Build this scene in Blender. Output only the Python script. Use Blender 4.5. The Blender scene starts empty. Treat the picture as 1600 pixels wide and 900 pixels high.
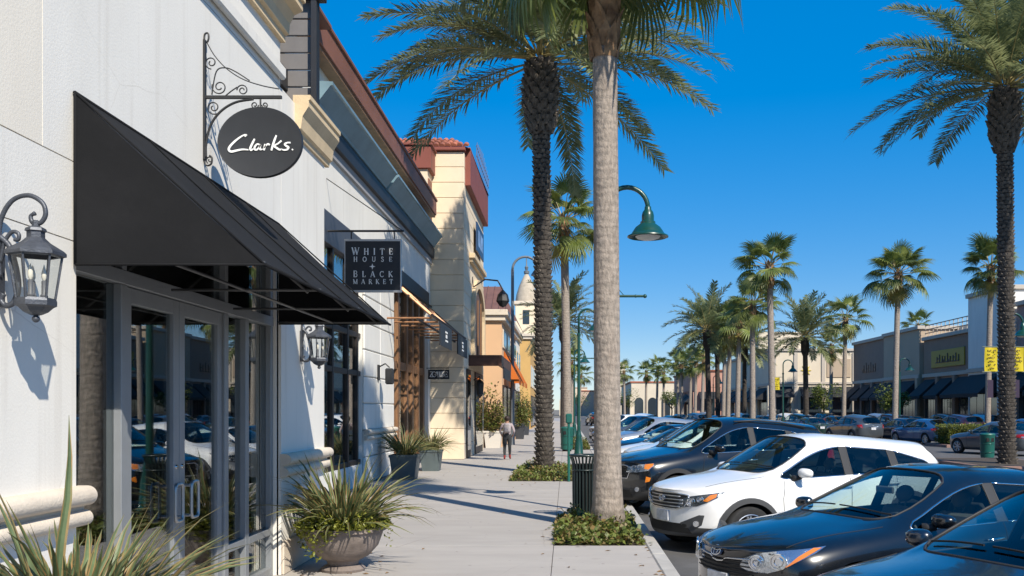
import bpy, bmesh, math, random
from mathutils import Vector, Matrix
from mathutils.bvhtree import BVHTree
from mathutils.geometry import delaunay_2d_cdt
random.seed(7)
R = math.radians
SC = bpy.context.scene
COL = SC.collection

# ---------------------------------------------------------------- camera
cam_data = bpy.data.cameras.new('camera')
cam = bpy.data.objects.new('camera', cam_data); COL.objects.link(cam)
cam_data.sensor_width = 36.0; cam_data.lens = 33.75
cam_data.shift_x = -0.053125; cam_data.shift_y = 0.11875      # architectural shift lens
cam_data.clip_start = 0.05; cam_data.clip_end = 6000
cam.location = (0, 0, 1.8); cam.rotation_euler = (R(90), 0, 0)
SC.camera = cam
# ---------------------------------------------------------------- sky and sun
SUN_EL = R(42)
SUN_V = Vector((0.54*math.cos(SUN_EL), -0.842*math.cos(SUN_EL), math.sin(SUN_EL))).normalized()
world = bpy.data.worlds.new('World'); SC.world = world; world.use_nodes = True
wn = world.node_tree.nodes; wl = world.node_tree.links
bg = wn['Background']
sky = wn.new('ShaderNodeTexSky'); sky.sky_type = 'NISHITA'; sky.sun_disc = False
sky.sun_elevation = SUN_EL
sky.sun_rotation = math.atan2(SUN_V.x, SUN_V.y)
sky.altitude = 1000; sky.air_density = 1.0; sky.dust_density = 0.0; sky.ozone_density = 8.0
gm = wn.new('ShaderNodeGamma'); gm.inputs[1].default_value = 0.34           # softer zenith-to-horizon falloff over the whole dome
hs = wn.new('ShaderNodeHueSaturation'); hs.inputs['Saturation'].default_value = 2.5; hs.inputs['Hue'].default_value = 0.513
ml = wn.new('ShaderNodeVectorMath'); ml.operation = 'SCALE'; ml.inputs['Scale'].default_value = 3.15
wl.new(sky.outputs[0], gm.inputs[0]); wl.new(gm.outputs[0], hs.inputs['Color']); wl.new(hs.outputs[0], ml.inputs[0]); wl.new(ml.outputs[0], bg.inputs['Color'])
bg.inputs['Strength'].default_value = 0.10
sun_d = bpy.data.lights.new('sun', 'SUN'); sun_d.energy = 4.7; sun_d.angle = R(0.53); sun_d.color = (1.0, 0.92, 0.79)
sun = bpy.data.objects.new('sun', sun_d); COL.objects.link(sun)
sun.rotation_euler = SUN_V.to_track_quat('Z', 'Y').to_euler(); sun.location = (20, -30, 40)
SC.view_settings.view_transform = 'Standard'; SC.view_settings.look = 'None'
SC.view_settings.exposure = 0.5; SC.view_settings.gamma = 1.0; SC.view_settings.use_curve_mapping = False

# ---------------------------------------------------------------- mesh helpers
ORG = {}                                   # world origin of every object built here
def org(o): return ORG.get(o.name, Vector((0, 0, 0))) if o else Vector((0, 0, 0))

class MB:
    def __init__(s): s.v = []; s.f = []; s.m = []
    def add(s, vs, fs, mi=0):
        b = len(s.v); s.v += [tuple(v) for v in vs]
        for f in fs: s.f.append([b+i for i in f]); s.m.append(mi)
        return s
    def box(s, x0, x1, y0, y1, z0, z1, c=0.0, mi=0):
        if c <= 0:
            vs = [(x, y, z) for z in (z0, z1) for y in (y0, y1) for x in (x0, x1)]
            return s.add(vs, [(0,2,3,1),(4,5,7,6),(0,1,5,4),(2,6,7,3),(0,4,6,2),(1,3,7,5)], mi)
        X, Y, Z = (x0, x1), (y0, y1), (z0, z1); sg = (1, -1)
        vs = []; ix = {}
        for a in (0,1):
            for b in (0,1):
                for d in (0,1):
                    for k in range(3):
                        p = [X[a]+(c*sg[a] if k != 0 else 0), Y[b]+(c*sg[b] if k != 1 else 0), Z[d]+(c*sg[d] if k != 2 else 0)]
                        ix[a,b,d,k] = len(vs); vs.append(p)
        fs = []
        for a in (0,1): fs.append([ix[a,0,0,0],ix[a,1,0,0],ix[a,1,1,0],ix[a,0,1,0]][::(1 if a else -1)])
        for b in (0,1): fs.append([ix[0,b,0,1],ix[1,b,0,1],ix[1,b,1,1],ix[0,b,1,1]][::(-1 if b else 1)])
        for d in (0,1): fs.append([ix[0,0,d,2],ix[1,0,d,2],ix[1,1,d,2],ix[0,1,d,2]][::(1 if d else -1)])
        for a in (0,1):
            for b in (0,1): fs.append([ix[a,b,0,0],ix[a,b,1,0],ix[a,b,1,1],ix[a,b,0,1]][::(1 if (a == b) else -1)])
        for a in (0,1):
            for d in (0,1): fs.append([ix[a,0,d,0],ix[a,1,d,0],ix[a,1,d,2],ix[a,0,d,2]][::(-1 if (a == d) else 1)])
        for b in (0,1):
            for d in (0,1): fs.append([ix[0,b,d,1],ix[1,b,d,1],ix[1,b,d,2],ix[0,b,d,2]][::(1 if (b == d) else -1)])
        for a in (0,1):
            for b in (0,1):
                for d in (0,1): fs.append([ix[a,b,d,0],ix[a,b,d,1],ix[a,b,d,2]][::(1 if (a+b+d) % 2 else -1)])
        return s.add(vs, fs, mi)
    def prism(s, poly, a0, a1, axis='y', mi=0):
        """poly = 2D points in the plane across the axis; axis y: (x,z), x: (y,z), z: (x,y)"""
        def P(p, a): return (p[0], a, p[1]) if axis == 'y' else ((a, p[0], p[1]) if axis == 'x' else (p[0], p[1], a))
        n = len(poly)
        vs = [P(p, a0) for p in poly]+[P(p, a1) for p in poly]
        fs = [list(range(n))[::-1], list(range(n, 2*n))]+[(i, (i+1) % n, n+(i+1) % n, n+i) for i in range(n)]
        return s.add(vs, fs, mi)
    def tube(s, pts, r, seg=8, closed=False, cap=True, mi=0, flat=None):
        pts = [Vector(p) for p in pts]; n = len(pts)
        rr = r if isinstance(r, (list, tuple)) else [r]*n
        rings = []; prev = None
        for i, p in enumerate(pts):
            if closed: t = pts[(i+1) % n]-pts[i-1]
            else: t = pts[min(i+1, n-1)]-pts[max(i-1, 0)]
            if t.length < 1e-9: t = Vector((0, 0, 1))
            t.normalize()
            if prev is None:
                a = Vector((0, 0, 1)) if abs(t.z) < 0.9 else Vector((1, 0, 0))
                u = t.cross(a).normalized()
            else:
                u = prev-t*prev.dot(t)
                u = u.normalized() if u.length > 1e-6 else t.orthogonal().normalized()
            w = t.cross(u); prev = u
            ring = []
            for k in range(seg):
                a = 2*math.pi*k/seg
                ring.append(p+u*math.cos(a)*rr[i]+w*math.sin(a)*rr[i])
            rings.append(ring)
        vs = [v for ring in rings for v in ring]; fs = []
        m = n if closed else n-1
        for i in range(m):
            j = (i+1) % n
            for k in range(seg):
                k2 = (k+1) % seg
                fs.append((i*seg+k, i*seg+k2, j*seg+k2, j*seg+k))
        if cap and not closed:
            fs.append(list(range(seg))[::-1]); fs.append([(n-1)*seg+k for k in range(seg)])
        return s.add(vs, fs, mi)
    def lathe(s, prof, seg=20, c=(0, 0, 0), axis='z', mi=0, a0=0.0, a1=None, closed=False):
        full = a1 is None; a1 = 2*math.pi if full else a1
        n = seg if full else seg+1
        vs = []
        for (r, h) in prof:
            for k in range(n):
                a = a0+(a1-a0)*k/seg
                x, y = r*math.cos(a), r*math.sin(a)
                p = (x, y, h) if axis == 'z' else ((x, h, y) if axis == 'y' else (h, x, y))
                vs.append((p[0]+c[0], p[1]+c[1], p[2]+c[2]))
        fs = []; m = len(prof)
        for i in range(m if closed else m-1):
            j = (i+1) % m
            for k in range(seg):
                k2 = (k+1) % n if full else k+1
                q = (i*n+k, i*n+k2, j*n+k2, j*n+k)
                fs.append(q if axis != 'y' else q[::-1])
        return s.add(vs, fs, mi)
    def ball(s, c, r, seg=12, rings=8, sc=(1, 1, 1), mi=0):
        prof = [(max(1e-4, math.sin(math.pi*i/rings)), -math.cos(math.pi*i/rings)) for i in range(rings+1)]
        b = len(s.v); s.lathe(prof, seg, mi=mi)
        for i in range(b, len(s.v)):
            v = s.v[i]; s.v[i] = (c[0]+v[0]*r*sc[0], c[1]+v[1]*r*sc[1], c[2]+v[2]*r*sc[2])
        return s
    def xf(s, M, start=0):
        for i in range(start, len(s.v)): s.v[i] = tuple(M @ Vector(s.v[i]))
        return s
    def mesh(s, name, mats, smooth=False, off=(0, 0, 0)):
        me = bpy.data.meshes.new(name)
        o = Vector(off)
        me.from_pydata([(v[0]-o.x, v[1]-o.y, v[2]-o.z) for v in s.v], [], s.f)
        mats = mats if isinstance(mats, (list, tuple)) else [mats]
        for m in mats: me.materials.append(m)
        if len(mats) > 1: me.polygons.foreach_set('material_index', s.m)
        if smooth is True: me.polygons.foreach_set('use_smooth', [True]*len(s.f))
        me.update()
        if smooth not in (True, False):
            me.polygons.foreach_set('use_smooth', [True]*len(s.f)); me.set_sharp_from_angle(angle=R(smooth))
        return me
    def build(s, name, mats, parent=None, smooth=False, at=None):
        """vertices are in world space; 'at' = the object's own origin (things); children keep the parent's origin"""
        o_ = Vector(at) if at is not None else org(parent)
        me = s.mesh(name, mats, smooth, o_)
        return link(name, me, parent, o_)

def link(name, me, parent=None, origin=None):
    ob = bpy.data.objects.new(name, me); COL.objects.link(ob)
    origin = Vector(origin) if origin is not None else org(parent)
    if parent: ob.parent = parent; ob.location = origin-org(parent)
    else: ob.location = origin
    ORG[ob.name] = origin
    return ob
def thing(name, label, cat, at=(0, 0, 0), group=None, rz=0):
    o = bpy.data.objects.new(name, None); COL.objects.link(o); o.empty_display_size = 0.2
    o.location = at; o.rotation_euler = (0, 0, rz); ORG[o.name] = Vector(at)
    return tag(o, label, cat, group)
def tag(o, label=None, cat=None, group=None, kind=None):
    if label: o['label'] = label
    if cat: o['category'] = cat
    if group: o['group'] = group
    if kind: o['kind'] = kind
    return o
def child(src, parent, loc=(0, 0, 0), rot=(0, 0, 0), scale=(1, 1, 1), name=None):
    """a copy of a mesh object (or a mesh) as a part of parent"""
    me = src if isinstance(src, bpy.types.Mesh) else src.data
    o = bpy.data.objects.new(name or me.name.split('.')[0], me); COL.objects.link(o)
    o.parent = parent; o.location = loc; o.rotation_euler = rot; o.scale = scale
    ORG[o.name] = org(parent)+Vector(loc)
    return o
KIDS = {}
def copy_tree(o, parent=None):
    c = o.copy(); COL.objects.link(c); c.parent = parent
    KIDS[c.name] = [copy_tree(ch, c) for ch in kids(o)]
    return c
def kids(o):
    if o.name not in KIDS: KIDS[o.name] = list(o.children)      # looked up once: Object.children scans the whole scene
    return KIDS[o.name]

def wall(mb, p0, U, N, width, z0, z1, thick, holes=(), mi=0):
    """upright slab: p0 corner (x,y), U along, N outward; holes (u0,u1,z0,z1)"""
    us = sorted({0, width, *[h[0] for h in holes], *[h[1] for h in holes]})
    zs = sorted({z0, z1, *[h[2] for h in holes], *[h[3] for h in holes]})
    us = [u for u in us if 0 <= u <= width]; zs = [z for z in zs if z0 <= z <= z1]
    def solid(i, j):
        if i < 0 or j < 0 or i >= len(us)-1 or j >= len(zs)-1: return False
        cu, cz = (us[i]+us[i+1])/2, (zs[j]+zs[j+1])/2
        return not any(h[0] < cu < h[1] and h[2] < cz < h[3] for h in holes)
    def P(u, z, t): return (p0[0]+U[0]*u+N[0]*t, p0[1]+U[1]*u+N[1]*t, z)
    fl = (U[0]*N[1]-U[1]*N[0]) > 0
    for i in range(len(us)-1):
        for j in range(len(zs)-1):
            if not solid(i, j): continue
            a, b, c, d = us[i], us[i+1], zs[j], zs[j+1]
            qs = [[P(a,c,0),P(b,c,0),P(b,d,0),P(a,d,0)], [P(b,c,-thick),P(a,c,-thick),P(a,d,-thick),P(b,d,-thick)]]
            if not solid(i-1, j): qs.append([P(a,c,-thick),P(a,c,0),P(a,d,0),P(a,d,-thick)])
            if not solid(i+1, j): qs.append([P(b,c,0),P(b,c,-thick),P(b,d,-thick),P(b,d,0)])
            if not solid(i, j-1): qs.append([P(a,c,-thick),P(b,c,-thick),P(b,c,0),P(a,c,0)])
            if not solid(i, j+1): qs.append([P(a,d,0),P(b,d,0),P(b,d,-thick),P(a,d,-thick)])
            for q in qs: mb.add(q, [(3,2,1,0) if fl else (0,1,2,3)], mi)
    return mb

# ---------------------------------------------------------------- materials
MATS = {}
def srgb(h):
    h = h.lstrip('#'); c = [int(h[i:i+2], 16)/255 for i in (0, 2, 4)]
    return tuple(x/12.92 if x <= 0.04045 else ((x+0.055)/1.055)**2.4 for x in c)
def mat(name, col, rough=0.6, metal=0.0, var=0.0, vs=3.0, bump=0.0, bs=40.0, rnd=0.0, col2=None, vdet=4.0,
        stretch=(1, 1, 1), coat=0.0, spec=0.5, bstretch=None, transl=0.0, dirt=0.0, ds=0.7, dcol=(0.12, 0.1, 0.08), rvar=0.0):
    if name in MATS: return MATS[name]
    m = bpy.data.materials.new(name); m.use_nodes = True; MATS[name] = m
    nt = m.node_tree; N = nt.nodes; L = nt.links
    b = N['Principled BSDF']; out = N['Material Output']
    b.inputs['Roughness'].default_value = rough; b.inputs['Metallic'].default_value = metal
    b.inputs['Specular IOR Level'].default_value = spec
    b.inputs['Coat Weight'].default_value = coat; b.inputs['Coat Roughness'].default_value = 0.04
    tc = N.new('ShaderNodeTexCoord')
    def mapped(st):
        mp = N.new('ShaderNodeMapping'); mp.inputs['Scale'].default_value = st
        L.new(tc.outputs['Object'], mp.inputs['Vector']); return mp.outputs[0]
    c1 = (*col, 1)
    cur = None
    if var > 0 or col2:
        n = N.new('ShaderNodeTexNoise'); n.inputs['Scale'].default_value = vs; n.inputs['Detail'].default_value = vdet
        n.inputs['Roughness'].default_value = 0.6
        L.new(mapped(stretch), n.inputs['Vector'])
        rp = N.new('ShaderNodeValToRGB'); rp.color_ramp.elements[0].position = 0.32; rp.color_ramp.elements[1].position = 0.68
        rp.color_ramp.elements[0].color = (*[c*(1-var) for c in col], 1)
        rp.color_ramp.elements[1].color = (*(col2 if col2 else [min(1, c*(1+var)) for c in col]), 1)
        L.new(n.outputs['Fac'], rp.inputs['Fac']); cur = rp.outputs['Color']
        if rvar > 0:
            mr = N.new('ShaderNodeMapRange'); mr.inputs['To Min'].default_value = max(0.02, rough-rvar); mr.inputs['To Max'].default_value = min(1, rough+rvar)
            L.new(n.outputs['Fac'], mr.inputs['Value']); L.new(mr.outputs[0], b.inputs['Roughness'])
    if dirt > 0:
        n2 = N.new('ShaderNodeTexNoise'); n2.inputs['Scale'].default_value = ds; n2.inputs['Detail'].default_value = 7
        n2.inputs['Roughness'].default_value = 0.7
        L.new(mapped(stretch), n2.inputs['Vector'])
        mr = N.new('ShaderNodeMapRange'); mr.inputs['From Min'].default_value = 0.5; mr.inputs['From Max'].default_value = 0.78
        mr.inputs['To Max'].default_value = dirt; L.new(n2.outputs['Fac'], mr.inputs['Value'])
        mx = N.new('ShaderNodeMix'); mx.data_type = 'RGBA'; L.new(mr.outputs[0], mx.inputs['Factor'])
        if cur: L.new(cur, mx.inputs['A'])
        else: mx.inputs['A'].default_value = c1
        mx.inputs['B'].default_value = (*dcol, 1); cur = mx.outputs['Result']
    if rnd > 0:
        oi = N.new('ShaderNodeObjectInfo'); mr = N.new('ShaderNodeMapRange')
        mr.inputs['To Min'].default_value = 1-rnd; mr.inputs['To Max'].default_value = 1+rnd
        L.new(oi.outputs['Random'], mr.inputs['Value'])
        h2 = N.new('ShaderNodeHueSaturation'); L.new(mr.outputs[0], h2.inputs['Value'])
        if cur: L.new(cur, h2.inputs['Color'])
        else: h2.inputs['Color'].default_value = c1
        cur = h2.outputs[0]
    if cur: L.new(cur, b.inputs['Base Color'])
    else: b.inputs['Base Color'].default_value = c1
    if bump > 0:
        n = N.new('ShaderNodeTexNoise'); n.inputs['Scale'].default_value = bs; n.inputs['Detail'].default_value = 5
        L.new(mapped(bstretch or stretch), n.inputs['Vector'])
        bp = N.new('ShaderNodeBump'); bp.inputs['Strength'].default_value = bump; bp.inputs['Distance'].default_value = 0.02
        L.new(n.outputs['Fac'], bp.inputs['Height']); L.new(bp.outputs[0], b.inputs['Normal'])
    if transl > 0:
        t = N.new('ShaderNodeBsdfTranslucent'); ms = N.new('ShaderNodeMixShader'); ms.inputs[0].default_value = transl
        if cur: L.new(cur, t.inputs['Color'])
        else: t.inputs['Color'].default_value = c1
        L.new(b.outputs[0], ms.inputs[1]); L.new(t.outputs[0], ms.inputs[2]); L.new(ms.outputs[0], out.inputs['Surface'])
    return m
def glass(name, tint=(0.8, 0.85, 0.85), ior=1.6, rough=0.0):
    if name in MATS: return MATS[name]
    m = bpy.data.materials.new(name); m.use_nodes = True; MATS[name] = m
    nt = m.node_tree; N = nt.nodes; L = nt.links
    N.remove(N['Principled BSDF'])
    t = N.new('ShaderNodeBsdfTransparent'); t.inputs['Color'].default_value = (*tint, 1)
    g = N.new('ShaderNodeBsdfGlossy'); g.inputs['Roughness'].default_value = rough; g.inputs['Color'].default_value = (1, 1, 1, 1)
    f = N.new('ShaderNodeFresnel')
    ge = N.new('ShaderNodeNewGeometry'); mi = N.new('ShaderNodeMapRange')          # same reflectance from both faces of a thin pane
    mi.inputs['To Min'].default_value = ior; mi.inputs['To Max'].default_value = 1.0/ior
    L.new(ge.outputs['Backfacing'], mi.inputs['Value']); L.new(mi.outputs[0], f.inputs['IOR'])
    ms = N.new('ShaderNodeMixShader'); L.new(f.outputs[0], ms.inputs[0]); L.new(t.outputs[0], ms.inputs[1]); L.new(g.outputs[0], ms.inputs[2])
    L.new(ms.outputs[0], N['Material Output'].inputs['Surface'])
    return m

M_STUCCO = mat('white_stucco', (0.74, 0.715, 0.66), 0.9, var=0.03, vs=1.3, bump=0.1, bs=60, dirt=0.22, ds=0.9, dcol=(0.47, 0.44, 0.40), stretch=(1, 1, 0.35), bstretch=(1, 1, 1))
M_STUCCO_W = mat('warm_white_stucco', (0.74, 0.69, 0.60), 0.9, var=0.04, vs=1.3, bump=0.1, bs=60, dirt=0.25, ds=0.9, dcol=(0.52, 0.45, 0.36), stretch=(1, 1, 0.35), bstretch=(1, 1, 1))
M_STUCCO_B = mat('white_stucco_far', (0.72, 0.70, 0.65), 0.9, var=0.05, vs=0.8, bump=0.2, bs=40, dirt=0.25, ds=0.5, dcol=(0.45, 0.42, 0.38), stretch=(1, 1, 0.4))
M_CREAM = mat('cream_stone', (0.72, 0.60, 0.44), 0.88, var=0.05, vs=1.5, bump=0.2, bs=30, rnd=0.04, dirt=0.2, ds=0.8, dcol=(0.55, 0.43, 0.30))
M_TANSTONE = mat('tan_cast_stone', (0.60, 0.47, 0.30), 0.85, var=0.08, vs=3, bump=0.25, bs=45, rnd=0.05, dirt=0.3, ds=2, dcol=(0.35, 0.25, 0.15))
M_BONE = mat('bone_cast_stone', (0.62, 0.54, 0.44), 0.85, var=0.08, vs=4, bump=0.3, bs=60, dirt=0.3, ds=2.5, dcol=(0.36, 0.29, 0.22))
M_CONC = mat('sidewalk_concrete', (0.365, 0.34, 0.315), 0.92, var=0.07, vs=1.6, bump=0.18, bs=90, rnd=0.035, dirt=0.45, ds=0.55, dcol=(0.33, 0.30, 0.27), stretch=(0.5, 1.6, 1))
M_JOINT = mat('joint_sand', (0.16, 0.14, 0.12), 0.95, var=0.2, vs=20)
M_KERB = mat('kerb_concrete', (0.40, 0.385, 0.36), 0.92, var=0.1, vs=3, bump=0.25, bs=60, rnd=0.05, dirt=0.5, ds=1.2, dcol=(0.16, 0.15, 0.14))
M_ASPH = mat('asphalt', (0.095, 0.093, 0.092), 0.9, var=0.2, vs=1.2, bump=0.4, bs=120, dirt=0.5, ds=0.25, dcol=(0.04, 0.04, 0.042))
M_LINE = mat('road_paint', (0.66, 0.66, 0.62), 0.8, var=0.08, vs=5, dirt=0.7, ds=4, dcol=(0.2, 0.2, 0.2))
M_BLACKCLOTH = mat('black_canvas', (0.0075, 0.008, 0.0095), 0.9, spec=0.25, var=0.12, vs=2.0, bump=0.12, bs=14, dirt=0.35, ds=1.6, dcol=(0.022, 0.022, 0.024))
M_ALU = mat('brushed_aluminium', (0.27, 0.285, 0.30), 0.45, metal=0.35, var=0.05, vs=5)
M_CHROME = mat('polished_chrome', (0.75, 0.76, 0.78), 0.12, metal=1.0)
M_BLACKIRON = mat('black_iron', (0.018, 0.019, 0.021), 0.55, bump=0.15, bs=60)
M_PEWTER = mat('pewter_lantern_metal', (0.065, 0.073, 0.09), 0.45, metal=0.35, var=0.2, vs=18, bump=0.15, bs=90)
M_GLASS = glass('shop_glass', (0.72, 0.77, 0.77), 2.1)
M_LGLASS = glass('lantern_glass', (0.9, 0.92, 0.92), 1.45)
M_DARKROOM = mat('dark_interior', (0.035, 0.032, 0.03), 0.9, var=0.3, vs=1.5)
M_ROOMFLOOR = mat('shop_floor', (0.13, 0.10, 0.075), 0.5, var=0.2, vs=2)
M_BRONZE = mat('dark_bronze', (0.035, 0.028, 0.024), 0.5, metal=0.4, var=0.2, vs=6)
M_WOOD = mat('stained_wood', (0.20, 0.10, 0.045), 0.55, var=0.35, vs=4, stretch=(8, 8, 0.7), bump=0.15, bs=20)
M_COPPER = mat('weathered_copper', (0.30, 0.15, 0.075), 0.45, metal=0.4, var=0.25, vs=5)
M_BROWNF = mat('brown_fascia', (0.20, 0.085, 0.055), 0.6, var=0.12, vs=1.2)
M_REDF = mat('red_fascia', (0.22, 0.06, 0.04), 0.65, var=0.12, vs=1.5, dirt=0.25, ds=1.5, dcol=(0.14, 0.03, 0.02))
M_TILE = mat('clay_roof_tile', (0.30, 0.10, 0.055), 0.8, var=0.3, vs=4, rnd=0.3, bump=0.3, bs=30)
M_ZINC = mat('blue_grey_zinc', (0.20, 0.31, 0.37), 0.4, metal=0.25, var=0.12, vs=1.5)
M_BLACKBAND = mat('black_metal_band', (0.016, 0.017, 0.02), 0.5, var=0.2, vs=2)
M_SIDING = mat('taupe_siding', (0.16, 0.15, 0.145), 0.7, var=0.08, vs=3, rnd=0.06)
M_WHITEP = mat('white_lettering', (0.82, 0.82, 0.80), 0.6)
M_SIGNBLK = mat('sign_black', (0.017, 0.019, 0.024), 0.5, var=0.1, vs=4)

def speckle(m, scale, r0, r1, amt, col, seed_off=(0, 0, 0), crack=False):
    """small stains with a shape of their own on top of a material's base colour"""
    nt = m.node_tree; N = nt.nodes; L = nt.links; b = N['Principled BSDF']
    tc = N.new('ShaderNodeTexCoord'); mp = N.new('ShaderNodeMapping'); mp.inputs['Location'].default_value = seed_off; L.new(tc.outputs['Object'], mp.inputs['Vector'])
    v = N.new('ShaderNodeTexVoronoi'); v.inputs['Scale'].default_value = scale; v.voronoi_dimensions = '3D'
    if crack: v.feature = 'DISTANCE_TO_EDGE'
    nz = N.new('ShaderNodeTexNoise'); nz.inputs['Scale'].default_value = scale*2.2; nz.inputs['Detail'].default_value = 5
    L.new(mp.outputs[0], nz.inputs['Vector'])
    ad = N.new('ShaderNodeMix'); ad.data_type = 'VECTOR'; ad.inputs['Factor'].default_value = 0.12 if crack else 0.04
    L.new(mp.outputs[0], ad.inputs['A']); L.new(nz.outputs['Color'], ad.inputs['B']); L.new(ad.outputs['Result'], v.inputs['Vector'])
    mr = N.new('ShaderNodeMapRange'); mr.inputs['From Min'].default_value = r0; mr.inputs['From Max'].default_value = r1; mr.inputs['To Min'].default_value = amt; mr.inputs['To Max'].default_value = 0
    L.new(v.outputs['Distance'], mr.inputs['Value'])
    fac = mr.outputs[0]
    n2 = N.new('ShaderNodeTexNoise'); n2.inputs['Scale'].default_value = scale*0.45; L.new(mp.outputs[0], n2.inputs['Vector'])
    m2 = N.new('ShaderNodeMapRange'); m2.inputs['From Min'].default_value = 0.5; m2.inputs['From Max'].default_value = 0.62; L.new(n2.outputs['Fac'], m2.inputs['Value'])
    mu = N.new('ShaderNodeMath'); mu.operation = 'MULTIPLY'; L.new(fac, mu.inputs[0]); L.new(m2.outputs[0], mu.inputs[1]); fac = mu.outputs[0]
    mx = N.new('ShaderNodeMix'); mx.data_type = 'RGBA'; L.new(fac, mx.inputs['Factor']); mx.inputs['B'].default_value = (*col, 1)
    ln = b.inputs['Base Color'].links
    if ln: L.new(ln[0].from_socket, mx.inputs['A'])
    else: mx.inputs['A'].default_value = b.inputs['Base Color'].default_value
    L.new(mx.outputs['Result'], b.inputs['Base Color'])
speckle(M_CONC, 5.0, 0.08, 0.13, 0.75, (0.14, 0.13, 0.12)); speckle(M_CONC, 2.2, 0.05, 0.2, 0.4, (0.20, 0.17, 0.14), (3, 5, 0)); speckle(M_CONC, 0.55, 0.0, 0.006, 0.6, (0.15, 0.13, 0.12), (1, 2, 0), True)
speckle(M_STUCCO, 0.8, 0.0, 0.004, 0.45, (0.42, 0.38, 0.33), (2, 7, 1), True)
speckle(M_ASPH, 3.0, 0.06, 0.2, 0.5, (0.03, 0.03, 0.03)); speckle(M_ASPH, 0.6, 0.0, 0.008, 0.7, (0.02, 0.02, 0.02), (5, 1, 0), True)
def streaks(m, col, amt, sx=9.0, sz=0.35):
    nt = m.node_tree; N = nt.nodes; L = nt.links; b = N['Principled BSDF']
    tc = N.new('ShaderNodeTexCoord'); mp = N.new('ShaderNodeMapping'); mp.inputs['Scale'].default_value = (sx, sx, sz); L.new(tc.outputs['Object'], mp.inputs['Vector'])
    n = N.new('ShaderNodeTexNoise'); n.inputs['Scale'].default_value = 1.0; n.inputs['Detail'].default_value = 6; L.new(mp.outputs[0], n.inputs['Vector'])
    mr = N.new('ShaderNodeMapRange'); mr.inputs['From Min'].default_value = 0.56; mr.inputs['From Max'].default_value = 0.75; mr.inputs['To Max'].default_value = amt; L.new(n.outputs['Fac'], mr.inputs['Value'])
    mx = N.new('ShaderNodeMix'); mx.data_type = 'RGBA'; L.new(mr.outputs[0], mx.inputs['Factor']); mx.inputs['B'].default_value = (*col, 1)
    L.new(b.inputs['Base Color'].links[0].from_socket, mx.inputs['A']); L.new(mx.outputs['Result'], b.inputs['Base Color'])
streaks(M_STUCCO, (0.50, 0.46, 0.40), 0.35); streaks(M_STUCCO_B, (0.50, 0.46, 0.40), 0.35, 5); streaks(M_CREAM, (0.50, 0.40, 0.28), 0.3, 4)
# ================================================================ the setting
g = MB(); g.box(-3000, 3000, -400, 5000, -0.9, -0.21)
tag(g.build('ground', mat('dry_ground', (0.17, 0.15, 0.12), 0.95, var=0.2, vs=0.05), at=(0, 0, 0)), kind='structure')
g = MB()
xs = [1.25, 2.3, 90]; zs_ = [-0.155, -0.2, -0.2]
for i in range(2):
    g.add([(xs[i], -30, zs_[i]), (xs[i+1], -30, zs_[i+1]), (xs[i+1], 330, zs_[i+1]), (xs[i], 330, zs_[i])], [(0, 1, 2, 3)])
lot = tag(g.build('parking_lot', M_ASPH, at=(0, 0, 0)), kind='structure')
g = MB(); g.box(-9, 1.06, -6, 200, -0.2, -0.012)
sidewalk = tag(g.build('sidewalk', M_JOINT, at=(0, 0, 0)), kind='structure')
ysegs = []
def slabs(y0, y1, cols, step):
    n = max(1, round((y1-y0)/step)); st = (y1-y0)/n
    for i in range(n):
        for a, b in cols:
            q = MB(); q.box(a+0.004, b-0.004, y0+i*st+0.004, y0+(i+1)*st-0.004, -0.1, random.uniform(-0.0015, 0.0015), 0.004)
            q.build('slab', M_CONC, sidewalk)
CA = [(-5.6, -2.75), (-2.75, -0.17), (-0.17, 1.06)]
slabs(-6, 12.7, CA, 3.12); slabs(12.7, 15.7, CA[:2], 3); slabs(15.7, 24.1, CA, 2.8)
slabs(24.1, 29.6, [(-5.6, -3.4), (-3.4, -1.45), (0.24, 1.06)], 2.75); slabs(29.6, 43, CA, 3.35)
slabs(43, 47, CA[:2], 4); slabs(47, 90, CA, 4.3); slabs(90, 200, [(-5.6, 1.06)], 11)
kerb = MB(); kerb.box(1.07, 1.23, -6, 200, -0.3, -0.02)
kerb = tag(kerb.build('kerb', M_KERB, at=(0, 0, 0)), kind='structure')
for i in range(30):
    q = MB(); q.box(1.064, 1.245, -6+i*3+0.004, -6+i*3+2.996, -0.25, 0.0, 0.018); q.build('kerb_stone', M_KERB, kerb)
q = MB(); q.box(1.064, 1.245, 84, 200, -0.25, 0.0, 0.018); q.build('kerb_stone', M_KERB, kerb)
for i, y in enumerate([3.5, 6.9, 10.6, 12.5, 16.7, 21.8, 26.4, 31, 35.6, 40.4, 45.2, 50, 54.8]):
    d = Vector((0.906, 0.423, 0)); n = Vector((-0.423, 0.906, 0))*0.05; a = Vector((2.6, y+0.6, -0.195)); b = a+d*4.9
    g = MB(); g.add([a-n, b-n, b+n, a+n], [(0, 1, 2, 3)])
    g.build('stall_line', M_LINE, lot)

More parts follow.
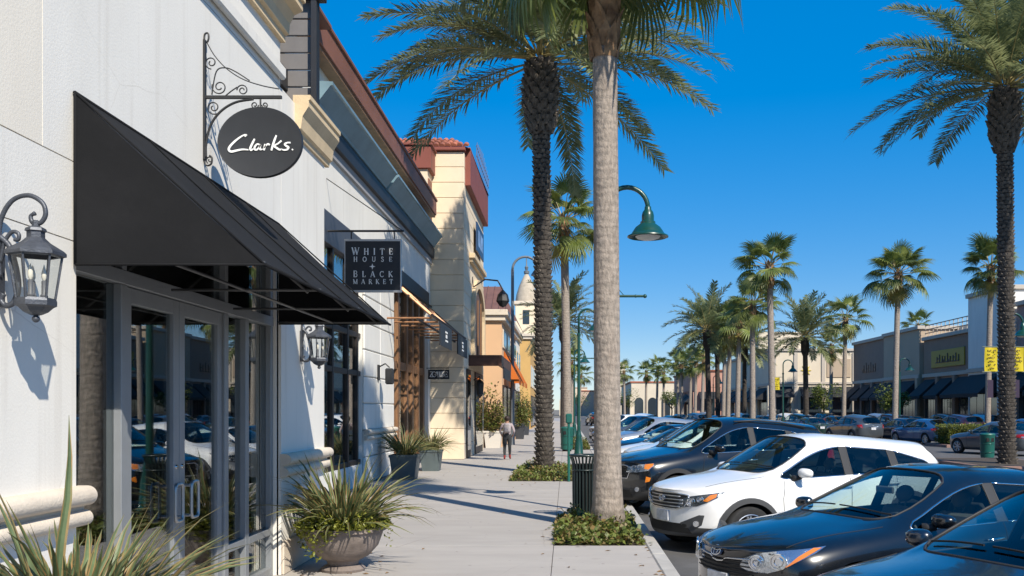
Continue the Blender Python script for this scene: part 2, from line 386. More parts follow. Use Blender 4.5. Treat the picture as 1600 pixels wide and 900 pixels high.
# ================================================================ near shop with the black awning
WX = -3.1
b1 = thing('stucco_shop', 'nearest white stucco shop with grey glazed double doors', 'building', (WX, 8, 0))
OP0, OP1, OPT = 6.07, 10.43, 3.62
back = MB()
wall(back, (WX-0.03, 1.0), (0, 1), (1, 0), 9.4, -0.1, 9.6, 0.25, [(OP0-1.0, OP1-1.0, -0.2, OPT)])
wall(back, (WX-0.03, 10.43), (0, 1), (1, 0), 1.86, -0.1, 5.3, 0.25)
back.box(-9, WX-0.03, 12.0, 12.27, -0.1, 5.3); back.box(-9, WX-0.05, 10.12, 10.38, 5.32, 9.6)
back.build('wall', M_JOINT, b1)
def panel(y0, y1, z0, z1, holes=(), m=None):
    q = MB(); gap = 0.004
    wall(q, (WX, y0+gap), (0, 1), (1, 0), y1-y0-2*gap, z0+gap, z1-gap, 0.045, [(h[0]-y0-gap, h[1]-y0-gap, h[2], h[3]) for h in holes])
    q.build('stucco_panel', m or M_STUCCO, b1)
hole = [(OP0, OP1, -0.5, OPT)]
panel(1.0, OP0+0.004, 0.0, 2.86); panel(OP1-0.004, 12.29, 0.0, 2.86); panel(1.0, OP0+0.004, 2.86, 3.36); panel(OP1-0.004, 12.29, 2.86, 3.36)
panel(1.0, 5.68, 3.36, 9.6, (), M_STUCCO_W); panel(5.68, 10.435, 3.36, 5.3, hole); panel(5.68, 10.4, 5.3, 9.6); panel(10.435, 12.29, 3.36, 5.3)
q = MB(); q.box(-9, WX-0.06, 12.272, 12.29, 0, 5.3); q.box(-9, WX-0.06, 10.382, 10.4, 5.33, 9.6); q.build('end_wall', M_STUCCO, b1)
# reveal of the opening
for ya in (OP1-0.014, OP0-0.006):
    q = MB(); q.box(WX-0.32, WX-0.046, ya, ya+0.02, 0, OPT); q.build('reveal', M_STUCCO, b1)
# shallow moulding and cornices near the top
q = MB(); q.box(WX+0.002, WX+0.07, 1, 10.39, 5.36, 5.5, 0.02); q.build('string_course', M_STUCCO, b1)
def cornice_y(name, x, y0, y1, z0, prof, m, parent, ends=True):
    """profile (out, up) swept along the street, with a mitred look at the far end"""
    q = MB(); q.prism([(x-0.02, z0)]+[(x+o, z0+u) for o, u in prof]+[(x-0.02, z0+prof[-1][1])], y0, y1, 'y')
    return q.build(name, m, parent)
PROF = [(0.05, 0), (0.05, 0.07), (0.09, 0.09), (0.10, 0.2), (0.15, 0.30), (0.24, 0.34), (0.24, 0.42), (0.27, 0.43), (0.27, 0.5)]
cornice_y('cornice', WX, 1, 10.42, 5.78, PROF, M_TANSTONE, b1)
cornice_y('pier_capital', WX, 10.95, 12.42, 4.93, [(0.03, 0), (0.04, 0.06), (0.07, 0.08), (0.09, 0.22), (0.16, 0.33), (0.16, 0.40), (0.18, 0.41), (0.18, 0.46)], M_TANSTONE, b1)
def rail(y0, y1):
    q = MB()
    n = 10
    for zc, r, o in ((1.255, 0.062, 0.05), (1.115, 0.05, 0.035)):
        pr = [(WX+o+r*math.cos(a), zc+r*math.sin(a)) for a in [R(-90+180*k/n) for k in range(n+1)]]+[(WX-0.01, zc+r), (WX-0.01, zc-r)]
        q.prism(pr, y0, y1, 'y')
    q.prism([(WX-0.01, 1.165), (WX+0.03, 1.165), (WX+0.03, 1.195), (WX-0.01, 1.195)], y0, y1-0.01, 'y')
    q.build('wall_moulding', M_BONE, b1, smooth=50)
rail(1.0, OP0+0.05); rail(OP1-0.01, 12.33)
q = MB(); q.box(WX+0.002, WX+0.03, 1, OP0-0.02, 0, 0.365, 0.01); q.build('plinth', M_BONE, b1)
q = MB(); q.box(WX+0.002, WX+0.03, OP1+0.004, 12.32, 0, 0.365, 0.01); q.build('plinth', M_BONE, b1)
# storefront
GX = -3.24
def mull(y0, y1, z0, z1, name='mullion', x0=-0.05, x1=0.06):
    q = MB(); q.box(GX+x0, GX+x1, y0, y1, z0, z1, 0.004); return q.build(name, M_ALU, b1)
for y0, y1 in ((6.09, 6.13), (6.86, 6.96), (8.94, 9.04), (9.52, 9.62), (10.33, 10.41)): mull(y0, y1, 0.0, 2.7)
for y0, y1 in ((6.09, 6.13), (6.88, 6.95), (8.95, 9.03), (10.33, 10.41)): mull(y0, y1, 2.805, 3.555)
mull(6.09, 10.41, 2.702, 2.803, 'transom_bar', -0.05, 0.065); mull(6.09, 10.41, 3.557, 3.61, 'head_bar')
for y0, y1 in ((6.13, 6.86), (9.04, 9.52), (9.62, 10.33)):
    mull(y0+0.002, y1-0.002, 0.0, 0.1, 'sill_bar')
    if y0 > 9: mull(y0+0.002, y1-0.002, 0.45, 0.52, 'rail_bar')
def pane(y0, y1, z0, z1, par=b1, x=GX):
    q = MB(); q.box(x-0.005, x+0.005, y0, y1, z0, z1); return q.build('pane', M_GLASS, par)
pane(6.13, 6.86, 0.1, 2.7)
for y0, y1 in ((9.04, 9.52), (9.62, 10.33)): pane(y0, y1, 0.1, 0.45); pane(y0, y1, 0.52, 2.7)
for y0, y1 in ((6.13, 6.88), (6.95, 8.95), (9.03, 10.33)): pane(y0, y1, 2.805, 3.555)
for k, (y0, y1, hs) in enumerate(((6.965, 7.945, 1), (7.955, 8.935, -1))):
    q = MB(); s = 0.11
    for a in ((y0, y0+s, 0.02, 2.695), (y1-s, y1, 0.02, 2.695), (y0+s, y1-s, 0.02, 0.27), (y0+s, y1-s, 2.58, 2.695)):
        q.box(GX-0.03, GX+0.035, *a, 0.003)
    d = q.build('door', M_ALU, b1)
    pane(y0+s-0.01, y1-s+0.01, 0.26, 2.59, d)
    hy = y1-0.16 if hs > 0 else y0+0.16
    q = MB(); pts = []
    cy = y1-0.055 if hs > 0 else y0+0.055
    for z in (0.92, 1.17): q.tube([(GX+0.03, cy, z), (GX+0.1, cy, z)], 0.013, 8)
    for t in range(0, 37):
        a = t/36*2*math.pi; w_, h_ = 0.075, 0.15
        c_, s_ = math.cos(a), math.sin(a)
        e = 0.35
        pts.append((GX+0.1, hy+w_*math.copysign(abs(c_)**e, c_)-(-0.02 if hs < 0 else 0.02)*0, 1.045+h_*math.copysign(abs(s_)**e, s_)))
    q.tube(pts[:-1], 0.014, 8, closed=True); q.build('handle', mat('satin_steel', (0.38, 0.39, 0.4), 0.38, metal=0.8), d, smooth=40)
    q = MB(); q.lathe([(0.001, 0.012), (0.018, 0.012), (0.022, 0)], 14, (GX+0.035, cy, 1.33), axis='x'); q.build('lock', M_CHROME, d, smooth=40)
# interior of the shop
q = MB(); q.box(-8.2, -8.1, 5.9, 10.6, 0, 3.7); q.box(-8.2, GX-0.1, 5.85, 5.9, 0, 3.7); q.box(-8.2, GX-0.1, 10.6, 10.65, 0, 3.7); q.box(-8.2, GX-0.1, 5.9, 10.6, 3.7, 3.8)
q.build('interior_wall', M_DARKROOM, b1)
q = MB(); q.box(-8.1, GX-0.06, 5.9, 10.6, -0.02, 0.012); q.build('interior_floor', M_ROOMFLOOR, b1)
q = MB()
for i in range(4): q.box(-8.05, -7.6, 6.1, 10.4, 0.5+i*0.55, 0.53+i*0.55)
for i in range(5): q.box(-8.05, -7.6, 6.1+i*1.06, 6.13+i*1.06, 0.02, 2.4)
q.build('shelf_unit', mat('shop_shelf', (0.2, 0.16, 0.11), 0.7), b1)
q = MB(); q.box(-6.4, -5.0, 7.2, 8.6, 0.02, 0.55, 0.02); q.build('display_table', mat('shop_table', (0.23, 0.15, 0.08), 0.6), b1)

# awning
aw = thing('shop_awning', 'black canvas awning sloping out over the glass double doors', 'awning', (WX, 8, 2.7))
A0, A1, AZ0, AZ1, AX = 6.02, 10.3, 2.71, 3.79, -1.89
q = MB(); nx, ny = 14, 26
def awn(y, t, sag=0.02):
    s = math.sin(math.pi*((y-A0)/(A1-A0)*4 % 1))*0.022*math.sin(math.pi*t)+0.004*math.sin(y*23+t*9)*math.sin(math.pi*t)
    return (WX+0.012+(AX-WX-0.012)*t, y, AZ1+(AZ0-AZ1)*t-sag*math.sin(math.pi*t)-s)
vs = [awn(A0+(A1-A0)*j/ny, i/nx) for j in range(ny+1) for i in range(nx+1)]
fs = [(j*(nx+1)+i, j*(nx+1)+i+1, (j+1)*(nx+1)+i+1, (j+1)*(nx+1)+i) for j in range(ny) for i in range(nx)]
q.add(vs, fs)
q.build('canvas_top', M_BLACKCLOTH, aw, smooth=True)
for y, s in ((A0, 1), (A1, -1)):
    q = MB(); e = [awn(y, i/nx) for i in range(nx+1)]
    vs = e+[(p[0], y, AZ0+0.0) for p in e]
    q.add(vs, [(i, i+1, nx+2+i, nx+1+i) for i in range(nx)]); q.build('canvas_end', M_BLACKCLOTH, aw)
q = MB()
q.tube([(WX+0.02, A0, AZ1), (AX, A0, AZ0)], 0.008, 6); q.tube([(WX+0.02, A1, AZ1), (AX, A1, AZ0)], 0.008, 6)
q.tube([(AX, A0, AZ0), (AX, A1, AZ0)], 0.012, 6); q.tube([(WX+0.015, A0, AZ1), (WX+0.015, A1, AZ1)], 0.012, 6)
q.tube([(WX+0.02, A0, AZ0), (AX, A0, AZ0)], 0.009, 6); q.tube([(WX+0.02, A0, AZ0), (WX+0.02, A0, AZ1)], 0.009, 6)
q.build('hem', M_BLACKCLOTH, aw, smooth=True)
M_TUBE = mat('dark_frame_tube', (0.10, 0.10, 0.10), 0.5, metal=0.3)
for i in range(4):
    y = A0+0.06+(A1-A0-0.12)*i/3
    q = MB(); q.tube([(WX+0.03, y, AZ0+0.02), (AX-0.02, y, AZ0+0.02)], 0.012, 6); q.build('frame_bar', M_TUBE, aw, smooth=True)
    q = MB(); q.tube([(WX+0.03, y, AZ1-0.16), (AX-0.12, y, AZ0-0.0)], 0.012, 6); q.build('frame_bar', M_TUBE, aw, smooth=True)
q = MB(); q.tube([(-2.5, A0+0.02, AZ0+0.02), (-2.5, A1-0.02, AZ0+0.02)], 0.012, 6); q.build('frame_bar', M_TUBE, aw, smooth=True)
for i in range(1, 4):
    y = A0+(A1-A0)*i/4
    q = MB(); q.tube([(p_[0]+0.004, p_[1], p_[2]+0.004) for p_ in [awn(y, t_/14) for t_ in range(15)]], 0.006, 5); q.build('seam', M_BLACKCLOTH, aw, smooth=True)

# ---------------------------------------------------------------- smooth curves, ribbons and letters
def crom(pts, n=6, closed=False):
    P = [Vector(p) for p in pts]; out = []; m = len(P)
    for i in range(m if closed else m-1):
        if closed: p0, p1, p2, p3 = P[i-1], P[i], P[(i+1) % m], P[(i+2) % m]
        else: p0, p1, p2, p3 = P[max(i-1, 0)], P[i], P[i+1], P[min(i+2, m-1)]
        for k in range(n):
            t = k/n
            out.append(0.5*((2*p1)+(p2-p0)*t+(2*p0-5*p1+4*p2-p3)*t*t+(3*p1-p0-3*p2+p3)*t**3))
    if not closed: out.append(P[-1])
    return out
def ribbon(mb, pts, w, y, th=0.006):
    """flat stroke in the x-z plane facing -y; pts (x,z); w = width or list"""
    P = [Vector((p[0], p[1])) for p in pts]; n = len(P)
    ws = w if isinstance(w, (list, tuple)) else [w]*n
    vs = []
    for i, p in enumerate(P):
        t = P[min(i+1, n-1)]-P[max(i-1, 0)]
        t = t.normalized() if t.length > 1e-9 else Vector((1, 0))
        nn = Vector((-t.y, t.x))*ws[i]*0.5
        if i == 0: p = p-t*ws[i]*0.2
        if i == n-1: p = p+t*ws[i]*0.2
        for s in (1, -1):
            for yy in (y, y+th): vs.append((p.x+nn.x*s, yy, p.y+nn.y*s))
    fs = [(0, 1, 3, 2), (4*n-4, 4*n-2, 4*n-1, 4*n-3)]
    for i in range(n-1):
        a = 4*i; b = a+4
        fs += [(a, a+2, b+2, b), (a+1, b+1, b+3, a+3), (a, b, b+1, a+1), (a+2, a+3, b+3, b+2)]
    mb.add(vs, fs)
def arcp(cx, cy, rx, ry, a0, a1, n=12): return [(cx+rx*math.cos(R(a0+(a1-a0)*k/n)), cy+ry*math.sin(R(a0+(a1-a0)*k/n))) for k in range(n+1)]
T, H = 0.13, 0.055       # thick and thin stems
GLY = {  # width, [(points, width)], serif feet at (x,y)
 'W': (1.1, [([(0.08,1),(0.33,0)],T),([(0.33,0),(0.55,0.95)],H),([(0.5,1),(0.76,0)],T),([(0.76,0),(1.02,1)],H)], [(0.08,1),(0.5,1),(1.02,1)]),
 'H': (0.8, [([(0.15,0),(0.15,1)],T),([(0.65,0),(0.65,1)],T),([(0.15,0.52),(0.65,0.52)],H)], [(0.15,0),(0.15,1),(0.65,0),(0.65,1)]),
 'I': (0.36, [([(0.18,0),(0.18,1)],T)], [(0.18,0),(0.18,1)]),
 'T': (0.72, [([(0.36,0),(0.36,1)],T),([(0.04,0.97),(0.68,0.97)],H),([(0.05,0.98),(0.04,0.76)],H),([(0.67,0.98),(0.68,0.76)],H)], [(0.36,0)]),
 'E': (0.64, [([(0.15,0),(0.15,1)],T),([(0.08,0.97),(0.56,0.97)],H),([(0.15,0.52),(0.46,0.52)],H),([(0.08,0.03),(0.58,0.03)],H),([(0.56,0.98),(0.57,0.78)],H),([(0.58,0.02),(0.6,0.24)],H),([(0.46,0.42),(0.46,0.62)],H)], []),
 'O': (0.86, [(arcp(0.43,0.5,0.34,0.47,70,290,14),0.11),(arcp(0.43,0.5,0.34,0.47,-70,70,10),0.11)], []),
 'U': (0.8, [([(0.15,1),(0.15,0.32)]+arcp(0.4,0.3,0.25,0.27,180,360,10)[1:]+[(0.65,1)],0.09)], [(0.15,1),(0.65,1)]),
 'S': (0.6, [(crom([(0.5,0.8),(0.42,0.95),(0.27,0.97),(0.13,0.85),(0.16,0.66),(0.33,0.53),(0.48,0.4),(0.5,0.2),(0.37,0.04),(0.2,0.03),(0.09,0.22)],3),0.1)], []),
 'B': (0.7, [([(0.15,0),(0.15,1)],T),([(0.08,0.97),(0.36,0.97)]+arcp(0.36,0.755,0.2,0.215,90,-90,8)+[(0.15,0.53)],0.07),([(0.3,0.53)]+arcp(0.38,0.28,0.22,0.25,90,-90,8)+[(0.08,0.03)],0.08)], []),
 'L': (0.62, [([(0.15,0),(0.15,1)],T),([(0.08,0.03),(0.55,0.03)],H),([(0.55,0.02),(0.57,0.26)],H)], [(0.15,1)]),
 'A': (0.84, [([(0.1,0),(0.42,1)],H),([(0.42,1),(0.74,0)],T),([(0.22,0.34),(0.63,0.34)],H)], [(0.1,0),(0.74,0)]),
 'C': (0.76, [([(0.65,0.74)]+arcp(0.43,0.5,0.33,0.47,42,318,16),0.09),([(0.66,1),(0.66,0.72)],H)], []),
 'K': (0.78, [([(0.15,0),(0.15,1)],T),([(0.62,0.98),(0.18,0.46)],H),([(0.28,0.56),(0.68,0)],T)], [(0.15,0),(0.15,1),(0.62,1),(0.68,0)]),
 'M': (1.0, [([(0.14,0),(0.14,1)],H),([(0.14,1),(0.5,0.04)],T),([(0.5,0.04),(0.86,1)],H),([(0.86,1),(0.86,0)],T)], [(0.14,0),(0.86,0),(0.12,1),(0.88,1)]),
 'R': (0.76, [([(0.15,0),(0.15,1)],T),([(0.08,0.97),(0.36,0.97)]+arcp(0.36,0.74,0.2,0.23,90,-90,8)+[(0.15,0.51)],0.07),([(0.34,0.5),(0.68,0)],T)], [(0.15,0),(0.68,0)]),
 'G': (0.8, [([(0.65,0.78)]+arcp(0.43,0.5,0.33,0.47,42,330,16),0.1),([(0.5,0.46),(0.7,0.46)],H),([(0.68,0.46),(0.68,0.1)],T)], []),
 'Z': (0.7, [([(0.1,0.96),(0.6,0.96)],0.08),([(0.6,0.96),(0.1,0.04)],T),([(0.1,0.04),(0.62,0.04)],0.08)], []),
 ' ': (0.4, [], []),
}
def text(par, m, s, x0, x1, z0, h, y, serif=True, bold=1.0, first=1.0):
    ws = [GLY[c][0]*(first if i == 0 else 1) for i, c in enumerate(s)]
    sp = ((x1-x0)-sum(ws)*h)/max(1, len(s)-1)
    x = x0
    for i, c in enumerate(s):
        hh = h*(first if i == 0 else 1); mb = MB()
        w, st, feet = GLY[c]
        for pts, wd in st: ribbon(mb, [(x+p[0]*hh, z0+p[1]*hh) for p in pts], wd*hh*bold, y)
        if serif:
            for fx, fy in feet: ribbon(mb, [(x+(fx-0.1)*hh, z0+(fy*0.96+0.02)*hh), (x+(fx+0.1)*hh, z0+(fy*0.96+0.02)*hh)], 0.045*hh, y-0.0005)
        if mb.v: mb.build('letter', m, par)
        x += w*hh+sp

# oval hanging sign
SY = 8.2; k = SY/1500
def SP(px, py): return ((px-885)*k, 1.8+(640-py)*k)
sg = thing('oval_sign', 'black oval hanging sign with white script word Clarks on scrolled iron bracket', 'sign', (WX, SY, 4.4))
cx, cz = SP(407, 223)
q = MB(); n = 56; a_, b_ = 0.363, 0.302
prof = [(1.0, -0.02), (1.0, 0.02)]
ring = lambda s, y: [(cx+a_*s*math.cos(2*math.pi*t/n), SY+y, cz+b_*s*math.sin(2*math.pi*t/n)) for t in range(n)]
vs = ring(0.965, -0.024)+ring(0.985, -0.026)+ring(1, -0.016)+ring(1, 0.016)+ring(0.98, 0.024)
fs = [list(range(n))[::-1], list(range(4*n, 5*n))]
fs = [list(range(n)), list(range(4*n, 5*n))[::-1]]
for r_ in range(4): fs += [(r_*n+t, (r_+1)*n+t, (r_+1)*n+(t+1) % n, r_*n+(t+1) % n) for t in range(n)]
q.add(vs, fs); q.build('board', mat('sign_charcoal', (0.022, 0.024, 0.028), 0.45, var=0.1, vs=6), sg, smooth=40)
ZS = lambda x, y: SP(310+x/3.6, 40+y/3.6)
q = MB(); yf = SY-0.032; w0 = 0.0155
strokes = [
 ([(268,630),(277,621),(262,622),(238,636),(208,660),(184,686),(178,704),(192,714),(222,708),(255,702),(287,704)], [.5,.8,.7,.9,1.1,1.2,1.15,1.2,1.1,.9,.6]),
 ([(322,644),(314,660),(303,683),(298,698),(303,706),(313,700)], [.8,1.1,1.15,1.1,1,.7]),
 ([(352,676),(338,672),(325,685),(322,700),(334,704),(347,692),(356,676),(352,690),(354,702),(366,701)], [.7,.8,1,1,.9,.8,1,1,.9,.6]),
 ([(382,674),(379,688),(375,705)], [1,1.15,.9]), ([(377,694),(386,680),(398,672),(406,676)], [.6,.8,1,.9]),
 ([(444,624),(434,650),(425,678),(417,706)], [.8,1.1,1.15,.9]), ([(472,654),(455,668),(432,683),(446,693),(462,703),(474,700)], [.9,.8,.8,1.1,1,.6]),
 ([(522,664),(506,664),(492,672),(500,682),(512,690),(505,702),(488,705),(474,701)], [.8,.8,1,1.1,1.1,1,.8,.6]),
 ([(533,701),(535,703),(537,704)], [.7,.8,.7])]
letters = [[0], [1], [2], [3, 4], [5, 6], [7], [8]]
for grp in letters:
  q = MB()
  for pts, ws in [strokes[g_] for g_ in grp]:
    C = crom([ZS(*p) for p in pts], 6); W_ = []
    for i in range(len(C)):
        t = i/6; a = min(int(t), len(ws)-2); W_.append(w0*(ws[a]+(ws[a+1]-ws[a])*(t-a)))
    ribbon(q, [(c.x, c.y) for c in C], W_, yf)
  q.build('letter', M_WHITEP, sg)
def sp3(pts, y=SY, n=6): return [(c.x, y, c.y) for c in crom([SP(*p) for p in pts], n)]
def spiral(cx_, cy_, r, a0, turns, n=26, shrink=0.25): return [(cx_+r*(1-(1-shrink)*t/n)*math.cos(R(a0)+turns*2*math.pi*t/n), cy_+r*(1-(1-shrink)*t/n)*math.sin(R(a0)+turns*2*math.pi*t/n)) for t in range(n+1)]
q = MB(); zb = SP(320, 152)[1]
q.box(WX+0.005, -2.43, SY-0.012, SY+0.012, zb-0.014, zb+0.014, 0.003); q.build('bar', M_BLACKIRON, sg)
q = MB(); q.box(WX+0.002, WX+0.02, SY-0.02, SY+0.02, SP(318, 250)[1], SP(318, 62)[1], 0.003)
q.tube(sp3([(319, 66), (320, 54), (325, 52), (326, 60), (324, 66)]), 0.008, 6); q.tube(sp3([(318, 245), (322, 258), (330, 256), (331, 246), (327, 243)]), 0.008, 6); q.build('wall_post', M_BLACKIRON, sg, smooth=40)
q = MB(); q.tube(sp3([(323, 66), (336, 88), (355, 108), (380, 124), (410, 134), (436, 139)]), 0.005, 6); q.build('brace', M_BLACKIRON, sg, smooth=True)
q = MB(); q.tube(sp3([(322, 246), (322, 225), (329, 196), (345, 174), (368, 160), (396, 155)], n=8), 0.011, 8); q.build('brace', M_BLACKIRON, sg, smooth=True)
for (c0, c1, r_, a0, tn) in ((330, 98, 10, 90, 1.4), (343, 136, 12, 200, -1.5), (379, 141, 9, 180, 1.5), (334, 168, 11, 60, 1.5), (398, 164, 6, 0, 1.4), (414, 164, 5, 180, -1.4), (328, 250, 6, 120, 1.3)):
    q = MB(); q.tube([(SP(*p)[0], SY, SP(*p)[1]) for p in spiral(c0, c1, r_, a0, tn)], 0.0055, 6); q.build('scroll', M_BLACKIRON, sg, smooth=True)
q = MB(); q.tube(sp3([(331, 148), (338, 112), (352, 106), (368, 112), (390, 126)]), 0.0055, 6); q.tube(sp3([(352, 150), (362, 142), (371, 136)]), 0.0055, 6)
q.build('scroll', M_BLACKIRON, sg, smooth=True)
q = MB(); q.tube([(cx, SY, zb), (cx, SY, cz+b_-0.01)], 0.008, 8); q.build('hook', M_BLACKIRON, sg)

# wall lanterns
def lantern(y, label):
    t = thing('wall_lantern', label, 'lantern', (WX, y, 2.27), 'scrolled wall lanterns with candle bulbs')
    L = lambda x, z: (WX+x, y, z)
    cxl = 0.215
    q = MB(); q.box(WX+0.001, WX+0.022, y-0.05, y+0.05, 2.36, 2.72, 0.006); q.build('backplate', M_PEWTER, t)
    q = MB()
    c1 = crom([L(0.02, 2.52), L(0.012, 2.68), L(0.025, 2.83), L(0.085, 2.935), L(0.175, 2.965), L(0.25, 2.925), L(0.268, 2.862), L(0.24, 2.815), L(0.198, 2.818), L(0.188, 2.852), L(0.212, 2.868)], 6)
    q.tube(c1, [0.013]*(len(c1)-10)+[0.012, .012, .011, .011, .01, .01, .01, .012, .013, .012], 8)
    c2 = crom([L(0.02, 2.74), L(0.07, 2.69), L(0.1, 2.6), L(0.12, 2.48), L(0.1, 2.39), L(0.055, 2.365), L(0.025, 2.395), L(0.04, 2.43)], 6); q.tube(c2, 0.016, 8)
    c3 = crom([L(0.02, 2.6), L(0.045, 2.71), L(0.085, 2.765), L(0.12, 2.757), L(0.12, 2.725), L(0.098, 2.725)], 6); q.tube(c3, 0.011, 8)
    q.build('arm', M_PEWTER, t, smooth=True)
    c = (WX+cxl, y, 0)
    q = MB(); hx = dict(seg=6, c=c, a0=R(30), a1=R(390))
    q.lathe([(0.012, 2.83), (0.02, 2.82), (0.02, 2.80), (0.05, 2.785), (0.055, 2.77), (0.045, 2.765), (0.045, 2.735), (0.07, 2.71), (0.138, 2.668), (0.15, 2.655), (0.15, 2.638), (0.13, 2.632), (0.11, 2.632)], **hx)
    q.build('roof', M_PEWTER, t)
    q = MB(); q.lathe([(0.08, 2.405), (0.098, 2.405), (0.103, 2.39), (0.103, 2.365), (0.085, 2.355), (0.06, 2.33), (0.03, 2.315), (0.012, 2.31)], **hx)
    q.lathe([(0.098, 2.404), (0.001, 2.404)], **hx); q.build('base_pan', M_PEWTER, t)
    q = MB(); q.ball((c[0], y, 2.293), 0.02); q.build('finial', M_PEWTER, t, smooth=True)
    for i in range(6):
        a = R(30+60*i)
        q = MB(); q.tube([(c[0]+0.127*math.cos(a), y+0.127*math.sin(a), 2.634), (c[0]+0.094*math.cos(a), y+0.094*math.sin(a), 2.403)], 0.007, 5); q.build('frame_bar', M_PEWTER, t)
        b = R(90+60*i)
        q = MB(); f = 0.985
        q.add([(c[0]+0.127*f*math.cos(a), y+0.127*f*math.sin(a), 2.632), (c[0]+0.127*f*math.cos(b), y+0.127*f*math.sin(b), 2.632), (c[0]+0.094*f*math.cos(b), y+0.094*f*math.sin(b), 2.405), (c[0]+0.094*f*math.cos(a), y+0.094*f*math.sin(a), 2.405)], [(0, 1, 2, 3)])
        q.build('pane', M_LGLASS, t)
    for i in range(3):
        a = R(20+120*i); p = (c[0]+0.04*math.cos(a), y+0.04*math.sin(a), 0)
        q = MB(); q.lathe([(0.016, 2.405), (0.02, 2.42), (0.013, 2.43), (0.013, 2.50), (0.009, 2.503), (0.001, 2.503)], 10, p); cd = q.build('candle', mat('candle_sleeve', (0.13, 0.13, 0.14), 0.5), t, smooth=40)
        q = MB(); q.lathe([(0.006, 2.503), (0.014, 2.52), (0.013, 2.545), (0.005, 2.575), (0.001, 2.59)], 10, p); q.build('bulb', mat('frosted_bulb', (0.75, 0.7, 0.6), 0.25), cd, smooth=True)
    return t
lantern(5.22, 'large grey wall lantern nearest, at left edge of the white shop wall')
lantern(11.2, 'grey wall lantern on the white pier beyond the black awning')
# ================================================================ white two-storey shop next door (set back)
BX = -4.9
b2 = thing('white_corner_shop', 'white stucco shop with dark fascia and blue grey metal cornice', 'building', (BX, 25, 0))
W0, W1 = 13.2, 34.55
q = MB()
wall(q, (BX, W0), (0, 1), (1, 0), W1-W0, 0, 7.3, 0.3, [(15-W0, 23.0-W0, 0.5, 5.85), (27.0-W0, 34.0-W0, -0.2, 5.9)])
q.build('wall', M_STUCCO_B, b2)
q = MB(); q.box(-12, BX-0.31, W0, W0+0.3, 0, 9); q.build('end_wall', M_STUCCO_B, b2)
# rusticated pier blocks
for i in range(9):
    z0 = 0.0+i*0.65; z1 = z0+0.65
    q = MB(); q.box(BX+0.002, BX+0.06, 23.04, 24.98, z0+0.01, z1-0.01, 0.02); q.build('block', M_STUCCO_B, b2)
    q = MB(); q.box(BX+0.002, BX+0.06, 25.0, 26.96, z0+0.01, z1-0.01, 0.02); q.build('block', M_STUCCO_B, b2)
q = MB()
n = 8
for zc, r_, o in ((1.255, 0.062, 0.11), (1.11, 0.05, 0.095)):
    q.prism([(BX+o+r_*math.cos(a), zc+r_*math.sin(a)) for a in [R(-90+180*k_/n) for k_ in range(n+1)]]+[(BX+0.061, zc+r_), (BX+0.061, zc-r_)], 23.0, 27.0, 'y')
q.build('wall_moulding', M_BONE, b2, smooth=50)
# shop window: dark frame, wooden mullions, panes
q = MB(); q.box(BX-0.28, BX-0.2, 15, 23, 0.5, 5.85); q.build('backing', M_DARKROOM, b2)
q = MB(); q.box(BX-0.16, BX+0.03, 15.0, 23.03, 5.2, 5.86, 0.01); q.build('lintel', mat('slate_lintel', (0.06, 0.065, 0.08), 0.5), b2)
for y in (15.6, 17, 18.6, 20.2, 21.6, 22.6):
    q = MB(); q.box(BX-0.13, BX-0.02, y, y+0.13, 0.5, 5.2, 0.01); q.build('mullion', M_BRONZE, b2)
for z in (0.5, 2.6, 3.5):
    q = MB(); q.box(BX-0.12, BX-0.03, 15.0, 23.0, z, z+0.12, 0.01); q.build('mullion', M_BRONZE, b2)
for y0, y1 in ((15.73, 17), (17.13, 18.6), (18.73, 20.2), (20.33, 21.6), (21.73, 22.6), (22.73, 23.0)):
    for z0, z1 in ((0.62, 2.6), (2.72, 3.5), (3.62, 5.2)):
        q = MB(); q.box(BX-0.09, BX-0.08, y0, y1, z0, z1); q.build('pane', M_GLASS, b2)
# projecting eaves: dark band, zinc cornice, white frieze, brown fascia
q = MB(); q.box(BX+0.002, -4.74, 16.0, 34.5, 7.22, 7.58, 0.01); q.build('fascia_band', M_BLACKBAND, b2)
q = MB(); q.box(BX+0.002, -4.83, 16.4, 34.5, 7.02, 7.218); q.build('soffit_trim', mat('grey_trim', (0.3, 0.3, 0.31), 0.7), b2)
for y0, y1 in ((18.2, 25.2), (25.4, 34.35)):
    q = MB(); q.prism([(-4.95, 7.60), (-4.72, 7.60), (-4.70, 7.65), (-4.6, 7.78), (-4.47, 7.95), (-4.43, 7.96), (-4.43, 8.02), (-4.95, 8.05)], y0, y1, 'y'); q.build('zinc_cornice', M_ZINC, b2)
q = MB(); q.box(BX-0.2, -4.82, 16.45, 34.5, 7.582, 8.55); q.build('frieze', M_STUCCO_B, b2)
q = MB(); q.box(-4.815, -4.56, 17.0, 33.4, 8.48, 8.54); q.build('soffit', mat('timber_soffit', (0.30, 0.16, 0.08), 0.7, var=0.2, vs=3), b2)
q = MB(); q.box(-4.83, -4.52, 16.9, 33.4, 8.55, 9.02, 0.01); q.box(-4.84, -4.48, 16.85, 33.42, 9.02, 9.1, 0.01); q.build('fascia', M_BROWNF, b2)
q = MB(); q.box(-9, -4.85, 17.0, 33.3, 8.85, 8.95); q.build('roof', M_BROWNF, b2)
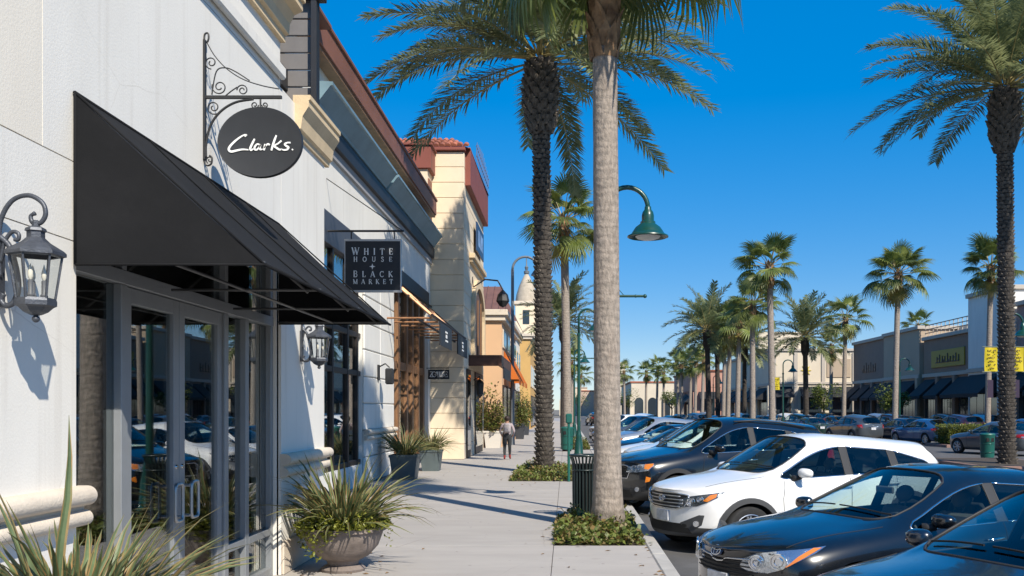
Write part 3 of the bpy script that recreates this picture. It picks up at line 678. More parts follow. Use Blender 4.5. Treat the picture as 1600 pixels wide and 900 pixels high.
# louvred end bay
for x0, x1 in ((-4.97, -4.88), (-4.32, -4.22)):
    q = MB(); q.box(x0, x1, 16.2, 16.42, 6.75, 8.95, 0.008); q.build('bay_post', M_BLACKBAND, b2)
q = MB(); q.box(-4.98, -4.1, 16.15, 16.44, 8.75, 9.1, 0.01); q.build('bay_head', M_BLACKBAND, b2)
q = MB(); q.box(-4.96, -4.22, 16.18, 16.44, 6.72, 7.0, 0.01); q.build('bay_sill', M_BLACKBAND, b2)
q = MB(); q.box(-4.84, -4.3, 16.43, 17.6, 8.76, 8.84, 0.01); q.build('bay_roof', M_BROWNF, b2)
for i in range(6):
    z = 7.0+i*0.29
    q = MB(); q.box(-4.88, -4.32, 16.34, 16.38, z+0.012, z+0.278, 0.006); q.build('siding_board', M_SIDING, b2)
# the recessed gallery front
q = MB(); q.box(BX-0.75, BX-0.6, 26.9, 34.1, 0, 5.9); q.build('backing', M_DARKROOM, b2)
q = MB(); q.box(BX-0.2, BX+0.04, 26.9, 34.05, 5.45, 5.93, 0.01); q.build('lintel', M_BLACKBAND, b2)
q = MB(); q.box(BX-0.3, BX+0.02, 26.97, 27.2, 0, 5.45, 0.01); q.build('door_post', M_COPPER, b2)
for y in (28.6, 30.2, 31.3, 32.6, 33.7):
    q = MB(); q.box(BX-0.35, BX-0.12, y, y+0.3, 0, 5.45, 0.01); q.build('door_post', M_WOOD, b2)
q = MB(); q.box(BX-0.3, BX-0.14, 27.2, 33.9, 3.0, 3.25, 0.01); q.build('door_head', M_WOOD, b2)
for y0, y1 in ((27.2, 28.6), (28.9, 30.2), (30.5, 31.3), (31.6, 32.6), (32.9, 33.7)):
    for z0, z1 in ((0.2, 3.0), (3.25, 5.4)):
        q = MB(); q.box(BX-0.23, BX-0.22, y0, y1, z0, z1); q.build('pane', M_GLASS, b2)
# hanging sign in serif capitals
HY = 19.6; hk = HY/1500
def HP(px, py): return ((px-885)*hk, 1.8+(640-py)*hk)
sg2 = thing('square_sign', 'square black hanging sign lettered WHITE HOUSE BLACK MARKET', 'sign', (-3.95, HY, 4.2))
x0, z1 = HP(539, 375); x1, z0 = HP(627, 456)
q = MB(); q.box(x0, x1, HY-0.035, HY+0.035, z0, z1, 0.004); q.build('board', M_SIGNBLK, sg2)
for a, b in ((z0-0.012, z0+0.03), (z1-0.03, z1+0.012)):
    q = MB(); q.box(x0-0.006, x1+0.006, HY-0.041, HY+0.041, a, b); q.build('edge_strip', mat('pale_metal_edge', (0.5, 0.5, 0.5), 0.4, metal=0.6), sg2)
for xx in (x0+0.0, x1-0.012):
    q = MB(); q.box(xx-0.004, xx+0.016, HY-0.039, HY+0.039, z0+0.03, z1-0.03); q.build('edge_strip', MATS['pale_metal_edge'], sg2)
ZH = lambda zx, zy: HP(400+zx/4.09, 300+zy/4.09)
yl = HY-0.043
for s, za, zb_, t0, t1, fi in (('WHITE', 402, 362, 614, 877, 1.12), ('HOUSE', 447, 416, 626, 872, 1.0), ('BLACK', 545, 508, 624, 877, 1.1), ('MARKET', 589, 559, 622, 877, 1.0)):
    xa, zz = ZH(t0, za); xb, zt = ZH(t1, zb_)
    text(sg2, M_WHITEP, s, xa, xb, zz, zt-zz, yl, True, 1.3, fi)
q = MB(); cx2, cz2 = ZH(746, 478)
st = []
for i in range(8):
    a = R(45*i+90); rr_ = 0.062 if i % 2 == 0 else 0.02
    st.append((cx2+rr_*math.cos(a), cz2+rr_*math.sin(a)))
q.prism(st, yl-0.001, yl+0.006, 'y'); q.build('star_mark', M_WHITEP, sg2)
zb2 = HP(508, 361)[1]; xt = HP(631, 361)[0]
q = MB(); q.tube([(BX+0.0, HY, zb2), (xt, HY, zb2)], 0.022, 8); q.build('bar', M_BLACKIRON, sg2, smooth=40)
q = MB(); q.tube([(xt-0.03, HY, zb2+0.01), (BX+0.0, HY, 6.52)], 0.011, 6); q.build('stay_rod', M_BLACKIRON, sg2)
for px in (549, 616):
    q = MB(); xx = HP(px, 0)[0]
    for i in range(5):
        zc = z1+0.02+i*(zb2-z1-0.02)/5
        q.box(xx-0.012, xx+0.012, HY-0.008, HY+0.008, zc, zc+0.034)
    tag(q.build('chain', M_BLACKIRON, sg2), kind='stuff')
# bare awning frame over the gallery
fr = thing('awning_frame', 'bare copper coloured awning frame with black valance signs above gallery doors', 'awning frame', (BX, 30, 4.2))
FX, FZ = -3.62, 4.32
for i in range(8):
    y = 25.9+i*1.2
    q = MB(); q.tube([(BX+0.03, y, 5.42), (FX, y, FZ)], 0.035, 6); q.build('rib', M_COPPER, fr)
    q = MB(); q.tube([(BX+0.03, y, FZ-0.05), (FX, y, FZ-0.05)], 0.03, 6); q.build('tie_bar', M_COPPER, fr)
for x, z in ((FX, FZ), (-4.25, 4.84), (BX+0.06, 5.45), (-4.0, FZ-0.12)):
    q = MB(); q.tube([(x, 25.8, z+0.03), (x, 34.4, z+0.03)], 0.035, 6); q.build('rail', M_BRONZE, fr)
for y0, y1 in ((27.0, 29.7), (31.4, 34.3)):
    q = MB(); q.box(FX+0.04, FX+0.08, y0, y1, 3.62, 4.27, 0.005); v = q.build('valance_sign', M_SIGNBLK, fr)
    q = MB()                      # small pale emblem, too small to read
    for j, (yy, zz, w_, h_) in enumerate(((0, 0.12, 0.5, 0.05), (0.0, 0.0, 0.32, 0.1), (0.05, -0.13, 0.55, 0.05))):
        yc = (y0+y1)/2+yy; q.box(FX+0.08, FX+0.086, yc-w_/2, yc+w_/2, 3.95+zz-h_/2, 3.95+zz+h_/2)
    q.build('emblem', M_WHITEP, v)
# blade sign of the gallery
GY = 33.6; gk = GY/1500
bs_ = thing('gallery_sign', 'small black blade sign with white GALLERIE lettering on cream wall', 'sign', (-4.4, GY, 2.9))
x0, z1 = (669-885)*gk, 1.8+(640-577.5)*gk; x1, z0 = (702-885)*gk, 1.8+(640-592.5)*gk
q = MB(); q.box(x0, x1, GY-0.03, GY+0.03, z0, z1, 0.004); q.build('board', M_SIGNBLK, bs_)
text(bs_, M_WHITEP, 'Z GALLERIE', x0+0.05, x1-0.05, z0+0.075, 0.19, GY-0.037, False, 1.1)
q = MB(); q.tube([(BX, GY, z1+0.05), (x1, GY, z1+0.05)], 0.015, 6); q.build('bar', M_BLACKIRON, bs_)
q = MB(); q.box(BX+0.06, BX+0.1, 24.55, 24.75, 2.55, 2.95, 0.01); q.tube([(BX+0.1, 24.65, 2.9), (BX+0.25, 24.65, 2.98), (BX+0.36, 24.65, 2.88)], 0.02, 6)
q.box(BX+0.26, BX+0.46, 24.55, 24.75, 2.45, 2.86, 0.03)
tag(q.build('wall_light', M_BLACKIRON, at=(BX, 24.65, 2.5)), 'small black box wall light on the shaded block pier', 'wall light')

# ================================================================ cream banded building
CX, CY0, CY1 = -3.69, 34.6, 42.7
b3 = thing('cream_building', 'tall cream building with banded walls, arched window and red roof edge', 'building', (CX, 38, 0))
nb = 20; bh = 11.1/nb
q = MB(); q.box(-9.9, CX-0.03, CY0+0.03, CY1-0.03, 0, 11.1); q.build('core', mat('band_joint', (0.42, 0.31, 0.19), 0.9), b3)
for i in range(nb):
    z0 = i*bh; z1 = z0+bh
    q = MB(); q.box(-10, CX, CY0, CY1, z0+0.006, z1-0.006, 0.014); q.build('stone_course', M_CREAM, b3)
# arch, canopy, door, sign on the street face
q = MB()
pts_o = [(37.1, 3.9), (37.1, 5.6)]+[(39.6+2.5*math.cos(R(180-180*t/16)), 5.6+1.5*math.sin(R(180*t/16))) for t in range(1, 16)]+[(42.1, 5.6), (42.1, 3.9)]
pts_i = [(37.5, 3.9), (37.5, 5.6)]+[(39.6+2.1*math.cos(R(180-180*t/16)), 5.6+1.15*math.sin(R(180*t/16))) for t in range(1, 16)]+[(41.7, 5.6), (41.7, 3.9)]
m_ = len(pts_o)
vs = [(CX+d, *p) for d in (0.002, 0.14) for p in pts_o]+[(CX+d, *p) for d in (0.002, 0.14) for p in pts_i]
fs = []
for i in range(m_-1):
    fs += [(i, i+1, m_+i+1, m_+i), (2*m_+i, 3*m_+i, 3*m_+i+1, 2*m_+i+1), (m_+i, m_+i+1, 3*m_+i+1, 3*m_+i)]
q.add(vs, fs); q.build('arch_surround', M_TANSTONE, b3)
q = MB(); q.prism(pts_i, CX+0.003, CX+0.03, 'x'); aw_ = q.build('arched_window', mat('brown_window', (0.12, 0.06, 0.03), 0.5), b3)
for y in (38.3, 39.6, 40.9):
    q = MB(); q.box(CX+0.03, CX+0.07, y-0.05, y+0.05, 3.9, 6.3); q.build('mullion', M_WOOD, aw_)
q = MB(); q.box(CX+0.002, CX+1.25, 36.2, 42.4, 3.78, 3.86, 0.01); q.box(CX+1.1, CX+1.25, 36.2, 42.4, 3.45, 3.78, 0.01); q.box(CX+0.002, CX+1.1, 36.2, 36.32, 3.45, 3.78, 0.01); q.build('canopy', mat('bronze_canopy', (0.10, 0.045, 0.03), 0.45, metal=0.3, var=0.25, vs=3), b3)
q = MB(); q.box(CX+1.252, CX+1.27, 36.9, 41.9, 3.0, 3.44, 0.006); q.build('canopy_sign', M_SIGNBLK, b3)
for y0, y1 in ((35.3, 36.6), (38.5, 41.8)):
    q = MB(); q.box(CX+0.002, CX+0.05, y0, y1, 0, 3.3, 0.01); d_ = q.build('door', M_BRONZE, b3)
    q = MB(); q.box(CX+0.051, CX+0.056, y0+0.12, y1-0.12, 0.3, 3.1); q.build('pane', M_GLASS, d_)
q = MB(); q.box(CX+0.002, CX+0.22, 36.4, 41.8, 7.55, 7.75, 0.02); q.box(CX+0.002, CX+0.14, 36.5, 41.7, 7.42, 7.55, 0.02); q.build('ledge', M_TANSTONE, b3)
q = MB(); q.box(CX+0.1, CX+0.16, 38.0, 41.0, 8.1, 9.25, 0.01); s_ = q.build('wall_sign', mat('navy_sign', (0.02, 0.05, 0.12), 0.4), b3)
q = MB(); q.box(CX+0.161, CX+0.168, 38.5, 40.5, 8.35, 9.0); q.build('sign_panel', mat('pale_blue_panel', (0.18, 0.3, 0.5), 0.5, var=0.6, vs=1.5), s_)
# red roof edge and clay tiles
q = MB(); q.box(CX-0.4, CX+0.2, CY0+0.35, CY1+0.1, 9.95, 11.35, 0.02); q.build('red_fascia', M_REDF, b3)
q = MB(); q.box(-10, CX+0.05, CY0-0.12, CY0+0.3, 11.12, 11.25, 0.02); q.build('eave_trim', M_REDF, b3)
q = MB(); q.add([(-10, CY0+0.1, 11.25), (CX+0.2, CY0+0.1, 11.25), (CX-0.8, CY0+1.6, 11.95), (-10, CY0+1.6, 11.95)], [(0, 1, 2, 3)])
q.add([(CX+0.2, CY0+0.1, 11.25), (CX+0.25, CY1, 11.3), (CX-0.8, CY1, 11.95), (CX-0.8, CY0+1.6, 11.95)], [(0, 1, 2, 3)]); q.build('roof', M_REDF, b3)
tile = MB(); n = 5
pr = [(0.1*math.cos(R(180*t/n)), 0.1*math.sin(R(180*t/n))) for t in range(n+1)]
tile.add([(p[0], y, p[1]+h) for y, h in ((0, 0.02), (0.45, 0)) for p in pr], [(t, t+1, n+2+t, n+1+t) for t in range(n)]+[(0, *range(n, 0, -1))])
tm = tile.mesh('roof_tile', M_TILE)
for i in range(24):
    for j in range(3):
        x = CX+0.05-i*0.215; y = CY0+0.05+j*0.43
        if x > CX+0.15-j*0.35: continue
        o = child(tm, b3, (x-CX, y-38, 11.27+j*0.2+random.uniform(0, 0.03)), (R(25), 0, random.uniform(-0.06, 0.06)), name='roof_tile')
q = MB(); q.box(-6.2, -4.72, 33.4, 34.55, 10.2, 11.0, 0.02); q.box(-6.2, -4.66, 33.34, 34.55, 11.0, 11.08, 0.01); q.build('red_parapet', M_REDF, b3)
q = MB(); q.box(-6.1, -4.85, 33.5, 34.55, 8.2, 10.2, 0.01); q.build('turret_wall', M_CREAM, b3)
q = MB(); q.box(-4.85, -4.80, 33.6, 34.3, 8.55, 9.9, 0.01); q.build('shutter', M_BROWNF, b3)
# filigree roof cresting seen against the sky
q = MB()
for i in range(12):
    y = 36.5+i*0.5; q.tube([(CX+0.25, y, 11.3), (CX+0.3, y, 12.2-0.05*abs(i-5))], 0.012, 4)
for z in (11.5, 11.85): q.tube([(CX+0.26, 36.5, z), (CX+0.28, 42, z)], 0.012, 4)
tag(q.build('roof_cresting', mat('faded_iron', (0.16, 0.17, 0.24), 0.6), b3), kind='stuff')
# bracket lamp above the arch
bl = thing('bracket_lamp', 'black iron lamp on curved bracket above arched window', 'wall light', (CX, 37.6, 6.3))
q = MB(); q.tube([(CX, 37.6, 7.0), (CX+0.05, 37.6, 6.6), (CX+0.5, 37.6, 6.9), (CX+1.0, 37.6, 6.85), (CX+1.2, 37.6, 6.5)], 0.035, 6); q.build('bracket', M_BLACKIRON, bl)
q = MB(); q.lathe([(0.02, 6.5), (0.2, 6.3), (0.26, 6.05), (0.12, 5.85), (0.01, 5.8)], 8, (CX+1.2, 37.6, 0)); q.build('shade', M_BLACKIRON, bl)
bl2 = thing('door_lamp', 'dark wall lantern beside the door under bronze canopy', 'wall light', (CX, 37.6, 2.4))
q = MB(); q.lathe([(0.02, 3.0), (0.16, 2.85), (0.13, 2.4), (0.02, 2.25)], 8, (CX+0.3, 37.6, 0)); q.build('shade', M_BLACKIRON, bl2)
q = MB(); q.tube([(CX+0.06, 37.6, 2.95), (CX+0.3, 37.6, 3.1), (CX+0.3, 37.6, 3.0)], 0.03, 6); q.build('bracket', M_BLACKIRON, bl2)

# ================================================================ buildings farther along the left side
def facade(name, label, x, y0, y1, z1, m, trim, floors=((0.3, 3.0), (4.0, 5.8)), n=4, depth=12, cor=0.3):
    b = thing(name, label, 'building', (x, (y0+y1)/2, 0))
    q = MB(); q.box(x-depth, x, y0, y1, -0.2, z1, 0.01); q.build('wall', m, b)
    q = MB(); q.box(x-depth, x+cor, y0-cor, y1+0.02, z1, z1+0.28, 0.02); q.box(x-depth, x+cor*0.6, y0-cor*0.6, y1+0.01, z1-0.25, z1, 0.02); q.build('cornice', trim, b)
    st = (y1-y0)/n
    for z0, zt in floors:
        for i in range(n):
            ya, yb = y0+i*st+st*0.18, y0+(i+1)*st-st*0.18
            q = MB(); q.box(x+0.002, x+0.06, ya-0.1, yb+0.1, z0-0.1, zt+0.1, 0.01); w_ = q.build('window', trim if z0 > 1 else M_BRONZE, b)
            q = MB(); q.box(x+0.061, x+0.07, ya, yb, z0, zt); q.build('pane', M_FARGLASS, w_)
    return b
M_FARGLASS = mat('far_window_glass', (0.03, 0.04, 0.05), 0.08, spec=0.7)
M_ORANGE = mat('apricot_stucco', (0.60, 0.38, 0.22), 0.9, var=0.06, vs=1, dirt=0.2, ds=0.5, dcol=(0.4, 0.2, 0.1))
M_TRIMW = mat('pale_trim', (0.60, 0.52, 0.42), 0.85, var=0.06, vs=2)
M_OAWN = mat('orange_canvas', (0.62, 0.16, 0.02), 0.8, transl=0.25)
b4 = facade('apricot_shop', 'low apricot stucco shop with pale cornice and orange awnings', -3.1, 46, 58.5, 6.3, M_ORANGE, M_TRIMW, ((0.3, 2.9), (4.9, 5.6)))
for i in range(3):
    y0 = 47.5+i*3.6
    q = MB(); q.add([(-3.08, y0, 4.7), (-3.08, y0+2.8, 4.7), (-2.35, y0+2.8, 3.3), (-2.35, y0, 3.3)], [(0, 1, 2, 3)]); q.add([(-3.08, y0, 4.7), (-2.35, y0, 3.3), (-3.08, y0, 3.3)], [(0, 1, 2)])
    q.add([(-2.35, y0, 3.3), (-2.35, y0+2.8, 3.3), (-2.35, y0+2.8, 3.05), (-2.35, y0, 3.05)], [(0, 1, 2, 3)])
    q.build('orange_awning', M_OAWN, b4)
b5 = facade('white_hip_roof_shop', 'white shop with brown standing seam hipped roof', -3.5, 60, 72, 7.0, M_STUCCO_B, M_TANSTONE, ((0.3, 3.0), (4.2, 5.8)), cor=0.25)
M_SEAM = mat('brown_seam_roof', (0.15, 0.075, 0.055), 0.55, var=0.15, vs=2)
q = MB(); zr = 7.3; q.add([(-14, 59.6, zr), (-3.1, 59.6, zr), (-4.4, 64, 10.0), (-14, 64, 10.0)], [(0, 1, 2, 3)]); q.add([(-3.1, 59.6, zr), (-3.1, 72.4, zr), (-4.4, 68, 10.0), (-4.4, 64, 10.0)], [(0, 1, 2, 3)])
q.add([(-14, 64, 10), (-4.4, 64, 10), (-4.4, 68, 10), (-14, 68, 10)], [(0, 1, 2, 3)]); rf = q.build('roof', M_SEAM, b5)
for i in range(22):
    x = -3.4-i*0.45
    q = MB(); t1 = min(1.0, max(0.0, (x+3.1)/-1.3)); q.tube([(x, 59.6, zr+0.03), (x, 59.6+4.4*t1, zr+2.7*t1+0.03)], 0.03, 4); q.build('seam', M_SEAM, rf)
b6 = facade('yellow_shop', 'narrow yellow ochre shop beyond the domed tower', -3.3, 88, 104, 8.5, mat('ochre_stucco', (0.55, 0.34, 0.12), 0.9, var=0.06, vs=1), M_TRIMW)
b7 = facade('far_cream_shop', 'farthest cream shop at the end of the sidewalk', -3.4, 106, 150, 7.5, M_CREAM, M_TRIMW, n=9)
tw = thing('domed_tower', 'pale tower with stone dome and thin spire', 'tower', (-4.9, 118, 0))
q = MB(); q.box(-6.2, -3.6, 116.7, 119.3, 0, 14.6, 0.02); q.build('shaft', M_CREAM, tw)
q = MB(); q.box(-6.4, -3.4, 116.5, 119.5, 14.6, 15.0, 0.04); q.build('cornice', M_TRIMW, tw)
q = MB(); q.lathe([(1.35, 15.0), (1.35, 15.3), (1.25, 15.9), (0.95, 16.9), (0.5, 17.9), (0.24, 18.4), (0.05, 18.6)], 16, (-4.9, 118, 0)); q.build('dome', mat('dome_stone', (0.42, 0.36, 0.28), 0.85, var=0.15, vs=2), tw, smooth=40)
q = MB(); q.lathe([(0.32, 18.5), (0.34, 18.8), (0.14, 18.9), (0.24, 19.3), (0.08, 19.5), (0.06, 20.3), (0.01, 20.7)], 10, (-4.9, 118, 0)); q.build('spire', mat('spire_lead', (0.12, 0.14, 0.16), 0.5), tw, smooth=40)
for z in (5, 9):
    q = MB(); q.box(-5.3, -4.5, 116.65, 116.698, z+3.2, z+4.9, 0.01); q.build('window', M_FARGLASS, tw)
    q = MB(); q.box(-3.598, -3.55, 117.6, 118.4, z+3.2, z+4.9, 0.01); q.build('window', M_FARGLASS, tw)
# grey swan-neck lamp post by the shops
def swan(name, label, x, y, h, r, m, reach, shade=None, group=None):
    t = thing(name, label, 'street lamp', (x, y, 0), group)
    q = MB(); n = 14; rad = reach/2
    pts = [(x, y, 0), (x, y, h-rad)]
    q.tube([(x, y, 0.0), (x, y, 1.0), (x, y, h-rad)], [r*1.25, r, r*0.8], 10); q.build('pole', m, t, smooth=40)
    arc = [(x+rad-rad*math.cos(R(180*k_/n)), y, h-rad+rad*math.sin(R(180*k_/n))) for k_ in range(n+1)]
    q = MB(); q.tube(arc, r*0.62, 8); q.build('arm', m, t, smooth=True)
    return t
M_GREYP = mat('grey_pole_paint', (0.15, 0.17, 0.19), 0.5)
t = swan('grey_lamp_post', 'tall grey swan neck lamp post behind the walking person', -2.75, 49, 9.6, 0.1, M_GREYP, 1.3)
q = MB(); q.lathe([(0.05, 8.75), (0.12, 8.6), (0.34, 8.3), (0.36, 8.22), (0.1, 8.25)], 14, (-1.45, 49, 0.42)); q.build('lamp_shade', M_GREYP, t, smooth=40)
# ================================================================ palms
M_DATE = mat('date_frond', (0.145, 0.195, 0.085), 0.4, var=0.3, vs=1.2, rnd=0.25, transl=0.4, col2=(0.31, 0.335, 0.16))
M_DATEY = mat('date_frond_old', (0.19, 0.16, 0.06), 0.6, var=0.3, vs=1.2, rnd=0.2, transl=0.25)
M_FAN = mat('fan_leaf', (0.115, 0.17, 0.035), 0.45, var=0.3, vs=1.5, rnd=0.3, transl=0.32, col2=(0.24, 0.27, 0.07))
M_FANY = mat('fan_leaf_old', (0.30, 0.25, 0.06), 0.6, var=0.3, vs=1.5, rnd=0.2, transl=0.3)
M_TRUNKW = mat('fan_palm_bark', (0.27, 0.235, 0.20), 0.95, var=0.25, vs=9, stretch=(3.0, 3.0, 0.9), bump=0.6, bs=20, bstretch=(4.0, 4.0, 1.6), dirt=0.65, ds=3.0, dcol=(0.13, 0.10, 0.08), col2=(0.37, 0.31, 0.26))
def bark_rings(m):
    nt = m.node_tree; N = nt.nodes; L = nt.links; b = N['Principled BSDF']
    tc = N.new('ShaderNodeTexCoord'); w = N.new('ShaderNodeTexWave'); w.wave_type = 'BANDS'; w.bands_direction = 'Z'
    w.inputs['Scale'].default_value = 2.6; w.inputs['Distortion'].default_value = 5.0; w.inputs['Detail'].default_value = 4; w.inputs['Detail Scale'].default_value = 2.5
    L.new(tc.outputs['Object'], w.inputs['Vector'])
    v = N.new('ShaderNodeTexVoronoi'); v.inputs['Scale'].default_value = 22; mp = N.new('ShaderNodeMapping'); mp.inputs['Scale'].default_value = (1, 1, 0.28); L.new(tc.outputs['Object'], mp.inputs['Vector']); L.new(mp.outputs[0], v.inputs['Vector'])
    ad = N.new('ShaderNodeMath'); ad.operation = 'MULTIPLY_ADD'; L.new(v.outputs['Distance'], ad.inputs[0]); ad.inputs[1].default_value = 1.1; L.new(w.outputs['Fac'], ad.inputs[2])
    bp = N.new('ShaderNodeBump'); bp.inputs['Strength'].default_value = 0.3; bp.inputs['Distance'].default_value = 0.02
    L.new(ad.outputs[0], bp.inputs['Height'])
    old = b.inputs['Normal'].links[0].from_socket; L.new(old, bp.inputs['Normal']); L.new(bp.outputs[0], b.inputs['Normal'])
bark_rings(M_TRUNKW)
M_TRUNKD = mat('date_palm_bark', (0.045, 0.037, 0.031), 0.95, var=0.4, vs=6, bump=0.5, bs=20)
M_BOOT = mat('leaf_base_bark', (0.10, 0.085, 0.07), 0.9, var=0.6, vs=7, bump=0.4, bs=25)
M_BOOTB = mat('brown_leaf_base', (0.20, 0.105, 0.05), 0.85, var=0.5, vs=5, bump=0.4, bs=20, col2=(0.34, 0.20, 0.10))

def date_frond(rnd, e0, L=4.7, bend=75, pairs=100, lw=0.05, hang=0.0):
    """pinnate frond in the x-z plane, base at the origin, starting at elevation e0 degrees"""
    mb = MB(); n = 22; pts = []; p = Vector((0, 0, 0)); dirs = []
    for i in range(n+1):
        t = i/n; e = R(e0-bend*(t**1.5)); d = Vector((math.cos(e), 0, math.sin(e)))
        pts.append(p.copy()); dirs.append(d); p = p+d*(L/n)
    mb.tube(pts, [0.03*(1-i/n)**1.1+0.004 for i in range(n+1)], 4, mi=1)
    for k in range(pairs):
        t = 0.13+0.87*(k+0.5)/pairs; f = t*n; i = min(int(f), n-1); u = f-i
        b = pts[i].lerp(pts[i+1], u); d = dirs[i].lerp(dirs[i+1], u).normalized()
        up = Vector((-d.z, 0, d.x))
        ll = 0.80*min(1, (t-0.02)*3.6)*(1-0.55*max(0, t-0.5)/0.5)
        for s in (1, -1):
            sp = R(rnd.uniform(34, 50)+(1-t)*14); lift = R(rnd.uniform(-8, 38))
            l = ll*rnd.uniform(0.85, 1.12)
            side = (Vector((0, s, 0))*math.cos(lift)+up*math.sin(lift)).normalized()
            v = (d*math.cos(sp)+side*math.sin(sp)).normalized()
            wv = v.cross(up).normalized()*lw*0.5
            m1 = b+v*l*0.5; m2 = b+v*l-Vector((0, 0, 0.10*l+hang*l))
            nrm = v.cross(wv).normalized()
            mb.add([b-wv*0.5, b+wv*0.5, m1+wv, m1-wv, m2], [(0, 1, 2, 3), (3, 2, 4)])
    return mb
def fan_frond(rnd, R_=0.95, pet=1.0, segs=34, droop=0.35, e0=0):
    """fan leaf along +x: petiole then a folded fan"""
    mb = MB()
    pp = [Vector((pet*t, 0, -0.06*t*t)) for t in (0, 0.33, 0.66, 1)]
    mb.tube(pp, [0.028, 0.02, 0.015, 0.012], 4, mi=1)
    c = pp[-1]
    for k in range(segs):
        a0 = -128+256*k/segs; a1 = -128+256*(k+1)/segs; am = R((a0+a1)/2+rnd.uniform(-1.5, 1.5))
        l = R_*(1.0-0.28*abs((a0+a1)/2/128)**1.5)*rnd.uniform(0.9, 1.05)
        def P(r, a, z): return c+Vector((r*math.cos(a), r*math.sin(a), z))
        cup = 0.10
        h = lambda r: -droop*r*r*0.9+cup*r*abs(math.sin(am))
        rm = 0.52*l
        vs = [c, P(rm, R(a0), h(rm)), P(rm, am, h(rm)+0.03), P(rm, R(a1), h(rm))]
        w = 0.3
        q1 = P(0.8*l, am-R(2.0), h(0.8*l)-0.05); q2 = P(0.8*l, am+R(2.0), h(0.8*l)-0.05)
        tip = P(l, am+R(rnd.uniform(-3, 3)), h(l)-0.16*rnd.uniform(0.4, 1.5))
        mb.add(vs+[q1, q2, tip], [(0, 1, 2), (0, 2, 3), (1, 4, 2), (2, 5, 3), (4, 5, 2), (4, 6, 5)])
    return mb
rnd = random.Random(3)
M_RACH = mat('frond_stem', (0.30, 0.24, 0.09), 0.5, var=0.2, vs=3)
DF = {}      # near date fronds by elevation
for e, bend in ((82, 44), (66, 54), (50, 56), (34, 54), (18, 48), (2, 42), (-16, 38), (-36, 32)):
    DF[e] = [date_frond(rnd, e, 4.9*(1 if e < 70 else 0.85), bend+rnd.uniform(-6, 6)).mesh('frond', [M_DATE, M_RACH]) for _ in range(2)]
DFY = [date_frond(rnd, -40, 4.0, 40, hang=0.2).mesh('frond', [M_DATEY, M_RACH])]
DL = {e: date_frond(rnd, e, 3.6, b, 40, 0.085).mesh('frond', [M_DATE, M_RACH]) for e, b in ((80, 40), (60, 52), (40, 55), (20, 52), (0, 48), (-22, 40))}
FN = [fan_frond(rnd, 0.98, 1.0, 36, d).mesh('frond', [M_FAN, M_RACH]) for d in (0.2, 0.35, 0.5, 0.6)]
FNY = [fan_frond(rnd, 0.85, 0.9, 32, d).mesh('frond', [M_FANY, M_RACH]) for d in (0.6, 0.8)]
FL = [fan_frond(rnd, 1.0, 1.05, 20, d).mesh('frond', [M_FAN, M_RACH]) for d in (0.25, 0.45, 0.6)]
FLY = [fan_frond(rnd, 0.9, 0.95, 18, 0.7).mesh('frond', [M_FANY, M_RACH])]

def date_crown(t, top, dens, rr, near=True, gap=None):
    """fronds spiral out of the crown"""
    els = [82, 66, 50, 34, 18, 2, -16, -36] if near else [80, 60, 40, 20, 0, -22]
    i = 0
    for e, c in zip(els, dens):
        for k in range(c):
            az = i*137.5+rr.uniform(-12, 12); i += 1
            if near and gap and e >= 18 and gap[0] < az % 360 < gap[1]: continue
            me = rr.choice(DF[e]) if near else DL[e]
            r0 = 0.16
            s = rr.uniform(0.9, 1.08)
            child(me, t, (top[0]+r0*math.cos(R(az)), top[1]+r0*math.sin(R(az)), top[2]+rr.uniform(-0.12, 0.2)+e*0.003), (R(rr.uniform(-10, 10)), R(rr.uniform(-5, 5)), R(az)), (s, s, s))
def fan_crown(t, top, n, rr, near=True, skirt=4, sc=1.0, emin=-38):
    A, B = (FN, FNY) if near else (FL, FLY)
    for i in range(n):
        u = (i+0.5)/n; e = 84-(84-emin)*u**0.9+rr.uniform(-13, 13)
        az = i*137.5+rr.uniform(-14, 14); s = sc*rr.uniform(0.72, 1.12)
        me = A[min(len(A)-1, int(u*len(A)))]
        child(me, t, (top[0]+0.12*math.cos(R(az)), top[1]+0.12*math.sin(R(az)), top[2]+0.35*(1-u)), (R(rr.uniform(-15, 15)), R(-e), R(az)), (s, s, s))
    for i in range(skirt):
        az = rr.uniform(0, 360); s = sc*rr.uniform(0.8, 1.0)
        child(rr.choice(B), t, (top[0]+0.1*math.cos(R(az)), top[1]+0.1*math.sin(R(az)), top[2]-0.1), (R(rr.uniform(-20, 20)), R(rr.uniform(55, 78)), R(az)), (s, s, s))
def curve_axis(h, lean, n=16): return [Vector((lean[0]*(k_/n)**1.3, lean[1]*(k_/n)**1.3, h*k_/n)) for k_ in range(n+1)]
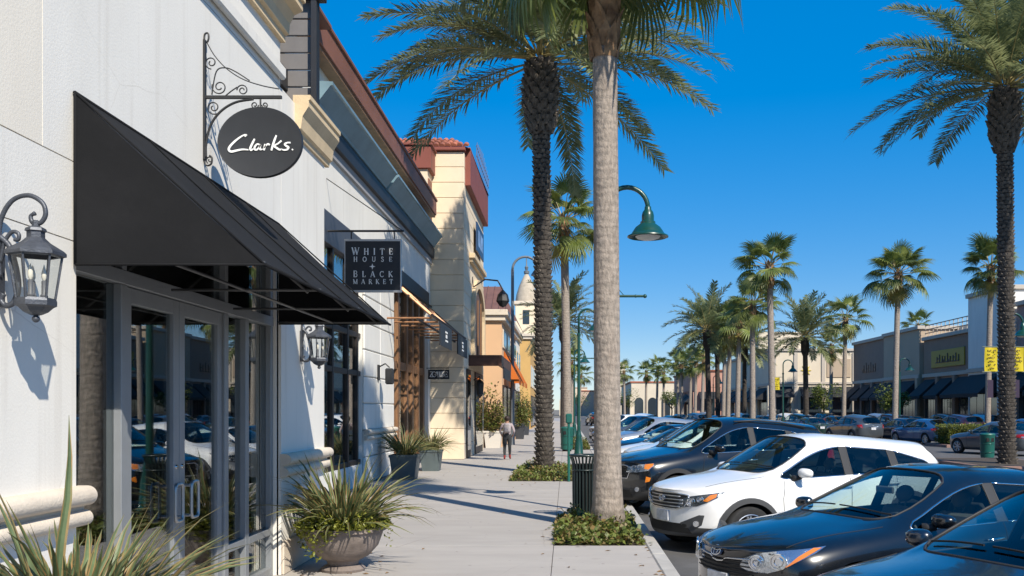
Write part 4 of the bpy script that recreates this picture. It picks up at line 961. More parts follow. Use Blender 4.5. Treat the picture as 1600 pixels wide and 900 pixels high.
def date_trunk_near(t, h, r0, lean, rr):
    """local coordinates: shaft, leaf scars, bulging crown shaft of cut leaf bases"""
    ax = curve_axis(h, lean); n = len(ax)-1
    def at(z):
        f = max(0, min(0.9999, z/h))*n; i = int(f); return ax[i].lerp(ax[i+1], f-i)
    def rad(z):
        u = z/h
        r = r0*(1.25-0.9*min(1, z/0.8)*0.28) if z < 0.8 else r0*(1.0-0.10*u)
        if h-z < 2.2: r = r0*(0.9+0.8*math.sin(min(1, (2.2-(h-z))/1.1)*math.pi/2)) if h-z > 0.6 else r0*(1.7-0.5*(0.6-(h-z))/0.6)
        return r
    mb = MB(); zs = [h*k_/60 for k_ in range(61)]
    mb.tube([at(z) for z in zs], [rad(z)*0.93 for z in zs], 14)
    link_local('trunk', mb.mesh('trunk', M_TRUNKD, True), t)
    mb = MB(); row = 0; z = 0.15
    while z < h-0.05:
        big = h-z < 2.1
        m = 11; dz = 0.135 if not big else 0.15
        for k_ in range(m):
            a = 2*math.pi*(k_+(0.5 if row % 2 else 0)+rr.uniform(-0.12, 0.12)+row*0.07)/m; c = at(z+rr.uniform(-0.02, 0.02)); r = rad(z)
            w = 2*math.pi*r/m*0.62; out = (rr.uniform(0.03, 0.055) if not big else rr.uniform(0.08, 0.17)); hh = (0.10 if not big else 0.24)
            rv = Vector((math.cos(a), math.sin(a), 0)); tv = Vector((-math.sin(a), math.cos(a), 0)); up = Vector((0, 0, 1))
            b = c+rv*r*0.9
            tipz = hh*0.55
            vs = [b-tv*w-up*hh*0.5, b+tv*w-up*hh*0.5, b+tv*w*0.75+up*hh*0.3, b-tv*w*0.75+up*hh*0.3,
                  b+rv*(out+r*0.1)-tv*w*0.45+up*tipz, b+rv*(out+r*0.1)+tv*w*0.45+up*tipz, b+rv*out*0.6-up*hh*0.45]
            mb.add(vs, [(6, 1, 5), (6, 5, 4), (6, 4, 0), (0, 4, 3), (1, 2, 5), (4, 5, 2, 3)])
        z += dz; row += 1
    tag(link_local('leaf_scars', mb.mesh('leaf_scars', M_BOOT), t), kind='stuff')
    return at(h)
def link_local(name, me, parent):
    o = bpy.data.objects.new(name, me); COL.objects.link(o); o.parent = parent; ORG[o.name] = org(parent); return o
def fan_trunk(t, h, r0, lean, rr, m=None, near=False, shaft=1.1):
    ax = curve_axis(h, lean, 24)
    mb = MB(); n = len(ax)-1
    rs = []
    for i in range(n+1):
        z = h*i/n
        rs.append(r0*(1.0+0.45*math.exp(-z/0.35))*(1-0.14*z/h)*(1+rr.uniform(-0.012, 0.012)))
    mb.tube(ax, rs, 20 if near else 8)
    link_local('trunk', mb.mesh('trunk', m or M_TRUNKW, True), t)
    # old leaf bases below the crown
    mb = MB(); z = h-shaft; row = 0
    while z < h+0.35:
        c = ax[-1].lerp(ax[-3], min(1, max(0, (h-z)/1.2))) if z < h else ax[-1]
        c = Vector((c.x, c.y, z))
        for k_ in range(6 if near else 4):
            a = R(k_*(60 if near else 90)+row*37+rr.uniform(-14, 14)); rv = Vector((math.cos(a), math.sin(a), 0)); tv = Vector((-math.sin(a), math.cos(a), 0)); up = Vector((0, 0, 1))
            w = 0.12 if near else 0.12; l = rr.uniform(0.34, 0.55) if near else rr.uniform(0.28, 0.42); r = r0*0.92; b = c+rv*r
            vs = [b-tv*w, b+tv*w, b+tv*w*0.7+rv*0.05+up*l*0.6, b-tv*w*0.7+rv*0.05+up*l*0.6, b+rv*(rr.uniform(0.04, 0.14) if near else 0.16)+up*l+tv*rr.uniform(-.05, .05), b+rv*0.02+up*l*0.4]
            mb.add(vs, [(0, 1, 2, 3), (3, 2, 4), (1, 5, 4, 2), (5, 0, 3, 4), (0, 5, 1)])
        z += 0.15; row += 1
    tag(link_local('leaf_bases', mb.mesh('leaf_bases', M_BOOTB), t), kind='stuff')
    return ax[-1]

# --- nearest fan palm in the first planting bed
rr = random.Random(11)
PALMG = 'palms along the street'
t = thing('fan_palm', 'large fan palm with thick grey trunk in front of green lamp post', 'palm tree', (0.62, 14.4, 0), PALMG)
top = fan_trunk(t, 9.2, 0.205, (-0.06, 0, 0), rr, near=True, shaft=2.15)
fan_crown(t, (top.x, top.y, 9.5), 26, rr, True, 0, 1.2, emin=-10)
for az, e, s in ((188, -56, 1.12), (200, -40, 1.1), (-12, -24, 1.3), (10, -30, 1.2), (150, -25, 1.1), (60, -30, 1.1), (-70, -12, 1.1), (100, -35, 1.0), (-40, -5, 1.3)):
    child(FN[3], t, (top.x+0.13*math.cos(R(az)), top.y+0.13*math.sin(R(az)), 9.3), (R(rr.uniform(-20, 20)), R(-e), R(az)), (s, s, s))
# --- the big date palm over the walk
rr = random.Random(5)
t = thing('date_palm', 'tall date palm rising from sidewalk bed with dark scaly trunk', 'palm tree', (-0.62, 27.2, 0), PALMG)
top = date_trunk_near(t, 11.7, 0.25, (-0.12, 0), rr)
date_crown(t, top, (4, 8, 12, 14, 14, 10, 4, 1), rr, gap=(95, 150))
# --- the date palm at the right edge
rr = random.Random(23)
t = thing('date_palm', 'tall date palm at right edge beside yellow banner', 'palm tree', (15.15, 33, -0.2), PALMG)
top = date_trunk_near(t, 13.0, 0.27, (-0.1, 0), rr)
date_crown(t, top, (6, 8, 10, 12, 12, 9, 3, 0), rr)
# --- palms farther off: (kind, px, depth, height, label)
FARP = [
 ('f', 887, 45, 10.4, 'fan palm with yellowing lower leaves between the two nearest trunks'),
 ('d', 880, 74, 8.6, 'smaller date palm seen low behind the fan palm on the walk'),
 ('f', 1207, 58, 10.4, 'tallest fan palm standing among the parked cars in mid distance'),
 ('f', 1398, 64, 10.8, 'lone fan palm in front of the brown shops with one hanging leaf'),
 ('f', 1543, 64, 11.2, 'fan palm behind the yellow banner at right'),
 ('f', 1318, 86, 9.9, 'fan palm in front of the dark brown shop'),
 ('f', 1298, 118, 9.6, 'small far fan palm beside the dark brown shop'),
 ('d', 1260, 82, 8.2, 'date palm in front of the cream shop with hanging lower fronds'),
 ('d', 1108, 80, 8.6, 'leftmost date palm of the middle distance cluster'),
 ('d', 1122, 90, 8.8, 'slim date palm just right of the leftmost one in the cluster'),
 ('f', 1137, 84, 8.6, 'short fan palm in the middle of the cluster'),
 ('f', 1152, 76, 8.7, 'fan palm with bushy crown in the cluster'),
 ('f', 1176, 68, 9.2, 'fan palm with full crown left of the tallest mid distance palm'),
 ('f', 1060, 150, 9.4, 'far fan palm left in the distant pair group'),
 ('f', 1066, 142, 8.2, 'far short fan palm beside the distant pair'),
 ('f', 1078, 146, 9.3, 'far fan palm right in the distant pair group'),
 ('f', 1086, 138, 8.4, 'far fan palm with low round crown before pink shop'),
 ('f', 976, 180, 8.8, 'distant fan palm just right of the big trunk'),
 ('f', 1009, 185, 9.0, 'distant fan palm before the white far building'),
 ('f', 1026, 178, 9.6, 'distant taller fan palm before white far building'),
 ('f', 1037, 176, 8.4, 'distant fan palm with yellow leaves by white building'),
 ('f', 1437, 124, 12.6, 'palm crown peeking above the taupe shop roof'),
 ('f', 950, 215, 8.0, 'distant fan palm peeping left of the far cream block'),
 ('f', 964, 200, 8.4, 'distant fan palm close to the thick trunk edge'),
 ('f', 1097, 128, 8.8, 'far fan palm between the distant pair and the date palms'),
 ('f', 1130, 108, 9.0, 'far fan palm behind the slim date palm'),
 ('d', 1163, 96, 8.4, 'far date palm behind the full crowned fan palm'),
 ('f', 895, 120, 7.5, 'distant fan palm at the end of the walk'),
 ('f', 905, 160, 7.5, 'farthest fan palm down the street on the left'),
]
for i, (kd, px, d, h, lab) in enumerate(FARP):
    rr = random.Random(100+i)
    x = (px-885)/1500*d; base = -0.2 if px > 900 else 0.0
    t = thing('fan_palm' if kd == 'f' else 'date_palm', lab, 'palm tree', (x, d, base), PALMG)
    lean = (rr.uniform(-0.25, 0.25), 0)
    if kd == 'f':
        top = fan_trunk(t, h, 0.21 if d < 100 else 0.24, lean, rr)
        fan_crown(t, (top.x, top.y, top.z+0.1), rr.randrange(22, 29) if d < 100 else 20, rr, d < 70, rr.randrange(1, 5), rr.uniform(1.12, 1.28))
    else:
        mb = MB(); ax = curve_axis(h, lean, 20); mb.tube(ax, [0.25*(1-0.2*k_/20) if k_ < 17 else 0.36 for k_ in range(21)], 9); link_local('trunk', mb.mesh('trunk', M_TRUNKD, True), t)
        date_crown(t, ax[-1], (6, 8, 9, 10, 9, 6), rr, False)
# ================================================================ ground cover, hedges
def leaf_mass(name, boxes, m, n, parent=None, size=0.06, rr=None, label=None, cat=None, at=(0, 0, 0), sticks=0):
    rr = rr or random.Random(1); mb = MB(); per = n//len(boxes)
    for (x0, x1, y0, y1, z0, z1) in boxes:
        for _ in range(per):
            u, v, w = rr.random(), rr.random(), rr.random()
            edge = min(1, 6*min(u, 1-u)+0.3)*min(1, 6*min(v, 1-v)+0.3)*(0.7+0.6*abs(math.sin(u*5.3+v*11.7)*math.cos(u*8.1-v*6.3)))
            if rr.random() < 0.12: u += rr.gauss(0, 0.04); v += rr.gauss(0, 0.025)
            p = Vector((x0+(x1-x0)*u, y0+(y1-y0)*v, z0+(0.12*rr.random() if rr.random() < 0.06 else 0)+(z1-z0)*(w**0.6)*edge*(0.75+0.5*math.sin(u*9+v*7)*0.5)))
            a = rr.uniform(0, 6.28); el = rr.uniform(-0.3, 1.1); s = size*rr.uniform(0.6, 1.4)
            d = Vector((math.cos(a)*math.cos(el), math.sin(a)*math.cos(el), math.sin(el))); sd = Vector((-math.sin(a), math.cos(a), rr.uniform(-.5, .5))).normalized()*s*0.38
            mb.add([p, p+d*s*0.5+sd, p+d*s, p+d*s*0.5-sd], [(0, 1, 2, 3)], rr.choice((0, 0, 1)) if isinstance(m, (list, tuple)) else 0)
    if parent:
        return tag(mb.build(name, m, parent), kind='stuff')
    return tag(mb.build(name, m, at=at), label, cat, kind='stuff')
M_COVER = mat('ground_cover_leaf', (0.10, 0.155, 0.035), 0.5, var=0.35, vs=6, transl=0.3, col2=(0.22, 0.25, 0.05))
M_COVER2 = mat('ground_cover_leaf_pale', (0.19, 0.20, 0.06), 0.5, var=0.35, vs=6, transl=0.3, col2=(0.28, 0.17, 0.06))
M_SOIL = mat('planting_soil', (0.06, 0.045, 0.032), 0.95, var=0.3, vs=6, bump=0.4, bs=15)
for (x0, x1, y0, y1, zt, lab) in ((-0.17, 1.06, 12.7, 15.7, 0.19, 'leafy ground cover bed around the thick grey palm trunk'), (-1.45, 0.24, 24.1, 29.6, 0.22, 'green ground cover bed around the scaly date palm'), (-0.17, 1.06, 43, 47, 0.5, 'ground cover bed around the farther fan palm on the walk')):
    b = thing('planting_bed', lab, 'planting bed', ((x0+x1)/2, (y0+y1)/2, 0), 'sidewalk planting beds')
    q = MB(); q.box(x0+0.02, x1-0.02, y0+0.02, y1-0.02, -0.2, -0.004); q.build('soil', M_SOIL, b)
    leaf_mass('ground_cover', [(x0+0.02, x1-0.02, y0+0.02, y1-0.02, -0.01, zt)], [M_COVER, M_COVER2], 5200, b, 0.075, random.Random(int(y0)))
# ================================================================ cars
def paint(name, col, metal=0.0, rough=0.3): return mat(name, col, rough, metal=metal, coat=1.0, var=0.03, vs=2, dirt=0.012 if max(col) < 0.1 else 0.06, ds=5, dcol=(0.3, 0.28, 0.25))
P_WHITE = paint('white_car_paint', (0.78, 0.78, 0.77), 0, 0.35)
P_BLACK = paint('black_car_paint', (0.004, 0.005, 0.007), 0, 0.25)
P_INDIGO = paint('blue_black_car_paint', (0.003, 0.0045, 0.007), 0.0, 0.25)
P_NAVY = paint('navy_car_paint', (0.005, 0.014, 0.032), 0.2, 0.28)
P_SILVER = paint('silver_car_paint', (0.42, 0.44, 0.46), 0.6, 0.32)
P_GREY = paint('grey_car_paint', (0.10, 0.115, 0.13), 0.5, 0.3)
P_BLUE = paint('blue_car_paint', (0.025, 0.10, 0.24), 0.4, 0.3)
P_DGREEN = paint('dark_green_car_paint', (0.012, 0.035, 0.03), 0.3, 0.3)
P_MAROON = paint('maroon_car_paint', (0.05, 0.02, 0.03), 0.3, 0.3)
P_CHAMP = paint('champagne_car_paint', (0.30, 0.29, 0.24), 0.5, 0.35)
M_CARGLASS = glass('car_glass', (0.74, 0.84, 0.80), 1.5)
M_TINT = glass('tinted_car_glass', (0.24, 0.30, 0.32), 1.6)
M_LENS = glass('lamp_lens', (0.93, 0.95, 0.97), 1.5)
M_RUBBER = mat('tyre_rubber', (0.018, 0.018, 0.018), 0.8, var=0.3, vs=12, bump=0.2, bs=60)
M_RIM = mat('alloy_rim', (0.55, 0.56, 0.58), 0.28, metal=0.85)
M_PLASTIC = mat('black_car_plastic', (0.022, 0.023, 0.025), 0.6, bump=0.08, bs=150)
M_CLAD = mat('charcoal_cladding', (0.05, 0.052, 0.055), 0.65, bump=0.08, bs=150)
M_INT = mat('car_interior', (0.07, 0.07, 0.072), 0.85)
M_GAP = mat('panel_gap', (0.006, 0.006, 0.006), 0.8)
M_AMBER = mat('amber_lens', (0.75, 0.22, 0.02), 0.15, coat=0.6)
M_REDL = mat('red_lens', (0.40, 0.012, 0.012), 0.15, coat=0.6)
M_REFL = mat('lamp_reflector', (0.62, 0.64, 0.67), 0.16, metal=0.9, bump=0.5, bs=9)
M_PLATE = mat('number_plate', (0.55, 0.56, 0.58), 0.5, var=0.3, vs=9)

def R10(x, hw, rows): return rows
# control sections: every station is ten points (x, y, z) from belly centre to roof centre
def suv_sections():
    S = []
    def body(x0, w, zb, zs, zbelt, wb):        # lower rows r0..r5
        return [(x0, 0, zb), (x0, w-0.16, zb), (x0, w-0.03, zs), (x0, w, 0.74), (x0, w-0.02, zbelt-0.14), (x0, wb, zbelt)]
    # nose
    S.append([(2.16, 0, 0.27), (2.06, 0.62, 0.27), (1.98, 0.78, 0.42), (1.97, 0.82, 0.62), (1.98, 0.80, 0.80), (1.99, 0.70, 0.915), (2.04, 0.58, 0.93), (2.10, 0.42, 0.935), (2.16, 0.20, 0.94), (2.18, 0, 0.94)])
    S.append([(1.85, 0, 0.24), (1.80, 0.74, 0.25), (1.74, 0.885, 0.42), (1.72, 0.90, 0.66), (1.74, 0.87, 0.86), (1.78, 0.77, 0.985), (1.80, 0.62, 1.01), (1.84, 0.45, 1.015), (1.90, 0.22, 1.02), (1.92, 0, 1.02)])
    S.append([(1.3, 0, 0.22), (1.3, 0.78, 0.24), (1.3, 0.905, 0.42), (1.3, 0.925, 0.70), (1.3, 0.90, 0.94), (1.3, 0.79, 1.055), (1.3, 0.64, 1.09), (1.3, 0.46, 1.10), (1.34, 0.22, 1.11), (1.36, 0, 1.115)])
    # cowl: windscreen foot
    S.append([(0.88, 0, 0.21), (0.88, 0.78, 0.23), (0.88, 0.91, 0.40), (0.88, 0.93, 0.72), (0.88, 0.91, 0.97), (0.86, 0.845, 1.075), (0.86, 0.795, 1.10), (0.93, 0.72, 1.12), (1.06, 0.36, 1.15), (1.10, 0, 1.16)])
    # windscreen head
    S.append([(0.15, 0, 0.21), (0.15, 0.78, 0.23), (0.15, 0.91, 0.40), (0.15, 0.935, 0.74), (0.15, 0.92, 0.98), (0.15, 0.865, 1.085), (0.20, 0.70, 1.48), (0.12, 0.60, 1.60), (0.20, 0.32, 1.665), (0.23, 0, 1.675)])
    for x, dz in ((-0.22, 0.0), (-0.32, 0.002), (-1.08, 0.055), (-1.18, 0.07)):
        S.append([(x, 0, 0.21), (x, 0.78, 0.23), (x, 0.91, 0.40), (x, 0.935, 0.74), (x, 0.925, 0.99), (x, 0.87, 1.095+0.014*(-x)), (x, 0.705, 1.525-dz*1.2), (x, 0.615, 1.635-dz), (x, 0.33, 1.70-dz), (x, 0, 1.71-dz)])
    # rear side window tip / roof end
    S.append([(-1.78, 0, 0.22), (-1.78, 0.77, 0.25), (-1.78, 0.90, 0.42), (-1.78, 0.92, 0.76), (-1.78, 0.905, 1.04), (-1.82, 0.845, 1.185), (-1.78, 0.765, 1.27), (-1.92, 0.59, 1.475), (-2.06, 0.32, 1.545), (-2.12, 0, 1.56)])
    S.append([(-2.22, 0, 0.27), (-2.18, 0.70, 0.28), (-2.24, 0.83, 0.44), (-2.28, 0.86, 0.76), (-2.28, 0.84, 1.0), (-2.24, 0.79, 1.13), (-2.24, 0.70, 1.145), (-2.27, 0.60, 1.15), (-2.33, 0.32, 1.16), (-2.35, 0, 1.165)])
    capF = [2.2, 2.22, 2.24, 2.25, 2.235, 2.225, 2.22, 2.21, 2.20]
    capR = [-2.24, -2.28, -2.32, -2.36, -2.37, -2.37, -2.37, -2.37, -2.37]
    return S, capF, capR
def sedan_sections():
    S = []
    S.append([(2.26, 0, 0.22), (2.14, 0.62, 0.22), (2.04, 0.76, 0.34), (2.02, 0.80, 0.52), (2.04, 0.77, 0.66), (2.06, 0.68, 0.745), (2.12, 0.56, 0.765), (2.20, 0.40, 0.775), (2.26, 0.20, 0.78), (2.28, 0, 0.78)])
    S.append([(1.9, 0, 0.2), (1.84, 0.72, 0.2), (1.76, 0.865, 0.34), (1.74, 0.885, 0.56), (1.76, 0.85, 0.74), (1.80, 0.76, 0.845), (1.84, 0.61, 0.875), (1.90, 0.44, 0.885), (1.96, 0.22, 0.90), (1.98, 0, 0.905)])
    S.append([(1.35, 0, 0.19), (1.35, 0.76, 0.19), (1.35, 0.89, 0.34), (1.35, 0.91, 0.60), (1.35, 0.88, 0.81), (1.35, 0.78, 0.915), (1.35, 0.63, 0.955), (1.37, 0.45, 0.965), (1.42, 0.22, 0.985), (1.44, 0, 0.99)])
    S.append([(0.80, 0, 0.19), (0.80, 0.76, 0.19), (0.80, 0.895, 0.34), (0.80, 0.915, 0.62), (0.80, 0.90, 0.84), (0.78, 0.835, 0.935), (0.78, 0.79, 0.96), (0.86, 0.71, 0.985), (1.02, 0.36, 1.02), (1.07, 0, 1.03)])
    S.append([(0.0, 0, 0.19), (0.0, 0.76, 0.19), (0.0, 0.895, 0.34), (0.0, 0.92, 0.64), (0.0, 0.905, 0.86), (0.0, 0.85, 0.95), (0.04, 0.655, 1.30), (-0.06, 0.56, 1.40), (0.02, 0.30, 1.45), (0.05, 0, 1.46)])
    for x in (-0.30, -0.40, -1.00, -1.08):
        k_ = max(0, -x-0.4)*0.075
        S.append([(x, 0, 0.19), (x, 0.76, 0.19), (x, 0.895, 0.34), (x, 0.92, 0.64), (x, 0.905, 0.87), (x, 0.855, 0.962), (x, 0.655, 1.335-k_), (x, 0.565, 1.44-k_*0.8), (x, 0.31, 1.485-k_*0.8), (x, 0, 1.49-k_*0.8)])
    S.append([(-1.46, 0, 0.19), (-1.46, 0.75, 0.2), (-1.46, 0.89, 0.34), (-1.46, 0.91, 0.66), (-1.46, 0.895, 0.90), (-1.48, 0.83, 0.985), (-1.42, 0.745, 1.10), (-1.28, 0.58, 1.36), (-1.22, 0.30, 1.43), (-1.20, 0, 1.44)])
    S.append([(-1.86, 0, 0.2), (-1.86, 0.74, 0.22), (-1.86, 0.88, 0.36), (-1.86, 0.90, 0.68), (-1.86, 0.88, 0.91), (-1.86, 0.78, 1.005), (-1.86, 0.68, 1.03), (-1.80, 0.58, 1.06), (-1.86, 0.30, 1.085), (-1.88, 0, 1.09)])
    S.append([(-2.28, 0, 0.24), (-2.22, 0.66, 0.25), (-2.24, 0.80, 0.38), (-2.26, 0.82, 0.68), (-2.27, 0.78, 0.92), (-2.28, 0.70, 1.02), (-2.29, 0.60, 1.04), (-2.30, 0.45, 1.05), (-2.33, 0.22, 1.055), (-2.34, 0, 1.06)])
    capF = [2.30, 2.33, 2.355, 2.36, 2.345, 2.335, 2.33, 2.32, 2.31]
    capR = [-2.3, -2.33, -2.37, -2.38, -2.37, -2.36, -2.355, -2.35, -2.345]
    return S, capF, capR
# material slots of a body shell
BODY, WIND, SIDE, REARG, CLADM, WELL, PILL = range(7)
def car_shell(kind):
    S, cF, cR = suv_sections() if kind == 'suv' else sedan_sections()
    ns = len(S); bm = bmesh.new(); V = {}
    for i, s in enumerate(S):
        for j, (x, y, z) in enumerate(s):
            for sd in ((1, -1) if 0 < j < 9 else (1,)):
                V[i, j, sd] = bm.verts.new((x, y*sd, z))
            if j in (0, 9): V[i, j, -1] = V[i, j, 1]
    def face(vs, m):
        u = []
        for v in vs:
            if v not in u: u.append(v)
        if len(u) < 3: return None
        f = bm.faces.new(u); f.material_index = m; f.smooth = True; return f
    wend = 9 if kind == 'suv' else 9
    for i in range(ns-1):
        for j in range(9):
            m = BODY
            if j <= 1: m = CLADM if (kind == 'suv' or j == 0) else BODY
            if i == 3 and j >= 7: m = WIND
            if j == 5 and i in (3, 4, 6, 8): m = SIDE
            if j == 5 and i in (5, 7): m = PILL
            if kind == 'suv' and i == 9 and j >= 7: m = REARG
            if kind == 'sedan' and i == 9 and j >= 7: m = REARG
            for sd in (1, -1):
                q = [V[i, j, sd], V[i+1, j, sd], V[i+1, j+1, sd], V[i, j+1, sd]]
                face(q if sd > 0 else q[::-1], m)
    for i, cx_, fl in ((0, cF, 1), (ns-1, cR, -1)):
        C = {0: V[i, 0, 1], 9: V[i, 9, 1]}
        for j in range(1, 9):
            z = S[i][j][2]
            if j > 5: z = S[i][5][2]+(S[i][9][2]-S[i][5][2])*(j-5)/4.6
            C[j] = bm.verts.new((cx_[j], 0, z))
        for j in range(9):
            for sd in (1, -1):
                q = [V[i, j, sd], V[i, j+1, sd], C[j+1], C[j]]
                m = CLADM if (kind == 'suv' and j <= 1) else BODY
                face(q if sd*fl > 0 else q[::-1], m)
    # crease the window borders, the shoulder and the sill a little
    cr = bm.edges.layers.float.new('crease_edge')
    for e in bm.edges:
        ms = {f.material_index for f in e.link_faces}
        if len(ms) > 1: e[cr] = 0.55
    bmesh.ops.recalc_face_normals(bm, faces=bm.faces)
    me = bpy.data.meshes.new('shell'); bm.to_mesh(me); bm.free()
    for k_ in range(7): me.materials.append(None)
    o = bpy.data.objects.new('tmp_shell', me); COL.objects.link(o)
    ss = o.modifiers.new('s', 'SUBSURF'); ss.levels = ss.render_levels = 2
    # wheel wells
    wb, wr = WHEELS[kind]
    cut = MB()
    for x in wb:
        for s in (1, -1):
            y0, y1 = (0.60, 1.3) if s > 0 else (-1.3, -0.60)
            cut.lathe([(0.0001, y0), (wr+0.055, y0), (wr+0.055, y1), (0.0001, y1)], 32, (x, 0, wr), axis='y')
    cme = cut.mesh('cut', [None], False)
    bmc = bmesh.new(); bmc.from_mesh(cme); bmesh.ops.remove_doubles(bmc, verts=bmc.verts, dist=0.001); bmesh.ops.recalc_face_normals(bmc, faces=bmc.faces)
    for f in bmc.faces: f.material_index = WELL
    bmc.to_mesh(cme); bmc.free()
    for k_ in range(6): cme.materials.append(None)
    co = bpy.data.objects.new('tmp_cut', cme); COL.objects.link(co)
    bo = o.modifiers.new('b', 'BOOLEAN'); bo.object = co; bo.operation = 'DIFFERENCE'; bo.solver = 'EXACT'
    if hasattr(bo, 'material_mode'): bo.material_mode = 'INDEX'
    dg = bpy.context.evaluated_depsgraph_get(); dg.update()
    ev = o.evaluated_get(dg); out = bpy.data.meshes.new_from_object(ev)
    bpy.data.objects.remove(o); bpy.data.objects.remove(co)
    return out
WHEELS = {'suv': ((1.37, -1.33), 0.355), 'sedan': ((1.40, -1.38), 0.325)}
def split_mesh(me, pred, name):
    bm = bmesh.new(); bm.from_mesh(me)
    bmesh.ops.delete(bm, geom=[f for f in bm.faces if not pred(f)], context='FACES')
    bmesh.ops.remove_doubles(bm, verts=bm.verts, dist=1e-5)
    for f in bm.faces: f.smooth = True
    m = bpy.data.meshes.new(name); bm.to_mesh(m)
    loops = boundary_loops(bm); bm.free()
    return m, loops
def boundary_loops(bm):
    nb = {}
    for e in bm.edges:
        if len(e.link_faces) == 1:
            a, b = e.verts; nb.setdefault(a.index, []).append(b.index); nb.setdefault(b.index, []).append(a.index)
    bm.verts.ensure_lookup_table(); seen = set(); out = []
    for s in nb:
        if s in seen: continue
        lp = [s]; seen.add(s); cur = s
        while True:
            nx = [v for v in nb[cur] if v not in seen]
            if not nx: break
            cur = nx[0]; seen.add(cur); lp.append(cur)
        out.append([bm.verts[i].co.copy() for i in lp])
    return out
def patch(bvh, outline, origin, U, V, D, off=0.006, step=0.05, skirt=0.02, smooth=True):
    """a plate that follows the body: outline in the (U,V) plane, projected along D"""
    pts = []
    n = len(outline)
    for i in range(n):
        a, b = Vector(outline[i]), Vector(outline[(i+1) % n]); k_ = max(1, int((b-a).length/step))
        for t in range(k_): pts.append(a.lerp(b, t/k_))
    nb = len(pts)
    us = [p.x for p in pts]; vs_ = [p.y for p in pts]
    def inside(p):
        c = False
        for i in range(nb):
            a, b = pts[i], pts[(i+1) % nb]
            if (a.y > p.y) != (b.y > p.y) and p.x < (b.x-a.x)*(p.y-a.y)/(b.y-a.y)+a.x: c = not c
        return c
    u = min(us)+step*0.6
    allp = list(pts)
    while u < max(us):
        v = min(vs_)+step*0.6
        while v < max(vs_):
            p = Vector((u, v))
            if inside(p) and min((p-q_).length for q_ in pts) > step*0.45: allp.append(p)
            v += step
        u += step
    r = delaunay_2d_cdt(allp, [], [list(range(nb))], 1, 1e-6)
    vv, ff = r[0], r[2]
    D = Vector(D).normalized(); o = Vector(origin); U = Vector(U).normalized(); V = Vector(V).normalized()
    mb = MB(); P = []; last = 0
    for p in vv:
        s = o+U*p.x+V*p.y
        h = bvh.ray_cast(s, D)
        if h[0] is None:
            h2 = bvh.find_nearest(s+D*2.0); q_ = h2[0]
        else: q_ = h[0]
        P.append(q_-D*off)
    cnt = {}
    for f in ff:
        for i in range(len(f)):
            e = (f[i], f[(i+1) % len(f)]); k_ = tuple(sorted(e)); cnt.setdefault(k_, []).append(e)
    nrm = U.cross(V)
    flip = nrm.dot(D) > 0
    fs = [list(f)[::-1] if flip else list(f) for f in ff]
    nP = len(P)
    vs = P+[p+D*skirt for p in P]
    for k_, es in cnt.items():
        if len(es) == 1:
            a, b = es[0]
            fs.append([a, b, b+nP, a+nP] if flip else [b, a, a+nP, b+nP])
    mb.add(vs, fs); return mb
def on_side(bvh, pts, y=1.6, s=1, off=0.0):
    out = []
    for x, z in pts:
        h = bvh.ray_cast(Vector((x, y*s, z)), Vector((0, -s, 0)))
        if h[0] is not None: out.append(h[0]+Vector((0, s*off, 0)))
    return out
def dens(pts, st=0.04):
    out = []
    for a, b in zip(pts[:-1], pts[1:]):
        a, b = Vector(a), Vector(b); k_ = max(1, int((b-a).length/st))
        for t in range(k_): out.append(a.lerp(b, t/k_))
    out.append(Vector(pts[-1])); return out

def make_wheel(kind, spokes):
    r = WHEELS[kind][1]; w = 0.115
    t = MB(); ri = r*0.70
    t.lathe([(ri, -w*0.9), (r*0.82, -w), (r*0.93, -w*0.97), (r*0.985, -w*0.8), (r, -w*0.5), (r, w*0.5), (r*0.985, w*0.8), (r*0.93, w*0.97), (r*0.82, w), (ri, w*0.9)], 36, axis='y')
    m = MB()
    m.lathe([(ri*1.01, w*0.92), (ri*0.97, w*0.95), (ri*0.93, w*0.80), (ri*0.90, -w*0.2), (ri*0.90, -w*0.9), (ri*1.0, -w*0.95)], 32, axis='y')
    m.lathe([(0.001, w*0.78), (r*0.10, w*0.78), (r*0.17, w*0.62), (r*0.18, w*0.3)], 20, axis='y')
    for k_ in range(spokes):
        for dd in (-0.07, 0.07):
            a = 2*math.pi*k_/spokes+dd; b = len(m.v)
            m.box(-0.016, 0.016, w*0.3, w*0.72, r*0.12, ri*0.95, 0.006)
            M = Matrix.Rotation(a+dd*0.6, 4, 'Y'); m.xf(M, b)
    d = MB(); d.lathe([(0.001, -w*0.1), (ri*0.9, -w*0.1)], 24, axis='y')
    return t.mesh('tyre', M_RUBBER, 40), m.mesh('rim', M_RIM, 35), d.mesh('brake_disc', M_GAP)

